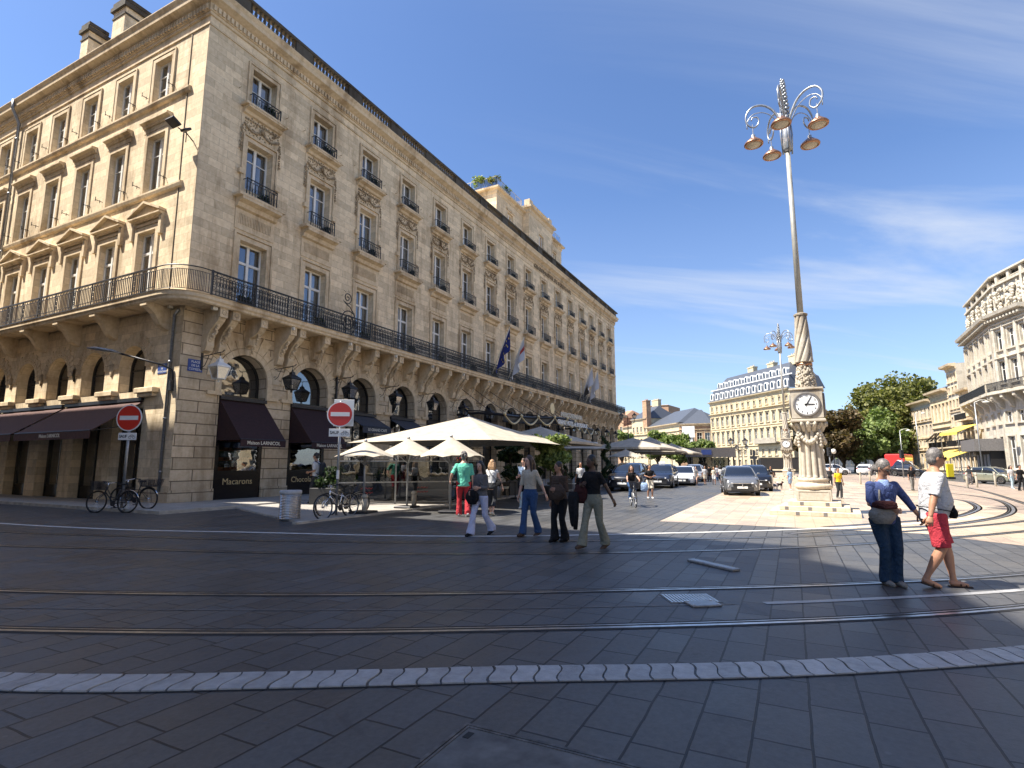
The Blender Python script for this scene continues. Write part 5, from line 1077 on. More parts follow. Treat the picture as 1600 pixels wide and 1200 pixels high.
# bollards
mb = MB(); mb.lathe([(.085, 0), (.085, .42), (.075, .43), (.075, .455), (.092, .46), (.092, .52), (.06, .56), (.0, .57)], (0, 0, 0), 20)
B0 = thing('bollard', 'grey bollard standing in the shade beside the silver bicycle', 'bollard', (.45, -9.05, .05)); mb.build('post', 'monument_stone', B0, True)
mb = MB(); mb.tube([(.077 * math.cos(a), .077 * math.sin(a), .443) for a in [k * PI / 8 for k in range(16)]], .006, 4, closed=True); mb.build('groove_ring', 'dark_insets', B0)
dup(B0, (2.98, -9.0, .05), 0, 'sunlit cream bollard between the shaded one and the glass screen corner'); dup(B0, (5.91, -8.95, .05), 0, 'sunlit bollard next to the man in the green shirt')
for i, (x, y) in enumerate(((1512, 762), (1527, 762), (1556, 760), (1360, 757), (1372, 756), (1345, 757))):
    g_ = gnd(x, y); c_ = dup(B0, (g_.x, g_.y, 0), 0, ['thin pale post left of the green car', 'pale post right in front of the green car bonnet', 'pale post in front of the green car door', 'pale post behind the woman with the bag, left of a pair', 'pale post behind the woman with the bag, right of a pair', 'pale post nearest the yellow-shirted woman'][i]); c_.scale = (.7, .7, 1.7)
# bicycles
def bicycle(name, label, loc, rz, frame_mat, basket_f=False, crate_r=False, lean=.06, city=False, steer=0.15, fr_wheel=.34, rack=True, rim='galv'):
    t = thing(name, label, 'bicycle', loc, rz); t.rotation_euler = (lean, 0, rz); WB = 1.06; r_ = fr_wheel
    def wheel(x, nm='wheel'):
        w_ = MB(); w_.tube([(x + r_ * math.cos(a), 0, r_ + r_ * math.sin(a)) for a in [k * PI / 16 for k in range(32)]], .019, 6, closed=True); o = w_.build(nm, 'rubber', t, True)
        m = MB(); m.tube([(x + (r_ - .028) * math.cos(a), 0, r_ + (r_ - .028) * math.sin(a)) for a in [k * PI / 16 for k in range(32)]], .011, 4, closed=True); m.build('rim', rim, o)
        m = MB(); m.tube([(x, -.04, r_), (x, .04, r_)], .022, 8)
        for k in range(20): a = k * PI / 10; m.tube([(x, .015 * (-1) ** k, r_), (x + (r_ - .03) * math.cos(a), 0, r_ + (r_ - .03) * math.sin(a))], .0022, 3, cap=False)
        m.build('spokes', 'steel', o)
    wheel(0, 'front_wheel'); wheel(WB, 'rear_wheel')
    # frame: head tube, down tube, top tube, seat tube, stays
    hx, hz1, hz2 = .20, .62, .80; bbx, bbz = .60, .29; sx, sz = .76, .74
    m = MB(); m.tube([(hx + .03, 0, hz1), (hx + .08, 0, hz2)], .021, 8); m.tube([(hx + .035, 0, hz1 + .03), (bbx, 0, bbz)], .019, 8)
    m.tube([(hx + .07, 0, hz2 - .03), (hx + .3, 0, hz2 - .14 - (.18 if city else 0)), (sx - .04, 0, sz - .10 - (.2 if city else 0))], .015, 8); m.tube([(bbx, 0, bbz), (sx, 0, sz)], .016, 8)
    for s_ in (-1, 1): m.tube([(bbx, s_ * .03, bbz), (WB, s_ * .055, r_)], .009, 6); m.tube([(sx - .02, s_ * .015, sz - .1), (WB, s_ * .055, r_)], .008, 6); m.tube([(hx + .02, s_ * .035, hz1 - .02), (.03, s_ * .045, r_ + .12), (0, s_ * .045, r_)], .012, 6)
    m.tube([(hx + .02, -.045, hz1 - .02), (hx + .02, .045, hz1 - .02)], .016, 6); m.build('frame', frame_mat, t, True)
    m = MB(); m.tube([(hx + .08, 0, hz2), (hx + .1, 0, hz2 + .12)], .014, 8); hb = [(hx + .28, -.29, hz2 + .13), (hx + .12, -.24, hz2 + .16), (hx + .06, -.1, hz2 + .13), (hx + .06, .1, hz2 + .13), (hx + .12, .24, hz2 + .16), (hx + .28, .29, hz2 + .13)] if city else [(hx + .1, -.29, hz2 + .14), (hx + .06, -.1, hz2 + .12), (hx + .06, .1, hz2 + .12), (hx + .1, .29, hz2 + .14)]
    m.tube(hb, .011, 6); m.build('handlebar', 'chrome', t, True); m = MB(); m.tube(hb[:2], .016, 6); m.tube(hb[-2:], .016, 6); m.build('grips', 'rubber', t)
    m = MB(); m.tube([(sx, 0, sz), (sx + .035, 0, sz + .12)], .011, 6); m.tube([(sx + .16, 0, sz + .15), (sx + .06, 0, sz + .145), (sx - .12, 0, sz + .13)], [.07, .055, .018], 8, flat=.45); m.build('saddle', 'rubber', t, True)
    m = MB(); m.lathe([(.085, -.004), (.09, 0), (.085, .004)], (0, 0, 0), 20); q = MB(); q.merge(m, Matrix.Translation((bbx, -.05, bbz)) @ Matrix.Rotation(PI / 2, 4, 'X')); q.tube([(bbx, -.07, bbz), (bbx + .1, -.08, bbz - .13)], .009, 5); q.tube([(bbx, .07, bbz), (bbx - .1, .08, bbz + .13)], .009, 5); q.bevbox(bbx + .06, bbx + .14, -.17, -.08, bbz - .145, bbz - .12, .005); q.bevbox(bbx - .14, bbx - .06, .08, .17, bbz + .12, bbz + .145, .005)
    q.tube([(bbx, -.05, bbz + .088), (WB, -.05, r_ + .035)], .004, 4); q.tube([(bbx, -.05, bbz - .088), (WB, -.05, r_ - .035)], .004, 4); q.build('crankset', 'dark_steel', t)
    if rack:
        m = MB(); 
        for s_ in (-1, 1): m.tube([(WB + .02, s_ * .07, r_), (WB + .02, s_ * .07, .72), (WB - .2, s_ * .06, .73)], .006, 5); m.tube([(WB - .2, s_ * .06, .73), (WB + .28, s_ * .06, .73)], .007, 5)
        m.tube([(WB + .28, -.06, .73), (WB + .28, .06, .73)], .007, 5); m.build('rear_rack', 'dark_steel', t); m = MB(); m.tube([(WB + (r_ + .03) * math.cos(a), 0, r_ + (r_ + .03) * math.sin(a)) for a in [R(20 + 14 * k) for k in range(10)]], .024, 6, flat=.5); m.build('mudguard', 'chrome' if city else 'dark_steel', t, True)
    def basket(x0, x1, z0, z1, hw, nm, mat):
        b = MB(); n_ = 7
        for q_ in range(n_ + 1):
            f_ = q_ / n_; z_ = z0 + (z1 - z0) * f_; e = .05 * f_; b.tube([(x0 - e, -hw - e, z_), (x1 + e, -hw - e, z_), (x1 + e, hw + e, z_), (x0 - e, hw + e, z_)], .006, 4, closed=True)
        for q_ in range(9): f_ = q_ / 8; [b.tube([(x0 + (x1 - x0) * f_, s_ * hw, z0), (x0 - .05 + (x1 - x0 + .1) * f_, s_ * (hw + .05), z1)], .006, 4) for s_ in (-1, 1)]; [b.tube([(xx, -hw + 2 * hw * f_, z0), (xx + (.05 if xx == x1 else -.05), -hw - .05 + (2 * hw + .1) * f_, z1)], .006, 4) for xx in (x0, x1)]
        b.box(x0, x1, -hw, hw, z0 - .01, z0); b.build(nm, mat, t)
    if basket_f: basket(-.12, .16, .72, .98, .15, 'front_basket', 'dark_steel')
    if crate_r: basket(WB - .15, WB + .32, .75, .95, .17, 'rear_basket', 'dark_steel')
    return t
bicycle('bicycle', 'silver-framed bicycle leaning on the bright no-entry sign post', (-1.22, -9.06, 0), R(0), 'chrome', lean=-.06, rack=False)
bicycle('bicycle', 'dark bicycle standing behind the silver one at the sign post', (-.62, -8.55, 0), R(-18), 'dark_steel', lean=.05, rack=False)
bicycle('bicycle', 'dark city bicycle with a front basket, nearer of the two at the hotel corner', (-2.86, -.92, 0), R(-68), 'dark_steel', True, False, -.10, True, rim='dark_steel')
bicycle('bicycle', 'dark city bicycle with a rear crate, farther of the two at the hotel corner', (-2.2, -1.0, .08), R(-72), 'blackened', False, True, .05, True, rim='dark_steel')
# ------------------------------------------------------------------ wall lanterns
def lantern_parts(t, body='iron', arm=True, sc=1.0, tx=(0, 0, 0)):
    a, b, h = .16 * sc, .27 * sc, .46 * sc
    f = MB()
    for k in range(4):
        c0, s0 = math.cos(PI / 4 + k * PI / 2) * 1.414, math.sin(PI / 4 + k * PI / 2) * 1.414; c1, s1_ = math.cos(PI / 4 + (k + 1) * PI / 2) * 1.414, math.sin(PI / 4 + (k + 1) * PI / 2) * 1.414
        f.tube([(a * c0, a * s0, 0), (b * c0, b * s0, h)], .018 * sc, 4); f.tube([(a * c0, a * s0, 0), (a * c1, a * s1_, 0)], .02 * sc, 4); f.tube([(b * c0, b * s0, h), (b * c1, b * s1_, h)], .026 * sc, 4)
    f.lathe([(b * 1.5, h), (b * 1.45, h + .05), (b * .8, h + .16 * sc), (b * .5, h + .2 * sc), (b * .45, h + .3 * sc), (.03, h + .36 * sc), (.02, h + .44 * sc)], (0, 0, 0), 4, rot=PI / 4); f.lathe([(.02, -.14 * sc), (.05 * sc, -.1 * sc), (.03 * sc, -.06 * sc), (.12 * sc, 0)], (0, 0, 0), 8)
    f.v = [(x + tx[0], y + tx[1], z + tx[2]) for x, y, z in f.v]; f.build('lantern_frame', body, t)
    g_ = MB()
    for k in range(4):
        c0, s0 = math.cos(PI / 4 + k * PI / 2) * 1.414, math.sin(PI / 4 + k * PI / 2) * 1.414; c1, s1_ = math.cos(PI / 4 + (k + 1) * PI / 2) * 1.414, math.sin(PI / 4 + (k + 1) * PI / 2) * 1.414
        g_.quad((a * c0, a * s0, .01), (a * c1, a * s1_, .01), (b * c1 * .98, b * s1_ * .98, h), (b * c0 * .98, b * s0 * .98, h))
    g_.v = [(x + tx[0], y + tx[1], z + tx[2]) for x, y, z in g_.v]; g_.build('lantern_glass', 'lantern_glass', t)
    m = MB(); m.lathe([(.05 * sc, 0), (.06 * sc, .12 * sc), (.045 * sc, .2 * sc)], tx, 8); m.build('lamp_bulb', 'lamp_glass_white', t)
def wall_lantern(loc, label, body, group=None):
    t = thing('wall_lantern', label, 'lantern', loc, 0, group); lantern_parts(t, body)
    m = MB(); m.tube([(0, 0, .86), (0, 0, 1.05)], .012, 5); m.tube([(0, -.22, 1.12), (0, -.12, 1.05), (0, 0, 1.05), (0, .7, 1.0), (0, 1.14, .98)], .018, 6); m.tube([(0, 1.12, .5), (0, .9, .62), (0, .7, .98)], .014, 5); m.box(-.04, .04, 1.10, 1.14, .42, 1.12); scroll(m, 0, 0, .01); m.build('bracket', 'iron', t); return t
pl = [FX[0] - 1.795 + 3.59 * i for i in range(17)]
W0 = wall_lantern((.80, -1.2, 4.78), 'white-framed wall lantern, nearest the hotel corner above the first arch', 'white_paint')
W1 = wall_lantern((pl[1] - .3, -1.2, 4.78), 'dark wall lantern between the first and second arches', 'iron')
OR = ['second and third', 'third and fourth', 'fourth and fifth', 'fifth and sixth']
for i in range(2, 16):
    c_ = dup(W1, (pl[i] - .3, -1.2, 4.78), 0, 'dark wall lantern between the %s arches' % OR[i - 2] if i < 6 else 'small dark wall lantern on the pier before the %s arch of the long arcade' % ['seventh', 'eighth', 'ninth', 'tenth', 'eleventh', 'twelfth', 'thirteenth', 'fourteenth', 'fifteenth', 'last'][i - 6], 'wall lanterns along the arcade')
t = thing('street_light', 'flat grey cobra-head street light on an arm fixed to the side wall', 'street light', (-.06, .25, 5.0)); mb = MB(); mb.tube([(0, 0, -.6), (-.05, 0, .1), (-.35, .25, .28), (-1.4, 1.15, .62)], .04, 7); mb.build('arm', 'dark_steel', t, True)
mb = MB(); mb.tube([(-1.35, 1.1, .62), (-1.55, 1.28, .68), (-1.95, 1.62, .74), (-2.15, 1.8, .74)], [.05, .14, .15, .05], 10, flat=.45); mb.build('lamp_head', 'galv', t, True); mb = MB(); mb.box(-.12, .02, -.08, .08, -.7, -.3); mb.build('wall_plate', 'dark_steel', t)
t = thing('floodlight', 'pair of small floodlights on the side wall near the second-floor windows', 'floodlight', (-.1, .45, 15.0)); mb = MB(); mb.tube([(.1, 0, -.3), (-.2, 0, -.1), (-.5, .1, .0)], .025, 5); mb.tube([(-.2, 0, -.5), (-.2, 0, .05)], .02, 5); mb.build('bracket', 'dark_steel', t)
m = MB(); m.bevbox(-.35, .05, -.3, .22, -.06, .06, .02); q = MB(); q.merge(m, Matrix.Translation((-.45, .35, .18)) @ Matrix.Rotation(.5, 4, 'Y')); q.build('lamp_head', 'dark_steel', t); m = MB(); m.bevbox(-.16, .16, -.14, .14, -.05, .05, .02); q = MB(); q.merge(m, Matrix.Translation((-.35, -.2, -.1)) @ Matrix.Rotation(-.6, 4, 'Y')); q.build('lamp_head', 'dark_steel', t)
def plaque(label, loc, rz, lines, w_, h):
    t = thing('street_name_sign', label, 'street sign', loc, rz); mb = MB(); mb.bevbox(-w_, w_, -.02, 0, -h, h, .004); mb.build('plate', 'sign_blue', t)
    for i, l_ in enumerate(lines): textmesh(l_, h * .5, .002).build('lettering', 'sign_white', t, loc=(0, -.022, h * .58 - i * h * .6))
plaque('blue street-name plate on the shaded front wall beside the white lantern', (.55, -.062, 5.35), 0, ['PLACE', 'DE LA', 'COMEDIE'], .30, .24)
plaque('blue street-name plate on the sunlit side wall below the balcony', (-.062, 1.0, 5.22), -PI / 2, ['COURS', 'DE', "L'INTENDANCE"], .28, .2)
# ------------------------------------------------------------------ awnings
def shop_awning(label, cx, w_, zt_, zb, proj, mat, word, side=False, rz=0, loc=None, valmat='gold', close=True, vh=.28, ts=.2):
    t = thing('shop_awning', label, 'awning', loc or (cx, -.06, 0), rz)
    m = MB(); m.prism([(-w_, 0, zt_), (w_, 0, zt_), (w_, -proj, zb), (-w_, -proj, zb)], (0, 0, -.03)); m.build('canvas', mat, t)
    if close:
        for s_ in (-1, 1): m = MB(); m.prism([(s_ * w_, -.01, zt_ - .04), (s_ * w_, -proj, zb - .03), (s_ * w_, -.01, zb - .03)], (-s_ * .02, 0, 0)); m.build('side_panel', mat, t)
    m = MB(); m.box(-w_, w_, -proj - .02, -proj, zb - vh, zb - .001); v_ = m.build('valance', mat, t)
    m = MB(); m.tube([(-w_, -proj, zb), (w_, -proj, zb)], .03, 6); m.box(-w_ - .03, w_ + .03, -.12, .05, zt_, zt_ + .14); [m.tube([(x, 0, zt_ - .9), (x, -proj, zb - .02)], .02, 5) for x in (-w_ + .12, w_ - .12)]; m.build('roller_frame', 'dark_steel', t)
    if word: textmesh(word, ts, .003, 'CENTER', .002).build('lettering', 'cream_paint' if valmat == 'gold' else valmat, v_, loc=(0, -proj - .024, zb - vh * .5))
    return t
shop_awning('dark burgundy awning over the macaron shop window, in the first arch', FX[0], 1.08, 4.15, 2.5, 1.45, 'burgundy_cloth', 'Maison LARNICOL')
shop_awning('dark burgundy awning over the chocolate shop window, in the second arch', FX[1], 1.08, 4.15, 2.5, 1.45, 'burgundy_cloth', 'Maison LARNICOL')
shop_awning('grey awning with pale lettering, in the third arch', FX[2], 1.12, 4.1, 3.45, 1.2, 'grey_cloth', 'LE GRAND CAFE', close=False, vh=.34)
shop_awning('grey awning partly above the big parasol, in the fourth arch', FX[3], 1.12, 4.1, 3.45, 1.2, 'grey_cloth', 'LE GRAND CAFE', close=False, vh=.34)
for i in (4, 5): shop_awning('grey awning in the %s arch, behind the big parasol' % ('fifth', 'sixth')[i - 4], FX[i], 1.12, 4.1, 3.45, 1.2, 'grey_cloth', None, close=False, vh=.34)
SA = [('brown awning on the side street nearest the hotel corner', 4.9, 2.85), ('brown awning on the side street, second from the corner', 10.9, 2.85), ('brown awning on the side street, third from the corner', 16.9, 2.85)]
simple('brown_cloth', (0.10, 0.048, 0.040), 0.85, 0, 9, 0.15)
for lab, yc, hw in SA: shop_awning(lab, 0, hw, 4.0, 2.75, 1.75, 'brown_cloth', 'Maison LARNICOL', rz=-PI / 2, loc=(-.06, yc, 0), close=False, vh=.30)
# ------------------------------------------------------------------ parasols
def parasol(label, loc, w_, d_, H, drop, mat='cream_canvas', rz=0, valance=.0, sides=4, group=None, seg=6, sag=.12, name='parasol', polew=.035):
    t = thing(name, label, 'parasol', loc, rz, group); m = MB(); n_ = 4 * seg if sides == 4 else sides * 3; rings = 5
    def edge(k):
        if sides == 4:
            s_, f_ = divmod(k, seg); f_ = f_ / seg; cs = [(-1, -1), (1, -1), (1, 1), (-1, 1)]; a, b = cs[s_ % 4], cs[(s_ + 1) % 4]; x, y = a[0] + (b[0] - a[0]) * f_, a[1] + (b[1] - a[1]) * f_; u = math.sin(PI * f_); return x * w_ / 2, y * d_ / 2, u
        s_, f_ = divmod(k, 3); f_ = f_ / 3; a, b = 2 * PI * s_ / sides, 2 * PI * (s_ + 1) / sides; return (math.cos(a) * (1 - f_) + math.cos(b) * f_) * w_ / 2, (math.sin(a) * (1 - f_) + math.sin(b) * f_) * d_ / 2, math.sin(PI * f_)
    vs = [(0, 0, H)]; fs = []
    for r_ in range(1, rings + 1):
        for k in range(n_): x, y, u = edge(k); g_ = r_ / rings; vs.append((x * g_ * (1 - u * .035 * g_), y * g_ * (1 - u * .035 * g_), H - drop * g_ ** .93 + u * sag * g_ * (.4 if sides == 4 else .5) - 0))
    for k in range(n_): fs.append((0, 1 + k, 1 + (k + 1) % n_))
    for r_ in range(rings - 1):
        for k in range(n_): a = 1 + r_ * n_ + k; b = 1 + r_ * n_ + (k + 1) % n_; fs.append((a, a + n_, b + n_, b))
    if valance:
        o = 1 + (rings - 1) * n_; base = len(vs)
        for k in range(n_): x, y, z = vs[o + k]; vs.append((x, y, z - valance))
        for k in range(n_): fs.append((o + k, base + k, base + (k + 1) % n_, o + (k + 1) % n_))
    m.add(vs, fs); c_ = m.build('canopy', mat, t)
    m = MB(); m.tube([(0, 0, 0), (0, 0, H - .06)], polew, 8); m.lathe([(.0, H + .08), (.05, H + .03), (.05, H - .02), (.0, H - .05)], (0, 0, 0), 8, cap=False); m.build('pole', 'galv', t, True)
    m = MB()
    for k in range(0, n_, seg if sides == 4 else 3): x, y, u = edge(k); m.tube([(0, 0, H - .1), (x * .98, y * .98, H - drop - .02)], .014, 4); m.tube([(0, 0, H - drop - .25), (x * .5, y * .5, H - drop * .5 - .08)], .012, 4)
    m.build('ribs', 'galv', t); m = MB(); m.bevbox(-.32, .32, -.32, .32, 0, .07, .02); m.build('base_plate', 'dark_steel', t); return t
parasol('large cream parasol, biggest in the picture, half in the sun over the cafe corner', (7.0, -8.7, .05), 7.4, 6.4, 3.48, 1.2, rz=R(0), sag=.1)
parasol('small grey-looking parasol at the left edge of the biggest one', (.45, -9.0, .05), 1.9, 1.9, 2.18, .50, sides=8, rz=.2)
parasol('small parasol left of the middle under the biggest one, tilted light pattern on it', (2.65, -8.95, .05), 2.3, 2.3, 2.36, .62, sides=8, rz=.1)
parasol('small bright parasol with panels fanning from its tip, above the green-shirted man', (2.2, -11.0, .02), 2.2, 2.2, 2.38, .66, sides=8, rz=.35)
parasol('second large parasol, just behind the biggest one', (15.6, -8.2, .05), 6.2, 5.2, 3.55, .95, valance=.12)
parasol('small cream parasol just right of the leafy potted tree', (22.0, -8.3, .05), 3.4, 3.2, 3.0, .6)
parasol('small round cream parasol low above the dark parked car', (24.5, -10.6, .05), 2.7, 2.7, 2.45, .55, sides=8)
parasol('big grey-looking far parasol over the terrace end', (30.5, -9.6, .05), 6.4, 5.5, 3.5, .85, valance=.15)
parasol('farther big parasol with a tall pointed top', (38.0, -9.2, .05), 6.0, 5.5, 3.9, 1.3, valance=.15)
parasol('farthest big parasol right next to the round street tree', (44.0, -10.0, .05), 6.0, 5.0, 3.5, 1.0, valance=.15)
# ------------------------------------------------------------------ terrace screens, planters and furniture
def screen(p0, p1, label, n_, logo=True):
    p0, p1 = Vector(p0), Vector(p1); d = p1 - p0; Ln = d.length; t = thing('terrace_screen', label, 'glass screen', tuple(p0), math.atan2(d.y, d.x))
    f = MB()
    for i in range(n_ + 1): x = Ln * i / n_; f.box(x - .03, x + .03, -.03, .03, 0, 1.62 if i < n_ else 2.0)
    for z_ in (.02, .78, 1.56): f.box(.03, Ln - .03, -.022, .022, z_, z_ + .045)
    f.build('frame', 'galv', t); g_ = MB(); g_.quad((.03, 0, .8), (Ln - .03, 0, .8), (Ln - .03, 0, 1.56), (.03, 0, 1.56)); g_.build('pane', 'screen_glass', t); g_ = MB(); g_.box(.03, Ln - .03, -.008, .008, .07, .78); g_.build('lower_panel', 'dark_glass', t)
    if logo:
        for i in range(n_):
            m = MB(); xm = Ln * (i + .5) / n_
            for q in range(2):
                z_ = .58 - q * .16; m.tube([(xm - .22 + .06 * k, -.02, z_ + (.03 if k % 2 else -.02)) for k in range(8)], .035, 5, flat=.2)
            m.build('red_motif', 'sign_red', t)
    return t
screen((2.4, -6.0, .05), (5.6, -8.7, .05), 'dark glass terrace screen with red motifs, left of the corner post', 2)
screen((5.6, -8.75, .05), (8.6, -8.35, .05), 'sunlit glass terrace screen beside the green-shirted man', 1)
def planter(label, loc, w_, h, leaf, n, R_, size, pot='pot_dark', rz=0, group=None, flat=.8, kind='shrub', seed=1, Hc=None):
    t = thing('potted_' + kind, label, kind, loc, rz, group); m = MB(); m.bevbox(-w_ / 2, w_ / 2, -.22, .22, 0, h, .02); o = m.build('planter_box', pot, t)
    m = MB(); rg_ = random.Random(seed); 
    for q in range(n): m_c = (rg_.uniform(-w_ / 2, w_ / 2), rg_.uniform(-.15, .15), h + R_ * rg_.uniform(.3, 1.3)); leaf_blob(m, m_c, R_ * .6, 90, size, rg_)
    m.build('foliage', leaf, t); m = MB()
    for q in range(6): x = -w_ / 2 + w_ * (q + .5) / 6; m.tube([(x, 0, h - .02), (x + .05, .03, h + R_)], .012, 4)
    m.build('stems', 'bark', t); return t
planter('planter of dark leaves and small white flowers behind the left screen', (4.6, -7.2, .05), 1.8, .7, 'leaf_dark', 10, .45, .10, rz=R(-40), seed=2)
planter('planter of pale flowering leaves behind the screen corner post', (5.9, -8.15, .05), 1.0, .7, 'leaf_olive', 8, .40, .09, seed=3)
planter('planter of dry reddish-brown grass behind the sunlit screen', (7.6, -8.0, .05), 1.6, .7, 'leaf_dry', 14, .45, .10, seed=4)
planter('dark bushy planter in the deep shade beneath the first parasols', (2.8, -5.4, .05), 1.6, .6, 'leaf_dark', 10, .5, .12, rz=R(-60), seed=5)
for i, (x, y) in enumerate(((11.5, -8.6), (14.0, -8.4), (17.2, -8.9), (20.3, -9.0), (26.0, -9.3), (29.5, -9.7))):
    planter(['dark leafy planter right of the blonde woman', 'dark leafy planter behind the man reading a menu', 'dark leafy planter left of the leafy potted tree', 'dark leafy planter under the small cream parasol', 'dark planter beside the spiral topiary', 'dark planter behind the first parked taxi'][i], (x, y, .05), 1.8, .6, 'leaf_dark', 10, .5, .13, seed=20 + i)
def potted_tree(label, loc, H, R_, leaf, seed, per=330, size=.15):
    t = thing('potted_tree', label, 'potted tree', loc); m = MB(); m.lathe([(.28, 0), (.36, .5), (.38, .55), (.33, .56), (.3, .48)], (0, 0, 0), 14); m.build('pot', 'pot_dark', t, True)
    m = MB(); m.tube([(0, 0, .45), (.03, .02, 1.1), (0, 0, H - R_)], [.05, .04, .03], 7); rg_ = random.Random(seed); c_ = MB()
    for q in range(16):
        a = q * 2.4; r2_ = R_ * .7 * math.sqrt((q + .5) / 16); z_ = H - R_ + rg_.uniform(-.6, .65) * R_; p_ = (r2_ * math.cos(a), r2_ * math.sin(a), z_); m.tube([(0, 0, H - R_ * 1.5), p_], [.02, .006], 4); leaf_blob(c_, p_, R_ * .38, per, size, rg_)
    m.build('trunk', 'bark', t); c_.build('crown', leaf, t); return t
potted_tree('bright yellow-green potted tree in the sun between the parasols', (9.9, -11.2, .02), 2.95, .95, 'leaf_olive', 31, 300, .13)
potted_tree('darker potted tree just right of the bright yellow-green one', (13.2, -10.0, .05), 3.0, .95, 'leaf_green', 32, 260, .14)
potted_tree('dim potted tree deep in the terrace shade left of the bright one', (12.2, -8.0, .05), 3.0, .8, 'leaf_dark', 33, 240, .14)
t = thing('spiral_topiary', 'tall thin dark spiral topiary in a pot at the terrace edge', 'topiary', (23.2, -9.6, .05)); m = MB(); m.lathe([(.25, 0), (.3, .5), (.26, .5)], (0, 0, 0), 12); m.build('pot', 'pot_dark', t)
m = MB(); m.tube([(.18 * math.cos(a), .18 * math.sin(a), .5 + a * .19) for a in [k * .25 for k in range(60)]], [.17 - .0015 * k for k in range(60)], 7); m.build('foliage', 'leaf_dark', t); m = MB(); rg_ = random.Random(3); [leaf_blob(m, (.18 * math.cos(a), .18 * math.sin(a), .5 + a * .19), .22, 26, .09, rg_) for a in [k * .35 for k in range(42)]]; m.build('leaves', 'leaf_dark', t)
def cafe_set(label, loc, rz):
    t = thing('cafe_chair', label, 'chair', loc, rz); m = MB(); m.lathe([(.2, .44), (.21, .46), (.2, .48)], (0, 0, 0), 14); m.build('seat', 'cream_paint', t)
    for a in (45, 135, 225, 315): m = MB(); m.tube([(.15 * math.cos(R(a)), .15 * math.sin(R(a)), .45), (.21 * math.cos(R(a)), .21 * math.sin(R(a)), 0)], .013, 5); m.build('leg', 'bark_pale', t)
    m = MB(); m.tube([(-.2, .14, .46), (-.2, .2, .75), (0, .24, .9), (.2, .2, .75), (.2, .14, .46)], .014, 6); [m.tube([(x, .18, .47), (x, .225, .84)], .007, 4) for x in (-.1, -.03, .04, .11)]; m.build('backrest', 'bark_pale', t); return t
def cafe_table(label, loc):
    t = thing('cafe_table', label, 'table', loc); m = MB(); m.lathe([(.34, .73), (.35, .745), (.34, .76)], (0, 0, 0), 18); m.build('table_top', 'dark_insets', t); m = MB(); m.tube([(0, 0, .02), (0, 0, .73)], .03, 8); m.build('pedestal', 'iron', t); m = MB(); m.lathe([(.24, 0), (.22, .02), (.03, .05)], (0, 0, 0), 14); m.build('foot', 'iron', t); return t
chs = [((8.9, -9.4), .3, 'rattan cafe chair nearest the blonde woman'), ((9.9, -8.9), 2.4, 'rattan cafe chair behind the first cafe table'), ((12.3, -10.2), -.6, 'rattan cafe chair between the two leafy potted trees'), ((15.2, -10.2), .8, 'rattan cafe chair just past the darker potted tree')]
for (x, y), r_, l_ in chs: cafe_set(l_, (x, y, .02), r_)
cafe_table('round cafe table beside the blonde woman', (9.4, -9.7, .02)); cafe_table('round cafe table behind the reading man', (12.9, -10.6, .02)); cafe_table('round cafe table in the deep terrace shade', (10.5, -6.8, .05))
# menu cabinet seen under the big parasol
t = thing('menu_stand', 'dark upright menu stand under the big parasol edge', 'menu stand', (6.6, -9.5, .02), R(-30)); m = MB(); m.box(-.03, .03, -.02, .02, 0, 1.2); m.build('post', 'dark_steel', t); m = MB(); m.bevbox(-.16, .16, -.03, .02, 1.1, 1.6, .01); m.build('board', 'blackened', t)
# ------------------------------------------------------------------ entrance canopy
t = thing('entrance_canopy', 'curved iron and glass entrance canopy with gilded garlands and hotel lettering', 'canopy', (28.5, -.1, 0)); XA, XB = -9.0, 9.5
m = MB(); g_ = MB(); 
def cz_(x): return 4.75 + .35 * math.exp(-(x / 4.5) ** 2)
fr_ = [(x, -3.6 - .9 * math.exp(-((x) / 5.0) ** 2), cz_(x)) for x in [XA + (XB - XA) * k / 24 for k in range(25)]]
m.tube(fr_, .10, 6); m.tube([(x, y, z - .42) for x, y, z in fr_], .06, 6); m.tube([(XA, 0, 4.9), (XA - .1, -1.8, 4.95), fr_[0]], .09, 6); m.tube([(XB, 0, 4.9), (XB + .1, -1.8, 4.95), fr_[-1]], .09, 6)
for k in range(0, 25, 3): x, y, z = fr_[k]; m.tube([(x, y, z), (x, y * .5, z + .35), (x, 0, z + .45)], .04, 5); m.tube([(x, 0, z + 2.2), (x, y * .8, z + .1)], .02, 4)
for k in range(24): a, b = fr_[k], fr_[k + 1]; g_.quad(a, b, (b[0], 0, b[2] + .45), (a[0], 0, a[2] + .45)); m.add([(a[0], a[1], a[2] - .02), (b[0], b[1], b[2] - .02), (b[0], b[1], b[2] - .38), (a[0], a[1], a[2] - .38)], [(0, 1, 2, 3)])
m.build('iron_frame', 'iron', t); g_.build('glass_roof', 'window_glass', t)
m = MB()
for k in range(0, 24, 3):
    a, b = Vector(fr_[k]), Vector(fr_[min(k + 3, 24)]); n_ = 12
    m.tube([(a.lerp(b, q / n_) + Vector((0, -.14, .0 - 1.0 * math.sin(PI * q / n_) * .55))) for q in range(n_ + 1)], [.035 + .05 * math.sin(PI * q / n_) for q in range(n_ + 1)], 6); lump(m, a + Vector((0, -.15, .05)), .16, 6)
m.build('garlands', 'gold', t, True)
fy = fr_[12][1]; textmesh('GRAND HOTEL de BORDEAUX', .50, .02, 'CENTER', .008, 1.0).build('lettering', 'sign_white', t, loc=(1.6, fy - .16, 4.75)); textmesh('INTERCONTINENTAL', .52, .03, 'CENTER', .006, 1.0).build('lettering', 'cream_paint', t, loc=(2.0, fy + .1, 5.45))
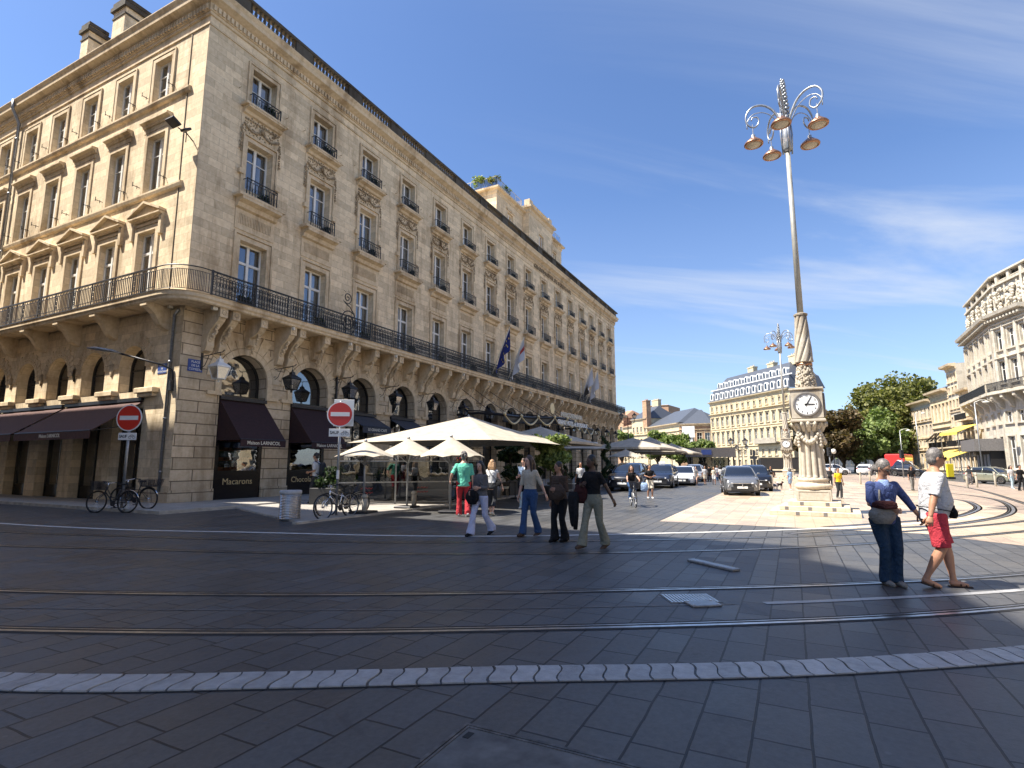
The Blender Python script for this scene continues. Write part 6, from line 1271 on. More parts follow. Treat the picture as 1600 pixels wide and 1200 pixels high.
m = MB(); disc(m, (-2.6, 5.7), .42, fy, 20, .05); m.build('crest', 'gold', t)
for q, x in enumerate((-7.5, 8.0)): pass
wm_ = MB(); [wm_.box(x, x + 1.5, -1.25, -1.22, 3.1, 3.55) for x in (0,)]
for i in range(4):
    t = thing('menu_banner', 'small white banner under the %s arch, past the entrance canopy' % ['tenth', 'eleventh', 'twelfth', 'thirteenth'][i], 'banner', (FX[9] + i * 3.59 - 2.2, -1.9, 3.2), 0, 'white banners under the far arches'); m = MB(); m.box(0, 1.5, -.01, .01, 0, .62); m.build('cloth', 'sign_white', t); m = MB(); m.tube([(-.05, 0, .64), (1.55, 0, .64)], .02, 5); m.tube([(0, 0, .64), (0, 1.8, .75)], .015, 4); m.tube([(1.5, 0, .64), (1.5, 1.8, .75)], .015, 4); m.build('rod', 'iron', t)
# ------------------------------------------------------------------ flags
def flag(label, x, z, mat, stars=False, tall=3.2, swing=0.0, extra=None):
    t = thing('flag', label, 'flag', (x, -1.2, z)); d = Vector((-.12, -.9, 1.9)).normalized(); m = MB(); top = d * tall; m.tube([(0, 0, 0), top], .035, 7); lump(m, top, .07, 6); m.build('flagpole', 'cream_paint', t, True)
    n_, k_ = 12, 14; vs = []; 
    for i in range(n_ + 1):
        for j in range(k_ + 1):
            u, v = i / n_, j / k_; p0_ = top * (1 - .58 * u) ; fall = v * (1.95 - .25 * u)
            p_ = p0_ + Vector((-.34 * v * (1.0 + .5 * u) + .10 * math.sin(u * 9 + v * 3) * v, -.05 - .16 * math.sin(u * 11 + v * 2) * v, -fall * (.93)))
            vs.append(p_)
    fs = [(i * (k_ + 1) + j, i * (k_ + 1) + j + 1, (i + 1) * (k_ + 1) + j + 1, (i + 1) * (k_ + 1) + j) for i in range(n_) for j in range(k_)]
    m = MB(); m.add(vs, fs); c_ = m.build('cloth', mat, t, True)
    if stars:
        s_ = MB()
        for (i, j) in [(2, 4), (4, 3), (6, 4), (8, 5), (9, 8), (8, 11), (6, 12), (4, 11), (2, 9), (3, 7)]:
            c0 = Vector(vs[i * (k_ + 1) + j]) + Vector((-.05, -.06, 0)); R_ = .11
            for sgn in (0, 1):
                s_.prism([c0 + Vector((R_ * (1 if q % 2 == 0 else .4) * math.cos(PI / 2 + q * PI / 5), -.02 - sgn * .05, R_ * (1 if q % 2 == 0 else .4) * math.sin(PI / 2 + q * PI / 5))) for q in range(10)], (0, -.008, 0)) if sgn == 0 else None
        s_.build('stars', 'gold_star', c_)
    if extra:
        m = MB(); sel = [(i, j) for i in range(n_) for j in range(k_) if extra[1](i / n_, j / k_)]; m.add([v + Vector((-.006, -.014, 0)) for v in map(Vector, vs)], [(i * (k_ + 1) + j, i * (k_ + 1) + j + 1, (i + 1) * (k_ + 1) + j + 1, (i + 1) * (k_ + 1) + j) for i, j in sel]); m.build('coloured_field', extra[0], c_, True)
simple('flag_blue', (0.012, 0.025, 0.16), 0.8); simple('gold_star', (0.75, 0.6, 0.1), 0.6); simple('flag_red', (0.5, 0.05, 0.04), 0.8); simple('flag_white', (0.62, 0.62, 0.63), 0.85)
flag('drooping dark blue flag with a ring of yellow stars', 22.6, 8.2, 'flag_blue', True, 3.6); flag('white flag with a small red field hanging right of the starred blue flag', 25.2, 8.2, 'flag_white', False, 3.4, extra=('flag_red', lambda u, v: u < .35 and .25 < v < .5))
flag('half black half white flag near the far end of the balcony', 41.5, 8.2, 'flag_white', False, 3.6, extra=('letter_black', lambda u, v: u > .55)); flag('pale grey flag, farthest along the balcony', 43.6, 8.2, 'flag_white', False, 3.4)
# ------------------------------------------------------------------ window-box plants
NTH = ['first', 'second', 'third', 'fourth', 'fifth', 'sixth', 'seventh', 'eighth', 'ninth', 'tenth', 'eleventh', 'twelfth', 'thirteenth', 'fourteenth', 'fifteenth', 'last']
def box_plant(seed, w_, h, R_, n=7):
    rg_ = random.Random(seed); m = MB(); 
    for q in range(n): leaf_blob(m, (rg_.uniform(-w_ / 2, w_ / 2), rg_.uniform(-.05, .05), h + rg_.uniform(0, R_)), R_ * .8, 26, .10, rg_)
    return m
bx = MB(); bx.bevbox(-.32, .32, -.1, .1, 0, .2, .01); BX = shared('planter_box', bx, 'pot_dark'); PLm = [shared('foliage', box_plant(s_, .55, .22, .2), 'leaf_dark') for s_ in range(4)]
k = 0
for i, x in enumerate(FX):
    for z_, lab in ((13.10, 'second'), (17.38, 'third')):
        t = thing('window_planter', 'dark green window box on the %s-floor sill, %s window from the hotel corner' % (lab, NTH[i]), 'planter', (x + .28, -.16, z_), 0, 'window boxes on the long facade'); link('planter_box', BX, t); link('foliage', PLm[k % 4], t); k += 1
    if i % 1 == 0:
        t = thing('balcony_planter', 'low green planter on the long balcony, by its %s window from the corner' % NTH[i], 'planter', (x - .9 + (.5 if i % 2 else 0), -.95, 7.97), 0, 'planters on the long balcony'); link('planter_box', BX, t); link('foliage', PLm[(k + 1) % 4], t)
# roof-terrace plants
for i, (x, y, z_, s_, lf, lab) in enumerate(((29.5, 4.0, 26.88, 1.5, 'leaf_olive', 'large feathery shrub on the roof terrace, leftmost'), (29.6, 2.7, 26.88, 1.4, 'leaf_green', 'tall green shrub at the roof terrace corner'), (31.4, 2.7, 26.88, 1.0, 'leaf_olive', 'small shrub on the roof terrace behind the glass rail'), (28.2, 5.5, 21.2, 4.0, 'leaf_olive', 'high bush rising beside the roof pavilion'))):
    t = thing('terrace_shrub', lab, 'shrub', (x, y, z_)); m = MB(); rg_ = random.Random(50 + i); [leaf_blob(m, (rg_.uniform(-.5, .5), rg_.uniform(-.4, .4), .4 + s_ * rg_.uniform(.2, .8)), .45, 90, .18, rg_) for q in range(10)]; m.build('foliage', lf, t); m = MB(); m.lathe([(.28, 0), (.36, .45), (.3, .45)], (0, 0, 0), 10); m.build('pot', 'terracotta', t)
# ------------------------------------------------------------------ clock column lamps
def ornate_head(t, zt_, sc, mat='galv', arms=5, seed=0, spin=.4):
    """pole top: leaf finial, five scrolled arms, each with a hanging copper lamp"""
    m = MB(); m.lathe([(.12 * sc, 0), (.17 * sc, .1), (.15 * sc, .9 * sc), (.10 * sc, 1.3 * sc), (.14 * sc, 1.4 * sc), (.06 * sc, 1.5 * sc)], (0, 0, zt_ - 2.9 * sc), 10); rg_ = random.Random(seed)
    for q in range(70): z_ = zt_ - 1.5 * sc + 1.5 * sc * q / 70; r_ = (.15 - .11 * (q / 70)) * sc; a = q * 2.4; lump(m, (r_ * math.cos(a), r_ * math.sin(a), z_), .07 * sc, 5, .8, rg_)
    m.lathe([(.09 * sc, 0), (.02, 1.5 * sc)], (0, 0, zt_ - 1.5 * sc), 8)
    for q in range(4): a = q * PI / 2 + .4; m.tube([(.15 * sc * math.cos(a), .15 * sc * math.sin(a), zt_ - 3.0 * sc), (.2 * sc * math.cos(a), .2 * sc * math.sin(a), zt_ - 2.2 * sc), (.14 * sc * math.cos(a), .14 * sc * math.sin(a), zt_ - 1.5 * sc)], .03 * sc, 5)
    m.build('lamp_crown', mat, t, True)
    for k in range(arms):
        a = spin + k * 2 * PI / arms; u = Vector((math.cos(a), math.sin(a), 0)); m = MB(); z0_ = zt_ - 1.75 * sc
        P = [(0.08, -.2), (.18, .15), (.42, .62), (.75, .86), (1.10, .84), (1.32, .55), (1.30, .2), (1.08, .02), (.90, .18), (.93, .40), (1.10, .42), (1.16, .28)]
        pts = [u * (x * sc) + Vector((0, 0, z0_ + z_ * sc)) for x, z_ in P]; pc = []
        Q = [pts[0]] + pts + [pts[-1]]
        for i in range(1, len(Q) - 2):
            for s_ in range(4):
                tt = s_ / 4; A_, B_, C_, D_ = Q[i - 1:i + 3]; pc.append(.5 * ((2 * B_) + (C_ - A_) * tt + (2 * A_ - 5 * B_ + 4 * C_ - D_) * tt * tt + (3 * B_ - A_ - 3 * C_ + D_) * tt ** 3))
        m.tube(pc, [.045 * sc * (1 - .5 * i / len(pc)) for i in range(len(pc))], 6); sd_ = Vector((-u.y, u.x, 0)) * .05 * sc; m.tube([p_ * .985 + Vector((0, 0, -.07 * sc)) for p_ in pc[4:24]], .02 * sc, 4)
        m.build('scroll_arm', mat, t, True)
        lx = u * (1.12 * sc); zl = z0_ - .62 * sc; m = MB(); m.tube([lx + Vector((0, 0, z0_ + .15 * sc)), lx + Vector((0, 0, zl + .32 * sc))], .02 * sc, 5); m.lathe([(.07 * sc, .34 * sc), (.08 * sc, .2 * sc), (.12 * sc, .17 * sc)], (lx.x, lx.y, zl), 10); o = m.build('hanger', mat, t)
        m = MB(); m.lathe([(.08 * sc, .24 * sc), (.13 * sc, .20 * sc), (.20 * sc, .13 * sc), (.31 * sc, .03 * sc), (.34 * sc, -.02 * sc), (.33 * sc, -.06 * sc), (.28 * sc, -.08 * sc), (.26 * sc, -.03 * sc)], (lx.x, lx.y, zl), 20, cap=False); sh = m.build('lamp_shade', 'copper', t, True)
        m = MB(); m.lathe([(.265 * sc, -.04 * sc), (.22 * sc, -.08 * sc), (.12 * sc, -.11 * sc), (.0, -.12 * sc)], (lx.x, lx.y, zl), 16, cap=False); m.build('lamp_glass', 'lamp_bowl', sh)
def clock_column(label, loc, rz, H, hs, detail=True):
    """hs scales the stone part (stone top at 6.44 for hs = 1)"""
    t = thing('clock_column', label, 'lamp post', loc, rz, None); S = hs
    st = MB(); 
    for a, z0_, z1_ in ((1.4, 0, .155), (1.1, .155, .31), (.84, .31, .47)): st.bevbox(-a * S, a * S, -a * S, a * S, z0_ * S, z1_ * S, .012)
    s_ = st.build('steps', 'monument_step', t)
    ins = MB()
    for a, z0_, z1_, ps in ((1.4, .02, .135, (-.35, .5)), (1.1, .175, .29, (-.62, .12, .86)), (.84, .33, .45, (-.42, .38))):
        for p_ in ps: ins.box(-a * S - .003, -a * S + .02, (p_ - .06) * S, (p_ + .06) * S, z0_ * S, z1_ * S); ins.box((p_ - .06) * S, (p_ + .06) * S, a * S - .02, a * S + .003, z0_ * S, z1_ * S)
    ins.build('dark_inset', 'dark_insets', s_)
    m = MB(); m.bevbox(-.56 * S, .56 * S, -.56 * S, .56 * S, .47 * S, .86 * S, .015)
    for zz in (.50, .80): m.box(-.575 * S, -.56 * S, -.5 * S, .5 * S, zz * S, (zz + .03) * S)
    for yy in (-.5, .47): m.box(-.575 * S, -.56 * S, yy * S, (yy + .03) * S, .53 * S, .80 * S)
    m.build('plinth', 'monument_stone', t)
    m = MB(); m.lathe([(.52 * S, .86 * S), (.61 * S, .93 * S), (.63 * S, 1.0 * S), (.57 * S, 1.08 * S), (.49 * S, 1.10 * S), (.48 * S, 1.16 * S), (.52 * S, 1.20 * S), (.52 * S, 1.26 * S), (.45 * S, 1.30 * S)], (0, 0, 0), 28); m.build('moulded_base', 'monument_step', t, True)
    n_ = 12; prof = []; vs = []; fs = []; M_ = n_ * 6; zs = [1.30, 1.40, 2.0, 2.75, 3.15]; rs = [.49, .46, .43, .40, .41]
    for z_, r_ in zip(zs, rs):
        for q in range(M_): a = 2 * PI * q / M_; fl_ = abs(math.sin(a * n_ / 2)); rr = r_ * (1.0 - .24 * (1 - fl_ ** .6)); vs.append((rr * S * math.cos(a), rr * S * math.sin(a), z_ * S))
    for i in range(len(zs) - 1):
        for q in range(M_): fs.append((i * M_ + q, i * M_ + (q + 1) % M_, (i + 1) * M_ + (q + 1) % M_, (i + 1) * M_ + q))
    m = MB(); m.add(vs, fs); m.build('fluted_shaft', 'monument_stone', t)
    rg_ = random.Random(4); m = MB()
    for q in range(16): a = q * PI / 8; m.tube([(.40 * S * math.cos(a), .40 * S * math.sin(a), 3.0 * S), (.48 * S * math.cos(a), .48 * S * math.sin(a), 3.22 * S), (.60 * S * math.cos(a), .60 * S * math.sin(a), 3.3 * S), (.58 * S * math.cos(a), .58 * S * math.sin(a), 3.18 * S)], [.07 * S, .09 * S, .06 * S, .04 * S], 5)
    for q in range(4):
        for k in range(11):
            a = q * PI / 2 + (k / 10) * PI / 2 + PI / 4; z_ = 3.0 - .42 * math.sin(PI * k / 10); lump(m, (.48 * S * math.cos(a), .48 * S * math.sin(a), z_ * S), (.075 + .03 * math.sin(PI * k / 10)) * S, 6, .8, rg_)
        for k in range(5): a = q * PI / 2 + PI / 4; lump(m, (.50 * S * math.cos(a), .50 * S * math.sin(a), (2.95 - k * .12) * S), .085 * S, 6, .8, rg_)
    m.lathe([(.42 * S, 3.1 * S), (.54 * S, 3.36 * S)], (0, 0, 0), 20); m.build('garland_capital', 'monument_stone', t, True)
    m = MB(); m.bevbox(-.58 * S, .58 * S, -.58 * S, .58 * S, 3.34 * S, 3.44 * S, .02); m.bevbox(-.52 * S, .52 * S, -.52 * S, .52 * S, 2.80 * S + .66 * S, 3.86 * S + .66 * S, .02) ; m.bevbox(-.57 * S, .57 * S, -.57 * S, .57 * S, 4.52 * S, 4.60 * S, .02); ck = m.build('clock_block', 'monument_stone', t)
    zc_ = 3.98 * S; rc = .40 * S
    for fz, ang in ((0, 0), (1, PI / 2), (2, PI), (3, -PI / 2)):
        o = thing('clock_face', '', '', (0, 0, 0)); 
        for kx in ('label', 'category'): del o[kx]
        bpy.data.objects.remove(o); Mx = Matrix.Rotation(-PI / 2 + ang, 4, 'Z') @ Matrix.Translation((0, -.52 * S, zc_))
        def put(b, nm, mt, par): q_ = MB(); q_.merge(b, Mx); return q_.build(nm, mt, par)
        b = MB(); b.tube([(rc * 1.04 * math.cos(k * PI / 18), -.02, rc * 1.04 * math.sin(k * PI / 18)) for k in range(36)], .045 * S, 6, closed=True); rim_ = put(b, 'clock_rim', 'dark_insets', t)
        b = MB(); disc(b, (0, 0), rc, -.01, 36, .015); fc = put(b, 'clock_dial', 'sign_white', rim_)
        b = MB()
        for h_ in range(12): a = PI / 2 - h_ * PI / 6; nb = textmesh(str(h_ if h_ else 12), .10 * S, .002, 'CENTER', .001); b.merge(nb, Matrix.Translation((rc * .8 * math.cos(a), -.03, rc * .8 * math.sin(a))))
        put(b, 'numerals', 'letter_black', rim_) if detail else None
        b = MB()
        for a, l_, w_ in ((PI / 2 - R(92), .26, .024), (PI / 2 - R(30), .34, .018)):
            d_ = Vector((math.cos(a), 0, math.sin(a))); n2_ = Vector((-d_.z, 0, d_.x)); p_ = d_ * l_ * S / .43 * .43; q_ = d_ * -.07 * S; b.prism([q_ + n2_ * w_ + Vector((0, -.03, 0)), q_ - n2_ * w_ + Vector((0, -.03, 0)), p_ - n2_ * w_ * .6 + Vector((0, -.03, 0)), p_ + n2_ * w_ * .6 + Vector((0, -.03, 0))], (0, -.008, 0))
        put(b, 'clock_hands', 'letter_black', rim_)
    m = MB(); m.lathe([(.46 * S, 4.60 * S), (.34 * S, 4.68 * S), (.29 * S, 5.0 * S), (.24 * S, 5.35 * S), (.19 * S, 5.5 * S)], (0, 0, 0), 16)
    for q in range(150): f_ = q / 150; z_ = (4.66 + .85 * f_) * S; r_ = (.34 - .12 * f_) * S; a = q * 2.4 + rg_.uniform(-.3, .3); lump(m, (r_ * math.cos(a), r_ * math.sin(a), z_), rg_.uniform(.045, .085) * S, 6, .8, rg_)
    m.build('carved_leaves', 'monument_stone', t, True)
    m = MB(); m.lathe([(.2 * S, 5.46 * S), (.28 * S, 5.52 * S), (.28 * S, 5.58 * S), (.2 * S, 5.62 * S)], (0, 0, 0), 16); m.build('copper_band', 'copper', t, True)
    vs = []; fs = []; M_ = 84; Z_ = 44
    for i in range(Z_ + 1):
        f_ = i / Z_; z_ = (5.60 + 1.9 * f_) * S; r_ = (.33 - .12 * f_) * S
        if i == 0: r_ *= .7
        for q in range(M_): a = 2 * PI * q / M_; rr = r_ * (1 - .20 * (.5 + .5 * math.cos(7 * a - f_ * 16)) ** 4); vs.append((rr * math.cos(a), rr * math.sin(a), z_))
    for i in range(Z_):
        for q in range(M_): fs.append((i * M_ + q, i * M_ + (q + 1) % M_, (i + 1) * M_ + (q + 1) % M_, (i + 1) * M_ + q))
    m = MB(); m.add(vs, fs); m.lathe([(.24 * S, 7.46 * S), (.25 * S, 7.52 * S), (.18 * S, 7.56 * S)], (0, 0, 0), 16); m.build('twisted_shaft', 'monument_stone', t)
    m = MB(); m.tube([(0, 0, 7.5 * S), (0, 0, H - 2.6 * HSC)], [.115 * S, .085 * S], 14); m.build('pole', 'pole_grey', t, True)
    return t
simple('lamp_bowl', (.42, .38, .30), .25); simple('pole_grey', (0.40, 0.39, 0.35), 0.5, 0.2, 3, 0.1); simple('lamp_silver', (0.42, 0.44, 0.46), 0.35, 0.6, 8, 0.2)
HSC = 1.0
t = clock_column('big stone clock column lamp post in front, with its five copper lamps high in the sky', (7.25, -21.3, 0), R(-4), 14.92, .852); ornate_head(t, 14.92, .94, 'lamp_silver', 5, 2, .55)
t = clock_column('second clock column lamp post, seen small behind the first', (46.5, -20.35, 0), R(-4), 15.3, .852, False); ornate_head(t, 15.3, 1.02, 'lamp_silver', 5, 3, .2)
# ================================================================== CARS
def smoothstep(a, b, x): t = min(1, max(0, (x - a) / (b - a))); return t * t * (3 - 2 * t)
def interp(tab, x):
    if x <= tab[0][0]: return tab[0][1]
    for (a, va), (b, vb) in zip(tab[:-1], tab[1:]):
        if x <= b: t = (x - a) / (b - a); t = t * t * (3 - 2 * t); return va + (vb - va) * t
    return tab[-1][1]
CARS = {
 'suv': dict(L=4.4, W=1.82, H=1.58, hood=[(0, .70), (.12, .86), (.5, .98), (1.15, 1.04), (1.3, 1.06), (3.6, 1.10), (4.15, 1.08), (4.4, .86)], roof=[(1.0, 1.04), (1.75, 1.50), (2.2, 1.58), (3.3, 1.55), (3.9, 1.42), (4.25, 1.06)], wh=(.82, 3.5), wr=.34, sill=.26),
 'hatch': dict(L=3.8, W=1.66, H=1.46, hood=[(0, .60), (.15, .74), (.6, .86), (.95, .92), (2.8, .98), (3.55, .98), (3.8, .8)], roof=[(.75, .9), (1.45, 1.38), (1.9, 1.46), (2.9, 1.42), (3.4, 1.25), (3.7, .96)], wh=(.68, 3.1), wr=.30, sill=.22),
 'sedan': dict(L=4.75, W=1.85, H=1.42, hood=[(0, .58), (.15, .72), (.6, .82), (1.3, .92), (3.6, .98), (4.5, 1.0), (4.75, .82)], roof=[(1.15, .9), (2.0, 1.36), (2.5, 1.42), (3.2, 1.38), (4.2, 1.02)], wh=(.86, 3.75), wr=.335, sill=.2),
 'van': dict(L=5.0, W=1.95, H=1.98, hood=[(0, .75), (.15, .95), (.6, 1.12), (1.0, 1.2), (4.8, 1.2), (5.0, 1.0)], roof=[(.7, 1.15), (1.4, 1.82), (1.9, 1.97), (4.7, 1.97), (4.95, 1.2)], wh=(.85, 4.0), wr=.34, sill=.28)}
def paint(name, col, metal=.35, rough=.28):
    m = simple(name, col, rough, metal, coat=1.0); m.node_tree.nodes['Principled BSDF'].inputs['Coat Roughness'].default_value = .05; return name
paint('paint_grey', (.16, .17, .19)); paint('paint_black', (.012, .013, .018)); paint('paint_white', (.72, .73, .74), 0); paint('paint_green', (.30, .31, .24), .5); paint('paint_navy', (.02, .03, .06)); paint('paint_silver', (.45, .46, .48), .6)
simple('tail_red', (.4, .01, .01), .2); simple('headlamp', (.75, .78, .82), .1, .2, coat=1.0); simple('plastic_black', (.02, .02, .022), .5)
def car(name, label, kind, loc, rz, pm, sc=1.0, taxi=False, grille='bar', group=None):
    """front of the car at local x = 0, body towards +x, centred on y"""
    K = CARS[kind]; Ln, W, wr = K['L'], K['W'] / 2, K['wr']; t = thing(name, label, 'van' if kind == 'van' else 'car', loc, rz, group); t.scale = (sc, sc, sc)
    N_ = 72; vs = []; fs = []; ring = 12
    for i in range(N_ + 1):
        x = Ln * i / N_; zb = K['sill'] + .0
        for wx in K['wh']:
            d = abs(x - wx); R2 = wr + .055
            if d < R2: zb = max(zb, wr + math.sqrt(R2 * R2 - d * d))
        zb += .10 * (1 - smoothstep(0, .35, x)) * .3 + .08 * smoothstep(Ln - .4, Ln, x)
        zt_ = interp(K['hood'], x); pw = W * (1 - .13 * (1 - smoothstep(0, .55, x)) ** 1.5 - .09 * smoothstep(Ln - .5, Ln, x) ** 1.5); e = .02
        zb = min(zb, zt_ - .12); h = zt_ - zb
        half = [(pw * .93, zb), (pw * .985, zb + h * .12), (pw, zb + h * .42), (pw * .985, zb + h * .72), (pw * .93, zb + h * .93), (pw * .80, zt_ + .0), ]
        half = [(a, b) for a, b in half]
        full = [(x, -a, b) for a, b in half] + [(x, a, b) for a, b in reversed(half)]
        vs += full
    for i in range(N_):
        for k in range(ring - 1): fs.append((i * ring + k, (i + 1) * ring + k, (i + 1) * ring + k + 1, i * ring + k + 1))
    fs.append(tuple(range(ring))); fs.append(tuple(N_ * ring + k for k in reversed(range(ring))))
    m = MB(); m.add(vs, fs); b_ = m.build('body', pm, t, True)
    m = MB(); m.box(.12, Ln - .12, -W * .9, W * .9, K['sill'] - .06, K['hood'][2][1] - .12); 
    m.box(.02, Ln - .02, -W * .82, W * .82, K['sill'] - .02, K['sill'] + .12); m.build('underbody', 'plastic_black', t)
    # greenhouse
    rf = K['roof']; x0, x1 = rf[0][0], rf[-1][0]; M_ = 40; vs = []; ring = 8
    for i in range(M_ + 1):
        x = x0 + (x1 - x0) * i / M_; zt_ = interp(rf, x); zb = interp(K['hood'], x) - .03; zt_ = max(zt_, zb + .02); f_ = (zt_ - zb) / (K['H'] - 1.0 + .0 + .5); wb = W * .90; wt = wb - (zt_ - zb) * .34; wt = max(wt, W * .6)
        vs += [(x, -wb, zb), (x, -(wb * .6 + wt * .4), zb + (zt_ - zb) * .45), (x, -wt, zt_ - .05 * min(1, (zt_ - zb) * 3)), (x, -wt * .86, zt_), (x, wt * .86, zt_), (x, wt, zt_ - .05 * min(1, (zt_ - zb) * 3)), (x, wb * .6 + wt * .4, zb + (zt_ - zb) * .45), (x, wb, zb)]
    fs = [(i * ring + k, (i + 1) * ring + k, (i + 1) * ring + k + 1, i * ring + k + 1) for i in range(M_) for k in range(ring - 1)]
    m = MB(); m.add(vs, fs); gh = m.build('windows', 'dark_glass', t, True)
    xr0, xr1 = rf[1][0] - .02, rf[-2][0] + (.1 if kind != 'van' else 0); ri = [i for i in range(M_ + 1) if xr0 <= x0 + (x1 - x0) * i / M_ <= xr1]
    m = MB(); vv = []
    for i in ri: vv += [tuple(Vector(vs[i * ring + k]) + Vector((0, (-.006 if k < 4 else .006), .010))) for k in range(2, 6)]
    m.add(vv, [(a * 4 + k, (a + 1) * 4 + k, (a + 1) * 4 + k + 1, a * 4 + k + 1) for a in range(len(ri) - 1) for k in range(3)]); m.build('roof', pm, t, True)
    m = MB()
    for s_ in (-1, 1):
        o_ = 0 if s_ < 0 else 5; idx = lambda i, k: Vector(vs[i * ring + (k if s_ < 0 else 7 - k)]) + Vector((0, s_ * .008, .004))
        m.tube([idx(i, 2) for i in range(0, ri[0] + 1)], .035, 5); m.tube([idx(i, 2) for i in range(ri[-1], M_ + 1)], .05, 5)
        ib = M_ // 2 - 1; m.tube([idx(ib, 0), idx(ib, 1), idx(ib, 2)], .03, 5); ic = int(M_ * .78); m.tube([idx(ic, 0), idx(ic, 1), idx(ic, 2)], .07, 5)
    m.build('pillars', pm, t, True)
    for wx in K['wh']:
        for s_ in (-1, 1):
            y = s_ * (W - .10); m = MB(); c_ = MB(); c_.lathe([(wr * .62, -.105), (wr * .96, -.10), (wr, -.06), (wr, .06), (wr * .96, .10), (wr * .62, .105)], (0, 0, 0), 26); m.merge(c_, Matrix.Translation((wx, y, wr)) @ Matrix.Rotation(PI / 2, 4, 'X')); o = m.build('wheel', 'rubber', t, True)
            m = MB(); yo = y + s_ * .10
            c_ = MB(); c_.lathe([(wr * .64, -.004), (wr * .64, .008), (wr * .56, .012), (wr * .55, -.004)], (0, 0, 0), 24, cap=False); m.merge(c_, Matrix.Translation((wx, yo, wr)) @ Matrix.Rotation(s_ * -PI / 2, 4, 'X'))
            for q in range(5): a = q * 2 * PI / 5; m.prism([(wx + .03 * math.cos(a + 1.5), yo, wr + .03 * math.sin(a + 1.5)), (wx + wr * .6 * math.cos(a - .12), yo, wr + wr * .6 * math.sin(a - .12)), (wx + wr * .6 * math.cos(a + .12), yo, wr + wr * .6 * math.sin(a + .12))], (0, s_ * .012, 0))
            m.build('rim', 'steel', o)
    # face
    zf = K['hood'][0][1]; m = MB(); m.box(-.012, .08, -W * .50, W * .50, zf - .22, zf - .06); 
    for q in range(4): m.box(-.02, .0, -W * .48, W * .48, zf - .20 + q * .04, zf - .185 + q * .04)
    m.build('grille', 'plastic_black', t); m = MB(); m.box(-.024, .02, -W * .55, W * .55, zf - .055, zf - .03); lump(m, (-.025, 0, zf - .12), .07, 8); m.build('badge_bar', 'chrome', t)
    m = MB(); m.box(-.02, .1, -W * .62, W * .62, K['sill'] + .02, K['sill'] + .2); m.build('air_intake', 'plastic_black', t)
    m = MB(); m.box(-.035, -.015, -.26, .26, K['sill'] + .13, K['sill'] + .24); m.build('number_plate', 'sign_white', t)
    for s_ in (-1, 1):
        m = MB(); m.tube([(-.01, s_ * W * .50, zf - .04), (.10, s_ * W * .72, zf - .0), (.34, s_ * W * .87, zf + .06)], [.035, .07, .03], 8, flat=.8); m.build('headlight', 'headlamp', t, True)
        m = MB(); m.tube([(.0, s_ * W * .72, K['sill'] + .34), (.02, s_ * W * .78, K['sill'] + .2)], .025, 5); m.build('running_light', 'headlamp', t)
        m = MB(); m.tube([(Ln - .02, s_ * W * .6, K['hood'][-1][1] - .02), (Ln - .05, s_ * W * .78, K['hood'][-1][1] + .02), (Ln - .3, s_ * W * .93, K['hood'][-2][1] - .1)], [.05, .07, .03], 7); m.build('tail_light', 'tail_red', t, True)
        m = MB(); xm = rf[0][0] + .42; zm = interp(K['hood'], xm) + .08; m.tube([(xm, s_ * W * .9, zm - .04), (xm, s_ * W * 1.02, zm)], .02, 5); m.tube([(xm - .02, s_ * W * 1.0, zm + .03), (xm - .02, s_ * W * 1.14, zm + .03)], [.07, .06], 7, flat=.6); m.build('wing_mirror', pm, t, True)
        m = MB(); 
        for xa in (rf[1][0] - .15, Ln * .52): m.box(xa, xa + .008, s_ * W * .985 - .012, s_ * W * .985 + .012, K['sill'] + .16, interp(K['hood'], xa) - .12)
        m.box(Ln * .46, Ln * .50, s_ * W * .985 - .01, s_ * W * .985 + .02, .78, .81); m.build('door_seam', 'plastic_black', t)
        m = MB(); m.box(K['wh'][0] + wr + .08, K['wh'][1] - wr - .08, s_ * W * .955 - .02, s_ * W * .955 + .02, K['sill'] - .02, K['sill'] + .10); m.build('sill_trim', 'plastic_black', t)
    if taxi: m = MB(); xm = rf[2][0] + .2; m.bevbox(xm - .06, xm + .06, -.22, .22, K['H'] + .01, K['H'] + .15, .02); m.build('roof_sign', 'sign_white', t)
    return t
def toward(p, extra=0.0):
    d = CAM - Vector((p[0], p[1], CAM.z)); return math.atan2(-d.y, -d.x) + extra     # front faces the viewer
# z offsets: none; the cars stand on the paving
car('parked_car', 'dark grey SUV parked on the pale paving, facing the viewer', 'suv', tuple(gnd(1161, 775)), R(9), 'paint_grey', .90)
car('parked_car', 'black car parked just behind the dark grey SUV', 'suv', tuple(gnd(1184, 768)), R(8), 'paint_black', .92)
car('parked_car', 'black SUV nearest the terrace, first of the row of parked cars', 'suv', tuple(gnd(972, 768)), R(2), 'paint_black', 1.0)
car('parked_car', 'dark blue taxi with a roof sign, second of the row of parked cars', 'suv', tuple(gnd(1028, 763)), R(4), 'paint_navy', .95, taxi=True)
car('parked_car', 'white low car with a dark windscreen, third of the row of parked cars', 'sedan', tuple(gnd(1066, 759)), R(6), 'paint_white', .95)
car('parked_car', 'silver car hidden behind the white one in the row', 'hatch', tuple(gnd(1083, 753)), R(5), 'paint_silver', 1.0)
p = gnd(1592, 757); q = gnd(1530, 755); car('hatchback', 'pale olive-green hatchback parked side-on at the right edge', 'hatch', (p.x + .3, p.y, 0), math.atan2(q.y - p.y, q.x - p.x), 'paint_green', .88)
car('parked_car', 'white car far back, left of the red bus, among the barriers', 'hatch', tuple(pt(1360, 76)), R(160), 'paint_white', 1.0)
car('parked_car', 'white car far back behind the yellow-shirted woman', 'hatch', tuple(pt(1326, 74)), R(100), 'paint_white', 1.0)
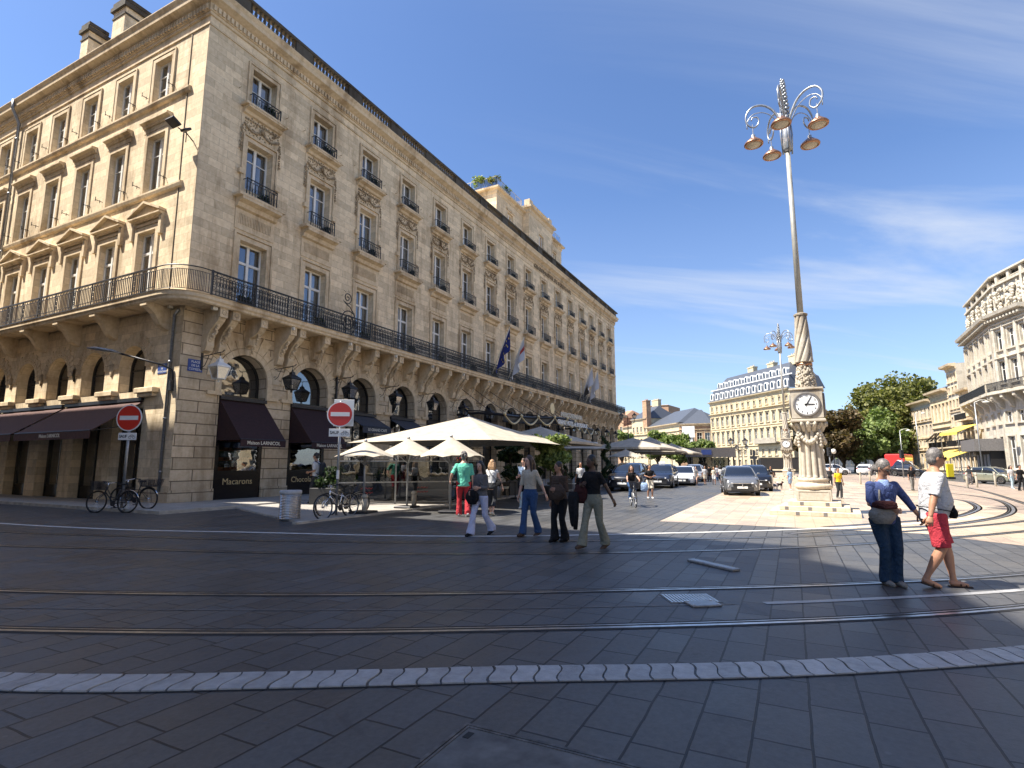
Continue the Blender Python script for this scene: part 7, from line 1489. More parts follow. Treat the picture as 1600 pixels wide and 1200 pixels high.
car('white_van', 'white van far back, right of the red bus', 'van', tuple(pt(1430, 70)), R(40), 'paint_white', 1.0)
car('parked_car', 'black car far back between the white van and the grey-haired man', 'hatch', tuple(pt(1447, 66)), R(60), 'paint_black', 1.0)
# red bus
b = pt(1398, 72); t = thing('red_bus', 'bright red bus seen end-on below the big trees', 'bus', tuple(b), R(-17)); m = MB(); m.bevbox(0, 7, -1.05, 1.05, .35, 2.75, .12); m.build('body', 'red_plastic', t); m = MB(); m.box(-.01, 0, -.85, .85, 1.6, 2.5) if False else m.box(.8, 6.4, -1.06, 1.06, 1.5, 2.3); m.build('windows', 'dark_glass', t); m = MB(); m.box(-.02, .01, -.3, .3, .6, .75); m.build('number_plate', 'sign_white', t)
for wx in (1.4, 5.4):
    for s_ in (-1, 1): m = MB(); c_ = MB(); c_.lathe([(.25, -.1), (.42, -.09), (.42, .09), (.25, .1)], (0, 0, 0), 18); m.merge(c_, Matrix.Translation((wx, s_ * .95, .42)) @ Matrix.Rotation(PI / 2, 4, 'X')); m.build('wheel', 'rubber', t, True)
for s_ in (-1, 1): m = MB(); m.box(-.02, .0, s_ * .9 - .08, s_ * .9 + .08, .8, 1.1); m.build('tail_light', 'tail_red', t)
# dark covered truck behind the dog walker
b = pt(1217, 62); t = thing('flatbed_trailer', 'black box trailer parked far back beside the second clock column', 'trailer', tuple(b), R(100)); m = MB(); m.bevbox(-2.0, 2.0, -1, 1, .9, 2.1, .04); m.build('box', 'plastic_black', t); m = MB(); m.box(-2.1, 2.1, -1.05, 1.05, .55, .72); m.build('chassis', 'dark_steel', t); m = MB(); [m.tube([(x, -1.02, .35), (x, 1.02, .35)], .34, 14) for x in (-.9, .9)]; m.build('wheels', 'rubber', t); m = MB(); m.box(-2.02, 2.02, -1.02, 1.02, 2.12, 2.2); m.build('lid', 'dark_steel', t)
# information stand behind the crowd
b = pt(1112, 62); t = thing('tram_shelter', 'dark tram shelter with a lit blue screen behind the crowd', 'shelter', tuple(b), R(-63)); m = MB(); m.box(-2.6, 2.4, -.9, .9, 2.25, 3.25); m.build('roof_fascia', 'dark_insets', t); m = MB(); [m.box(x - .06, x + .06, y - .06, y + .06, 0, 2.25) for x in (-2.4, 2.2) for y in (-.7, .7)]; m.build('posts', 'dark_steel', t); m = MB(); m.box(-2.35, 2.15, .72, .75, .3, 2.2); m.build('glass_wall', 'screen_glass', t); m = MB(); m.box(-1.4, -.3, -.93, -.901, 2.5, 3.05); m.build('screen', 'sign_blue', t)
# barriers, street lamps, signals far right
for i, (px0, d0) in enumerate(((1492, 64), (1498, 63), (1506, 61.5), (1344, 66), (1352, 66))):
    a = pt(px0, d0); t = thing('crowd_barrier', ['grey metal barrier left of the green car, leftmost', 'grey metal barrier left of the green car, middle', 'grey metal barrier just left of the green car', 'metal barrier behind the yellow-shirted woman, left one', 'metal barrier behind the yellow-shirted woman, right one'][i], 'barrier', tuple(a), R(-70)); m = MB(); m.tube([(0, 0, 0), (0, 0, 1.1), (1.9, 0, 1.1), (1.9, 0, 0)], .03, 6); m.tube([(0, 0, .2), (1.9, 0, .2)], .025, 5); m.build('outer_frame', 'galv', t); m = MB(); m.tube([(0, 0, .2), (1.9, 0, 1.1)], .02, 5); m.tube([(0, 0, 1.1), (1.9, 0, .2)], .02, 5); m.build('cross_bars', 'galv', t)
def twin_lamp(label, loc, H, rz=0, arms=2):
    t = thing('street_lamp', label, 'street lamp', loc, rz); m = MB(); m.lathe([(.2, 0), (.2, .3), (.1, .5), (.09, 1.2), (.06, 1.3), (.05, H)], (0, 0, 0), 10); m.build('pole', 'iron', t, True)
    for s_ in (-1, 1): m = MB(); m.tube([(0, 0, H - .9), (s_ * .35, 0, H - 1.05), (s_ * .75, 0, H - .8), (s_ * .8, 0, H - .35)], .035, 6); scroll(m, s_ * .35, H - .75, .2, 0, 1.2, 2, s_, .02); m.build('arm', 'iron', t); lantern_parts(t, 'iron', sc=.85, tx=(s_ * .8, 0, H - .3))
    return t
twin_lamp('two-armed iron street lamp in front of the mansard block, nearer one', tuple(pt(1155, 62)), 4.0, R(-63)); twin_lamp('two-armed iron street lamp just right of and beyond the nearer one', tuple(pt(1160.5, 90)), 4.2, R(-63)); twin_lamp('two-armed iron street lamp above the far parasols', tuple(pt(983, 66)), 7.2, R(-63))
def mast(label, px0, d, H, kind):
    t = thing('lamp_mast' if kind == 'lamp' else 'traffic_light', label, 'street lamp' if kind == 'lamp' else 'traffic light', tuple(pt(px0, d)), R(-63)); m = MB(); m.tube([(0, 0, 0), (0, 0, H)], .06, 7); m.build('pole', 'galv', t, True)
    if kind == 'lamp': m = MB(); m.tube([(0, 0, H), (.6, 0, H + .25), (1.3, 0, H + .3)], .04, 5); m.lathe([(.05, .3), (.3, .2), (.34, .1), (.2, .05)], (1.3, 0, H - .1), 10); m.build('lamp_head', 'lamp_glass_white', t, True)
    else: m = MB(); m.bevbox(-.16, .16, -.16, .16, H - .9, H, .03); m.build('signal_head', 'plastic_black', t); m = MB(); [disc(m, (0, H - .18 - q * .27), .09, -.165, 10, .01) for q in range(3)]; m.build('lens', 'dark_glass', t)
mast('grey lamp mast with a white head beside the biggest tree, left one', 1411, 84, 6.5, 'lamp'); mast('curved white-headed lamp mast in front of the first right-hand house', 1438, 88, 9.5, 'lamp'); mast('tall plain pole with a lamp beside the yellow awnings', 1534, 60, 8.2, 'lamp'); mast('traffic light between the clock column and the yellow-shirted woman', 1297, 58, 3.2, 'signal'); mast('traffic light right of the red bus', 1410, 60, 3.0, 'signal')
for i, px0 in enumerate((1286, 1304)):
    t = thing('globe_lamp', ['low white globe lamp under the brown tree, left one', 'low white globe lamp under the brown tree, right one'][i], 'street lamp', tuple(pt(px0, 60))); m = MB(); m.tube([(0, 0, 0), (0, 0, 2.6)], .05, 6); m.build('pole', 'iron', t); m = MB(); m.lathe([(.02, 2.55), (.2, 2.65), (.26, 2.85), (.2, 3.05), (.02, 3.12)], (0, 0, 0), 12); m.build('globe', 'lamp_glass_white', t, True)
t = thing('yellow_sign', 'small bright yellow board standing right of the grey-haired man', 'sign board', tuple(pt(1483, 55)), R(-63)); m = MB(); m.bevbox(-.3, .3, -.1, .1, .2, 1.5, .03); m.build('board', 'yellow_plastic', t); m = MB(); m.box(-.35, .35, -.2, .2, 0, .2); m.build('foot', 'plastic_black', t)
# ================================================================== PEOPLE
def cloth(name, col, nscale=18, rough=.85):
    if name in MAT: return name
    m, t, b = newmat(name); g = NG(t); tc_ = t.nodes.new('ShaderNodeTexCoord'); f = g.noise(tc_.outputs['Object'], 7, 4, .55, .8); f2 = g.noise(tc_.outputs['Object'], 60, 3)
    g.l(g.ramp(f2, [(.3, tuple(c * .86 for c in col)), (.7, tuple(min(1, c * 1.08) for c in col))]), b.inputs['Base Color']); b.inputs['Roughness'].default_value = rough; b.inputs['Specular IOR Level'].default_value = .2
    bp_ = t.nodes.new('ShaderNodeBump'); bp_.inputs['Strength'].default_value = 1.0; bp_.inputs['Distance'].default_value = .06; g.l(f, bp_.inputs['Height']); g.l(bp_.outputs[0], b.inputs['Normal']); return name
def skin(name, col):
    m, t, b = newmat(name); b.inputs['Base Color'].default_value = (*col, 1); b.inputs['Roughness'].default_value = .5; b.inputs['Subsurface Weight'].default_value = .08; b.inputs['Subsurface Radius'].default_value = (.02, .008, .004); return name
skin('skin_light', (.55, .33, .24)); skin('skin_mid', (.36, .19, .12)); skin('skin_tan', (.40, .20, .12)); skin('skin_dark', (.085, .045, .03))
for n_, c_ in (('hair_grey', (.17, .155, .145)), ('hair_dark', (.018, .013, .011)), ('hair_brown', (.06, .032, .02)), ('hair_blonde', (.42, .25, .13)), ('hair_black', (.008, .007, .007))):
    m = simple(n_, c_, .45, 0, 60, .35, .6)
cloth('c_green', (.13, .50, .36)); cloth('c_red', (.40, .035, .045)); cloth('c_white', (.56, .56, .56)); cloth('c_lilac', (.50, .52, .68)); cloth('c_grey', (.13, .125, .13)); cloth('c_black', (.012, .012, .014)); cloth('c_navy', (.02, .028, .075)); cloth('c_beige', (.50, .44, .35)); cloth('c_denim', (.035, .075, .17)); cloth('c_darkdenim', (.018, .04, .075)); cloth('c_brown', (.075, .05, .038)); cloth('c_olive', (.20, .20, .155)); cloth('c_blueshirt', (.055, .08, .20)); cloth('c_paleblue', (.20, .28, .48)); cloth('c_lightblue', (.30, .42, .62)); cloth('c_offwhite', (.46, .46, .48)); cloth('c_crimson', (.46, .045, .065)); cloth('c_yellow', (.72, .50, .03)); cloth('c_darkgrey', (.035, .037, .042)); cloth('c_palejean', (.42, .55, .62)); cloth('c_taupe', (.20, .19, .175)); cloth('c_burgundy', (.045, .014, .014)); cloth('c_cream', (.66, .60, .48))
def ik(a, b, l1, l2, pole):
    a, b = Vector(a), Vector(b); d = b - a; D = min(d.length, (l1 + l2) * .999); u = d.normalized(); x = (l1 * l1 - l2 * l2 + D * D) / (2 * D); h = math.sqrt(max(1e-6, l1 * l1 - x * x)); p = Vector(pole); p = p - u * p.dot(u)
    if p.length < 1e-5: p = u.orthogonal()
    return a + u * x + p.normalized() * h, a + u * D
def ellring(mb, secs, n=18):
    """secs: (centre, rx (front-back), ry (side)) rings stacked along the spine"""
    vs = []; fs = []
    for c, rx, ry in secs:
        for k in range(n): a = 2 * PI * k / n; vs.append((c[0] + rx * math.cos(a), c[1] + ry * math.sin(a), c[2]))
    for i in range(len(secs) - 1):
        for k in range(n): fs.append((i * n + k, i * n + (k + 1) % n, (i + 1) * n + (k + 1) % n, (i + 1) * n + k))
    fs.append(tuple(reversed(range(n)))); fs.append(tuple((len(secs) - 1) * n + k for k in range(n))); mb.add(vs, fs)
def ball(mb, c, r, n=12, M=None):
    o = MB(); pr = [(math.sin(PI * k / 9), -math.cos(PI * k / 9)) for k in range(10)]; pr[0] = (.001, -1); pr[-1] = (.001, 1); o.lathe(pr, (0, 0, 0), n); S_ = Matrix.Diagonal((r[0], r[1], r[2], 1)); mb.merge(o, (M or Matrix.Identity(4)) @ Matrix.Translation(c) @ S_)
def hand(mb, wrist, dirv, palm_n, s=1.0, curl=.5, side=1):
    """palm, four unequal bent fingers, and a thumb leaving the side of the palm"""
    d = Vector(dirv).normalized(); n_ = Vector(palm_n); n_ = (n_ - d * n_.dot(d)).normalized(); w_ = d.cross(n_) * side; wr = Vector(wrist)
    P = lambda a, b, c: wr + d * (a * s) + w_ * (b * s) + n_ * (c * s)
    vs = []; 
    for a, hw, th in ((-.01, .024, .018), (.02, .032, .017), (.055, .040, .015), (.088, .041, .012)):
        for k in range(10): q = 2 * PI * k / 10; vs.append(P(a, hw * math.cos(q), th * math.sin(q)))
    mb.add(vs, [(i * 10 + k, i * 10 + (k + 1) % 10, (i + 1) * 10 + (k + 1) % 10, (i + 1) * 10 + k) for i in range(3) for k in range(10)] + [tuple(range(9, -1, -1)), tuple(range(30, 40))])
    for f_, (b, L_, r_) in enumerate(((.030, .070, .0088), (.010, .080, .0092), (-.011, .074, .0088), (-.031, .058, .0078))):
        p = [P(.082, b, 0)]; ang = curl * (.35 + .1 * f_); seg = [L_ * .45, L_ * .32, L_ * .25]; cur = Vector((.082, b, 0))
        for q_, sg in enumerate(seg): cur = cur + Vector((math.cos(ang), 0, math.sin(ang))) * sg; p.append(P(*cur)); ang += curl * (.75 - .1 * q_)
        mb.tube(p, [r_ * s, r_ * s, r_ * .9 * s, r_ * .7 * s], 7)
    mb.tube([P(.012, .028, .004), P(.040, .050, .014), P(.066, .060, .024), P(.085, .055, .034)], [.014 * s, .0115 * s, .0100 * s, .008 * s], 7)
def person(label, loc, rz, H=1.68, sk='skin_mid', hair='hair_brown', hstyle='short', feet=((.18, .1, 0), (-.18, -.1, 0)), hands=((.1, .28, .82), (.0, -.28, .82)), top='c_white', sleeve=.4, hem=.93, bottom='c_denim', leg='long', flare=.085, shoe='c_black', heady=0, headp=0, build=1.0, lean=.02, palm=((0, -1, 0), (0, 1, 0)), curl=.6, vox=.013, female=True, tuck=False, hiph=.93, belly=0, elbow=((-1, .3, 0), (-1, -.3, 0)), fdir=(None, None), near=True, extras=(), sandals=False, footrot=(0, 0), heel=(0, 0), glasses=False):
    k = H / 1.75; t = thing('person', label, 'person', tuple(loc), rz); B = build
    hz = hiph; sp = lambda z: lean * (z - hz) / .5       # forward lean of the spine
    hip = [Vector((0, .092 * B, hz)), Vector((0, -.092 * B, hz))]
    sh = [Vector((sp(1.42), (.155 if female else .178) * B, 1.385)), Vector((sp(1.42), -(.155 if female else .178) * B, 1.385))]
    ank = [Vector((f[0], f[1], .085 + f[2])) for f in feet]; knee = []; 
    for i in range(2): kn, an = ik(hip[i], ank[i], .435, .43, (1, 0, 0)); knee.append(kn); ank[i] = an
    elb, wri = [], []
    for i in range(2): e, w_ = ik(sh[i], hands[i], .285, .25, elbow[i]); elb.append(e); wri.append(w_)
    hc = Vector((sp(1.64) + .02 + .05 * math.sin(headp), 0, 1.625)); HM = Matrix.Translation(hc) @ Matrix.Rotation(heady, 4, 'Z') @ Matrix.Rotation(headp, 4, 'Y')
    def torso(mb, o, z0, z1, sx=1.0):
        base = [(.80, .10, .13), (.88, .118, .165), (.95, .112, .160), (1.02, .098, .138), (1.08, .094, .130), (1.16, .102, .140), (1.26, .115, .155), (1.34, .110, .162), (1.40, .088, .142), (1.44, .058, .074), (1.49, .052, .058)] if female else [(.80, .11, .14), (.88, .118, .160), (.95, .112, .155), (1.02, .108, .150), (1.08, .108, .150), (1.16, .115, .160), (1.26, .125, .175), (1.34, .120, .185), (1.40, .096, .162), (1.45, .066, .095), (1.49, .058, .064)]
        S_ = []
        for z, rx, ry in base:
            if z0 - .001 <= z <= z1 + .001: be = belly * math.exp(-((z - 1.06) / .14) ** 2); S_.append(((sp(z) + be * .6, 0, z), rx * (.6 + .4 * B) + o + be, ry * B + o + be * .5))
        if S_[0][0][2] > z0 + .01: z = z0; S_.insert(0, ((sp(z), 0, z), S_[0][1], S_[0][2]))
        ellring(mb, S_)
    bm = MB(); torso(bm, 0, .80, 1.49); bm.tube([(sp(1.46), 0, 1.44), (hc.x - .01, 0, 1.56)], [.058, .053], 12)
    for i in range(2):
        s_ = 1 if i == 0 else -1; ks = knee[i]; bm.tube([hip[i], hip[i].lerp(ks, .5), ks, ks.lerp(ank[i], .35), ank[i].lerp(ks, .15), ank[i]], [.088 * B, .072 * B, .054 * B, .055 * B, .036, .038], 12)
        e = elb[i]; bm.tube([sh[i], sh[i].lerp(e, .4), e, e.lerp(wri[i], .3), wri[i]], [.052 * B, .044 * B, .036 * B, .037 * B, .025], 10); ball(bm, sh[i], (.055 * B, .058 * B, .055 * B))
        fr = footrot[i]; fd = Vector((math.cos(fr), math.sin(fr), -heel[i] * .9)); a0 = ank[i]; bm.tube([a0 + Vector((-.045, 0, -.03 + heel[i] * .04)), a0 + Vector((0, 0, -.035)), a0 + fd * .09 + Vector((0, 0, -.05)), a0 + fd * .155 + Vector((0, 0, -.060))], [.034, .040, .036, .022], 10)
    ball(bm, (0, 0, .012), (.093, .073, .112), 16, HM); ball(bm, (.018, 0, -.055), (.070, .055, .062), 14, HM); ball(bm, (.058, 0, -.085), (.026, .030, .022), 10, HM); ball(bm, (.095, 0, -.012), (.016, .012, .026), 8, HM); ball(bm, (.103, 0, -.024), (.015, .014, .011), 8, HM); ball(bm, (.062, 0, .032), (.034, .055, .020), 10, HM)
    for s_ in (-1, 1): ball(bm, (-.005, s_ * .074, -.005), (.020, .009, .030), 8, HM)
    sc = lambda mb: setattr(mb, 'v', [(x * k, y * k, z * k) for x, y, z in mb.v])
    sc(bm); o = remesh(bm, 'body', sk, vox if near else .02, t, 2)
    hm = MB()
    for i in range(2):
        d = (wri[i] - elb[i]) if fdir[i] is None else Vector(fdir[i])
        if near: hand(hm, wri[i], d, palm[i], 1.0, curl, 1 if i == 0 else -1)
        else: hm.tube([wri[i], wri[i] + d.normalized() * .08, wri[i] + d.normalized() * .15], [.024, .034, .018], 8, flat=.6)
    sc(hm); n0 = len(o.data.vertices); bmj = bmesh.new(); bmj.from_mesh(o.data); vv = [bmj.verts.new(p) for p in hm.v]
    for f in hm.f:
        try: fc_ = bmj.faces.new([vv[q] for q in f]); fc_.smooth = True
        except ValueError: pass
    bmj.to_mesh(o.data); bmj.free()
    # face details
    fm = MB(); [ball(fm, (.083, s_ * .031, .008), (.012, .014, .009), 8, HM) for s_ in (-1, 1)]; sc(fm); fm.build('eyes', 'hair_black', o, True)
    fm = MB(); ball(fm, (.086, 0, -.060), (.008, .024, .007), 8, HM); sc(fm); fm.build('lips', 'lip', o, True)
    if glasses:
        fm = MB()
        for s_ in (-1, 1): ball(fm, (.098, s_ * .034, .006), (.006, .030, .022), 10, HM)
        for s_ in (-1, 1): fm.tube([HM @ Vector((.095, s_ * .062, .012)), HM @ Vector((.0, s_ * .082, .006))], .004, 4)
        sc(fm); fm.build('sunglasses', 'hair_black', t)
    # hair
    hr = MB(); ball(hr, (-.015, 0, .038), (.096, .084, .105), 14, HM)
    if hstyle == 'short': ball(hr, (-.045, 0, -.02), (.062, .078, .075), 12, HM)
    if hstyle in ('long', 'bob'):
        ball(hr, (-.040, 0, -.03), (.080, .090, .10), 12, HM); L_ = .40 if hstyle == 'long' else .17
        for y in (-.06, -.03, 0, .03, .06): hr.tube([HM @ Vector((-.06, y, .03)), HM @ Vector((-.085, y * 1.3, -.10)), HM @ Vector((-.085, y * 1.5, -.10 - L_ * .5)), HM @ Vector((-.07, y * 1.5, -.10 - L_))], [.04, .045, .04, .02], 8)
        for s_ in (-1, 1): hr.tube([HM @ Vector((.01, s_ * .075, .05)), HM @ Vector((-.0, s_ * .092, -.06)), HM @ Vector((.02, s_ * .10, -.10 - L_ * .6))], [.03, .034, .016], 8)
    if hstyle == 'bun': ball(hr, (-.10, 0, .075), (.05, .045, .05), 10, HM); ball(hr, (-.045, 0, -.02), (.062, .078, .07), 12, HM)
    if hstyle == 'tail': ball(hr, (-.045, 0, -.02), (.062, .078, .07), 12, HM); hr.tube([HM @ Vector((-.09, 0, -.01)), HM @ Vector((-.125, 0, -.06)), HM @ Vector((-.11, 0, -.17))], [.03, .032, .012], 8)
    if hstyle == 'curly': 
        rg_ = random.Random(9); ball(hr, (-.045, 0, -.02), (.062, .078, .075), 12, HM)
        for q in range(60): a, e_ = rg_.uniform(0, 6.28), rg_.uniform(-.2, 1.5); ball(hr, (-.02 + .10 * math.cos(a) * math.cos(e_) - .01, .09 * math.sin(a) * math.cos(e_), .03 + .12 * math.sin(e_)), (.024, .024, .024), 6, HM)
    sc(hr); remesh(hr, 'hair', hair, .011 if near else .02, t, 1)
    # clothes
    v = .013 if near else .022
    tm = MB(); torso(tm, .016, hem, 1.45)
    if sleeve > 0:
        for i in range(2):
            e = elb[i]; pts = [sh[i]]; rr = [.058 * B]
            for f_ in (.25, .5, .75, 1.0):
                q = f_ * sleeve * 2
                if q <= 1: pts.append(sh[i].lerp(e, q)); rr.append(.056 * B - .005 * q)
                else: pts.append(e.lerp(wri[i], q - 1)); rr.append(.050 - .008 * (q - 1))
            if sleeve <= .5: rr[-1] += .008
            if sleeve > .5: pts.insert(-1, e) if False else None
            tm.tube(pts, rr, 12); ball(tm, sh[i], (.062 * B, .062 * B, .056 * B))
    else:
        for i in range(2): ball(tm, sh[i] + Vector((0, -.035 if i == 0 else .035, .0)), (.058, .05, .06))
    sc(tm); remesh(tm, 'top', top, v, t, 3)
    pm = MB(); wz = 1.03 if tuck or hem > .98 else max(hem + .06, .98)
    if leg == 'skirt':
        mid = (ank[0] + ank[1]) * .5; ellring(pm, [((sp(1.04), 0, 1.04), .112, .148), ((0, 0, .93), .135, .18), ((mid.x * .2, 0, .75), .14, .19), ((mid.x * .45, mid.y * .4, .5), .16, .185), ((mid.x * .6, mid.y * .5, .30), .165, .18)])
    else:
        ellring(pm, [((0, 0, .80), .10, .12), ((0, 0, .86), .128, .172 * B), ((0, 0, .94), .126 + belly * .3, .172 * B), ((sp(wz), 0, wz), .112 + belly * .6, .152 * B + belly * .3)])
        for i in range(2):
            kn = knee[i]; end = {'long': .96, 'short': -.0, 'capri': .6}[leg]; r0 = .105 * B
            if leg == 'short': p = [hip[i], hip[i].lerp(kn, .5), hip[i].lerp(kn, .98)]; r_ = [r0, .098 * B, .090 * B]
            else: p = [hip[i], hip[i].lerp(kn, .5), kn, kn.lerp(ank[i], end * .5), kn.lerp(ank[i], end)]; f2 = .066 + (flare - .066) * .35; r_ = [r0, .088 * B, .070, f2, flare]
            pm.tube(p, r_, 14)
            if leg == 'long': pm.tube([kn.lerp(ank[i], .9), ank[i] + Vector((.02, 0, -.045))], [flare, flare * 1.02], 14)
    sc(pm); remesh(pm, 'skirt' if leg == 'skirt' else ('shorts' if leg == 'short' else 'trousers'), bottom, v, t, 3)
    for i in range(2):
        s_ = MB(); a0 = ank[i]; fr = footrot[i]; fd = Vector((math.cos(fr), math.sin(fr), -heel[i])); 
        if sandals: 
            lo = Vector((0, 0, -.078)); s_.tube([a0 + lo + Vector((-.06, 0, heel[i] * .05)), a0 + lo + fd * .05, a0 + lo + fd * .19], [.036, .042, .036], 10, flat=.28); s_.tube([a0 + fd * .06 + Vector((0, -.045, -.06)), a0 + fd * .07 + Vector((0, 0, -.012)), a0 + fd * .06 + Vector((0, .045, -.06))], .009, 5); s_.tube([a0 + fd * .12 + Vector((0, -.04, -.07)), a0 + fd * .125 + Vector((0, 0, -.035)), a0 + fd * .12 + Vector((0, .04, -.07))], .009, 5); sc(s_); s_.build('sandal', shoe, t, True)
        else:
            s_.tube([a0 + Vector((-.065, 0, -.045)), a0 + Vector((-.02, 0, -.035)), a0 + fd * .08 + Vector((0, 0, -.045)), a0 + fd * .16 + Vector((0, 0, -.056)), a0 + fd * .195 + Vector((0, 0, -.062))], [.034, .048, .045, .037, .018], 12, flat=.95); sc(s_); s_.build('shoe', shoe, t, True)
    return t, dict(k=k, wri=[w_ * k for w_ in wri], sh=[s_ * k for s_ in sh], hc=hc * k, HM=HM)
simple('lip', (.30, .09, .07), .5)
def W_(t, p): return Matrix.Translation(t.location) @ Matrix.Rotation(t.rotation_euler[2], 4, 'Z') @ Vector(p)
def bag(name, label, t, local, size, mat, strap_pts=None, sling=True, rot=0.0, soft=.5):
    """a soft bag with rounded ends; strap given in the carrier's local coordinates"""
    w = W_(t, local); b = thing(name, label, 'bag', tuple(w), t.rotation_euler[2] + rot); m = MB(); a, d_, h = size; secs = []
    for i in range(9): f_ = i / 8; u = math.sin(PI * min(.93, max(.07, f_))) ** .35; secs.append(((0, 0, -h / 2 + h * f_), d_ / 2 * u * (1.15 - .4 * f_), a / 2 * u))
    ellring(m, secs, 16); m.build('bag_body', mat, b, True); m = MB(); m.tube([(0, -a * .3, h * .38), (d_ * .1, -a * .2, h * .62), (d_ * .1, a * .2, h * .62), (0, a * .3, h * .38)], .009, 6); m.tube([(d_ * .42, -a * .3, h * .1), (d_ * .42, a * .3, h * .1)], .006, 5); m.build('handle', mat, b)
    if strap_pts:
        inv = (Matrix.Translation(b.location) @ Matrix.Rotation(b.rotation_euler[2], 4, 'Z')).inverted(); m = MB(); m.tube([inv @ W_(t, p) for p in strap_pts], .011, 6, flat=.5); m.build('strap', mat, b)
    return b
A = R
# the couple in front
wm, wi = person('woman with grey hair, blue top and dark jeans, holding hands with the man', gnd(1391, 914), A(205), 1.60, 'skin_mid', 'hair_grey', 'tail', feet=((.04, .07, 0), (.0, -.06, 0)), hands=((.02, .50, .92), (.24, -.04, 1.06)), top='c_blueshirt', sleeve=.78, hem=.84, bottom='c_darkdenim', flare=.080, shoe='c_taupe', heady=.5, headp=.42, build=1.08, palm=((0, -1, .2), (-1, 0, .3)), curl=1.1, vox=.011, elbow=((-.3, 1, 0), (-.6, -1, -.4)), glasses=True, lean=.03)
mn, mi = person('grey-haired man in white short-sleeved shirt and red shorts, walking to the right', gnd(1470, 917), A(-84), 1.74, 'skin_tan', 'hair_grey', 'short', feet=((.16, .06, 0), (-.17, -.09, .03)), hands=((.05, .30, .86), (-.16, -.36, .80)), top='c_offwhite', sleeve=.46, hem=.84, bottom='c_crimson', leg='short', shoe='c_brown', heady=.1, headp=.08, build=1.14, female=False, belly=.055, palm=((0, -1, 0), (.3, 1, .2)), curl=1.2, vox=.011, sandals=True, heel=(0, .35), lean=.05, elbow=((-1, .3, 0), (-1, -.5, 0)), glasses=True)
fm = MB(); ellring(fm, [((.045, 0, .90), .085, .07), ((.045, 0, 1.0), .085, .08), ((.05, 0, 1.15), .082, .085), ((.05, 0, 1.26), .085, .085), ((.05, 0, 1.34), .068, .06)], 16); remesh(fm, 'blouse_front', 'c_paleblue', .011, wm, 2)
bag('handbag', 'grey rolled handbag hanging at the front of the woman in blue', wm, (.20, -.14, .90), (.34, .17, .22), 'c_taupe', [(.16, -.14, 1.0), (.12, -.10, 1.2), (.02, -.10, 1.34), (-.08, -.04, 1.30)])
m = MB(); q = W_(wm, (.20, -.10, 1.03)); cd = thing('folded_jacket', 'dark brown folded jacket draped over the grey rolled handbag', 'jacket', tuple(q), wm.rotation_euler[2]); ellring(m, [((0, 0, -.06), .06, .12), ((0, 0, -.03), .09, .16), ((0, 0, .02), .08, .15), ((0, 0, .045), .04, .10)], 14); m.build('cloth', 'c_burgundy', cd, True); m = MB(); m.tube([(.07, -.14, .0), (.09, -.05, -.04), (.08, .10, -.03)], .018, 6); m.build('sleeve', 'c_burgundy', cd, True)
wb = bag('waist_bag', 'small black waist bag on the belly of the man in red shorts', mn, (.20, -.04, .93), (.20, .10, .14), 'c_black', [(.20, -.10, .94), (.12, -.20, .96), (.0, -.235, .98), (-.12, -.19, 1.0), (-.165, 0, 1.0), (-.12, .19, 1.0), (.0, .235, .98), (.14, .19, .96)])
# walkers in the shade
w1, i1 = person('woman with long dark hair, grey top and pale lilac flared trousers', gnd(751, 836), A(172), 1.60, 'skin_light', 'hair_dark', 'long', feet=((-.30, .12, .05), (.28, -.08, 0)), hands=((.22, .10, 1.12), (.20, -.16, 1.02)), top='c_grey', sleeve=.9, hem=.92, bottom='c_lilac', flare=.105, shoe='c_black', heady=.25, headp=.05, heel=(.5, 0), hiph=.90)
bag('shoulder_bag', 'large black soft bag held by the woman in lilac flared trousers', w1, (.18, -.10, .82), (.36, .16, .30), 'c_black', [(.15, .0, .95), (.08, .1, 1.2), (0, .13, 1.33), (-.08, .08, 1.28)])
w2, i2 = person('woman with long brown hair in cream half-sleeved top and blue jeans', gnd(829, 837), A(168), 1.72, 'skin_light', 'hair_brown', 'long', feet=((-.16, .10, .02), (.20, -.06, 0)), hands=((-.12, .36, .84), (.10, -.26, .80)), top='c_beige', sleeve=.55, hem=1.0, bottom='c_denim', flare=.085, shoe='c_brown', heady=-.25, headp=.02, tuck=True, heel=(.4, 0))
bag('shoulder_bag', 'black shoulder bag under the arm of the woman in cream top and jeans', w2, (.0, -.22, 1.08), (.26, .11, .30), 'c_black', [(0, -.22, 1.2), (0, -.19, 1.38), (.0, -.12, 1.44), (-.03, -.15, 1.3)])
w3, i3 = person('woman in brown loose top and black trousers carrying a big bag', gnd(876, 846), A(160), 1.58, 'skin_mid', 'hair_dark', 'tail', feet=((-.05, .10, 0), (.12, -.06, 0)), hands=((.24, .12, 1.14), (.05, -.24, .84)), top='c_brown', sleeve=.95, hem=.80, bottom='c_black', flare=.10, shoe='c_black', heady=-.3, build=1.1)
bag('tote_bag', 'large brown tote bag on the front of the woman in brown', w3, (.20, .10, .98), (.44, .16, .30), 'c_brown', [(.18, .05, 1.1), (.10, .14, 1.3), (0, .15, 1.42), (-.08, .12, 1.3)])
w4, i4 = person('dark-skinned woman in black top and olive wide trousers, taking a long step', gnd(929, 857), A(160), 1.70, 'skin_dark', 'hair_black', 'tail', feet=((-.22, .10, .02), (.26, -.09, 0)), hands=((-.22, .34, .84), (.20, -.10, 1.20)), top='c_black', sleeve=.35, hem=.98, bottom='c_olive', flare=.095, shoe='c_brown', heady=-.3, tuck=True, heel=(.5, 0), elbow=((-1, .3, 0), (-.6, -1, -.6)))
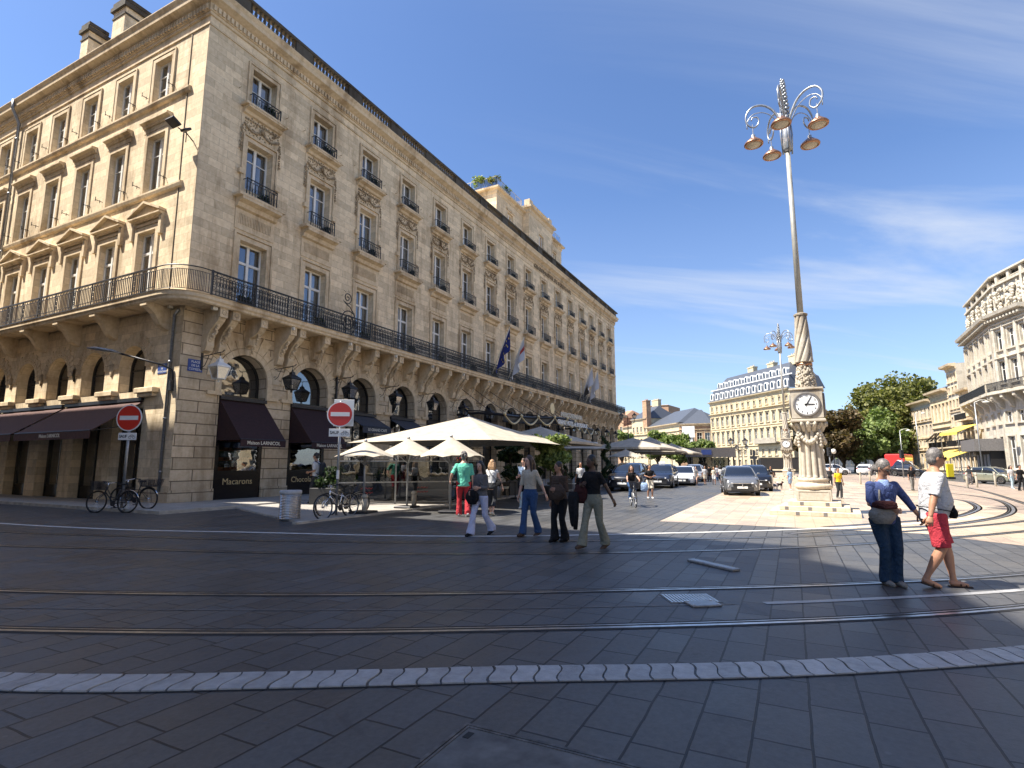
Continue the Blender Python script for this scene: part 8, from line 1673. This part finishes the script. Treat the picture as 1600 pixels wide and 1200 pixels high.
bag('shoulder_bag', 'dark shoulder bag and folded coat carried by the woman in olive trousers', w4, (.10, -.22, .98), (.34, .15, .34), 'c_burgundy', [(.08, -.2, 1.15), (.03, -.17, 1.36), (.0, -.10, 1.43), (-.04, -.14, 1.3)])
m = MB(); q = W_(w4, (.20, -.32, .80)); cd = thing('carried_coat', 'black coat hanging over the arm of the woman in olive trousers', 'coat', tuple(q), w4.rotation_euler[2]); ellring(m, [((0, 0, -.42), .03, .05), ((0, 0, -.35), .05, .08), ((0, 0, -.1), .06, .12), ((0, 0, .12), .07, .13), ((0, 0, .22), .04, .09)], 14); m.build('cloth', 'c_black', cd, True); m = MB(); m.tube([(.02, .08, .1), (.04, .1, -.2), (.05, .08, -.46)], [.04, .045, .04], 8); m.build('sleeve', 'c_black', cd, True)
# in the sun beside the terrace
person('man in mint green shirt and red trousers walking away', gnd(724, 807), A(38), 1.88, 'skin_light', 'hair_grey', 'curly', feet=((.12, .11, 0), (-.16, -.10, .03)), hands=((.12, .36, .98), (.05, -.26, .86)), top='c_green', sleeve=.48, hem=.82, bottom='c_red', flare=.085, shoe='c_white', female=False, build=1.08, heady=-.2, heel=(0, .4))
bt, bi = person('blonde woman in white sleeveless top and dark calf-length trousers walking away', gnd(768, 805), A(8), 1.66, 'skin_light', 'hair_blonde', 'bob', feet=((.12, .09, 0), (-.12, -.08, .03)), hands=((.05, .28, .86), (.16, -.34, .80)), top='c_white', sleeve=.12, hem=1.0, bottom='c_darkgrey', leg='capri', flare=.09, shoe='c_cream', tuck=True, heel=(0, .5))
bag('shoulder_bag', 'small black crossbody bag of the blonde woman', bt, (-.02, -.22, .95), (.22, .08, .18), 'c_black', [(-.03, -.20, 1.02), (-.135, 0, 1.25), (-.07, .12, 1.46), (.06, .10, 1.42)])
person('man in white shirt and pale jeans reading a menu sheet', gnd(820, 795), A(172), 1.72, 'skin_light', 'hair_brown', 'short', feet=((.02, .1, 0), (.04, -.1, 0)), hands=((.34, .10, 1.16), (.34, -.10, 1.10)), top='c_white', sleeve=.45, hem=.92, bottom='c_palejean', flare=.08, shoe='c_white', female=False, headp=.3)
q = W_(_ if False else thing('paper_menu', 'pale blue menu sheet held up by the man in white', 'menu', tuple(gnd(820, 795) + Vector((-.42, -.10, 1.28))), A(165)), (0, 0, 0)); mm = [o for o in COL.objects if o.name.startswith('paper_menu')][0]; m = MB(); m.prism([(-.02, -.13, -.16), (-.02, .13, -.16), (.06, .13, .16), (.06, -.13, .16)], (.006, 0, 0)); m.build('sheet', 'c_lightblue', mm); m = MB(); m.tube([(.022, -.13, 0), (.022, .13, 0)], .004, 4); m.build('fold', 'c_white', mm)
bp_, bi = person('man in white T-shirt with a backpack looking into the chocolate shop', gnd(492, 786, .05) - Vector((0, 0, 0)), A(112), 1.90, 'skin_mid', 'hair_dark', 'bun', feet=((.03, .1, 0), (-.06, -.1, 0)), hands=((.20, .18, 1.08), (.16, -.2, 1.02)), top='c_white', sleeve=.42, hem=.84, bottom='c_darkgrey', leg='short', shoe='c_black', female=False)
b = thing('backpack', 'dark grey backpack worn by the man at the chocolate shop', 'backpack', tuple(W_(bp_, (-.24, 0, 1.28))), A(112)); m = MB(); ellring(m, [((0, 0, -.27), .06, .10), ((0, 0, -.24), .11, .16), ((-.02, 0, 0), .13, .17), ((0, 0, .2), .10, .15), ((0, 0, .26), .05, .09)], 16); m.build('pack_body', 'c_darkgrey', b, True); m = MB(); [m.tube([(.08, s_ * .11, .2), (.22, s_ * .13, .30), (.36, s_ * .13, .1), (.30, s_ * .15, -.12), (.08, s_ * .14, -.2)], .018, 6) for s_ in (-1, 1)]; m.build('shoulder_strap', 'c_black', b); m = MB(); ellring(m, [((-.12, 0, -.18), .04, .10), ((-.13, 0, -.05), .05, .12), ((-.12, 0, .02), .03, .10)], 12); m.build('front_pocket', 'c_grey', b, True)
# cyclist
cy = gnd(993, 793); bk = bicycle('bicycle', 'light bicycle with a front basket ridden towards the viewer', (cy.x, cy.y, 0), A(24), 'paint_white', True, False, .0, True); bk.scale = (.92, .92, .92)
fwd = Vector((-math.cos(A(24)), -math.sin(A(24)), 0)); sp_ = Vector((cy.x, cy.y, 0)) - fwd * .82 * .92
cp, ci = person('woman cycling towards the viewer in a black T-shirt and jeans', (sp_.x, sp_.y, -.02), A(204), 1.50, 'skin_light', 'hair_brown', 'bob', feet=((.18, .12, .13), (.30, -.12, .32)), hands=((.62, .27, 1.10), (.62, -.27, 1.10)), top='c_black', sleeve=.42, hem=.92, bottom='c_denim', flare=.075, shoe='c_white', hiph=.98, lean=.06, elbow=((-.3, 1, -.6), (-.3, -1, -.6)), near=True)
b = thing('carrier_bag', 'pale blue bag hanging on the handlebar of the ridden bicycle', 'bag', tuple(Vector((cy.x, cy.y, .72)) + Vector((.35, -.25, 0))), A(24)); m = MB(); ellring(m, [((0, 0, -.16), .05, .10), ((0, 0, -.1), .07, .14), ((0, 0, .08), .06, .13), ((0, 0, .14), .03, .09)], 12); m.build('bag_body', 'c_lightblue', b, True); m = MB(); m.tube([(0, -.06, .12), (0, 0, .26), (0, .06, .12)], .006, 5); m.build('handle', 'c_lightblue', b)
person('man in black T-shirt and cream shorts standing behind the cyclist', gnd(1016, 779), A(208), 1.50, 'skin_mid', 'hair_dark', 'short', feet=((.05, .1, 0), (-.05, -.1, .0)), hands=((.30, .05, 1.12), (.30, -.10, 1.10)), top='c_black', sleeve=.45, hem=.95, bottom='c_cream', leg='short', shoe='c_white', female=False, elbow=((-.3, 1, 0), (-.3, -1, 0)))
person('woman in bright yellow T-shirt and dark jeans walking towards the viewer', gnd(1312, 779), A(208), 1.36, 'skin_mid', 'hair_dark', 'short', feet=((.10, .06, 0), (-.12, -.05, .02)), hands=((.02, .27, .86), (.02, -.27, .86)), top='c_yellow', sleeve=.35, hem=.92, bottom='c_darkgrey', flare=.07, shoe='c_taupe')
# farther away: smaller figures
far = [('woman in a light blue patterned shirt left of the clock column', 1236, 766, 1.30, 40, 'c_lightblue', 'c_lightblue', 'short', 'hair_grey'),
 ('man in black T-shirt and pale trousers walking two dogs', 1205, 757, 1.36, 207, 'c_black', 'c_beige', 'long', 'hair_dark'),
 ('woman in pale pink top, half hidden right of the clock column', 1289, 766, 1.33, 207, 'c_offwhite', 'c_red', 'short', 'hair_brown'),
 ('person in dark clothes just left of the yellow-shirted woman', 1298, 762, 1.33, 190, 'c_darkgrey', 'c_black', 'long', 'hair_dark'),
 ('woman in black top and pale trousers beyond the hand-holding couple', 1426, 766, 1.40, 200, 'c_black', 'c_taupe', 'long', 'hair_dark'),
 ('person in orange-brown top left of the red bus', 1383, 762, 1.42, 190, 'c_brown', 'c_red', 'long', 'hair_brown'),
 ('person in white T-shirt and jeans at the right edge beyond the green car', 1582, 764, 1.42, 207, 'c_white', 'c_palejean', 'long', 'hair_dark'),
 ('person all in black at the very right edge', 1597, 767, 1.46, 207, 'c_black', 'c_black', 'long', 'hair_black'),
 ('person in dark jacket walking left of the green car', 1517, 757, 1.40, 120, 'c_darkgrey', 'c_grey', 'long', 'hair_dark'),
 ('woman in long grey dress, left of the crowd by the taxis', 1089, 759, 1.34, 150, 'c_grey', 'c_grey', 'skirt', 'hair_dark'),
 ('man in white shirt with bare arms in the middle of the crowd', 1102, 757, 1.36, 200, 'c_white', 'c_beige', 'short', 'hair_brown'),
 ('woman in white shorts and pale top with a white bag in the crowd', 1116, 757, 1.28, 200, 'c_cream', 'c_white', 'short', 'hair_blonde'),
 ('man in white T-shirt and black shorts at the right of the crowd', 1127, 757, 1.36, 30, 'c_white', 'c_black', 'short', 'hair_dark'),
 ('person in black at the back of the crowd', 1109, 753, 1.40, 30, 'c_black', 'c_black', 'long', 'hair_dark'),
 ('person in dark blue at the left back of the crowd', 1082, 755, 1.38, 30, 'c_navy', 'c_darkgrey', 'long', 'hair_brown'),
 ('person in burgundy jacket seen behind the dark grey SUV', 1137, 752, 1.38, 30, 'c_burgundy', 'c_darkgrey', 'long', 'hair_dark'),
 ('person in pale shirt at the right back of the crowd', 1121, 751, 1.38, 210, 'c_offwhite', 'c_denim', 'long', 'hair_brown'),
 ('waiter in white shirt among the terrace planters', 908, 776, 1.62, 200, 'c_white', 'c_black', 'long', 'hair_dark')]
for i, (lab, px0, py0, H, hd, tp, bt_, lg, hr) in enumerate(far):
    g_ = gnd(px0, py0); s_ = .12 if i % 2 else -.1
    person(lab, (g_.x, g_.y, 0), A(hd), H, ['skin_light', 'skin_mid', 'skin_tan'][i % 3], hr, 'short' if i % 2 else 'bob', feet=((s_, .08, 0), (-s_, -.08, 0)), hands=((.06 + s_ * .6, .27, .86), (.06 - s_ * .6, -.27, .86)), top=tp, sleeve=.45, hem=.93, bottom=bt_, leg=lg, flare=.075, shoe='c_darkgrey' if i % 3 else 'c_white', female=bool(i % 2), near=False, vox=.02)
# dogs
def dog(label, loc, rz, mat, s=1.0):
    t = thing('dog', label, 'dog', loc, rz); m = MB(); m.tube([(-.22, 0, .36), (-.12, 0, .35), (.05, 0, .34), (.18, 0, .36), (.24, 0, .38)], [.06, .075, .085, .10, .07], 10); m.tube([(.22, 0, .40), (.30, 0, .50)], [.06, .05], 8); m.tube([(.28, 0, .52), (.34, 0, .53), (.44, 0, .50)], [.06, .055, .025], 8)
    for y in (-.05, .05): m.tube([(.18, y, .34), (.20, y, .20), (.19, y, .02)], [.045, .026, .02], 7); m.tube([(-.18, y, .34), (-.13, y, .24), (-.24, y, .13), (-.21, y, .02)], [.06, .045, .02, .02], 7); m.tube([(.29, y, .56), (.27, y * 1.3, .62)], [.025, .008], 6)
    m.tube([(-.26, 0, .40), (-.36, 0, .46), (-.42, 0, .56)], [.025, .018, .008], 6); m.v = [(x * s, y * s, z * s) for x, y, z in m.v]; remesh(m, 'body', mat, .012, t, 2); m = MB(); m.tube([(.24 * s + .03 * s * math.cos(0), .06 * s * math.cos(a), .44 * s + .06 * s * math.sin(a)) for a in [q_ * PI / 5 for q_ in range(10)]], .008, 4, closed=True); m.build('collar', 'c_red', t)
g_ = gnd(1212, 765); dog('white and tan dog on a lead beside the man in black, left one', (g_.x, g_.y, 0), A(210), 'c_offwhite', .8); g_ = gnd(1218, 764); dog('black dog on a lead beside the man in black, right one', (g_.x, g_.y, 0), A(230), 'c_black', .8)
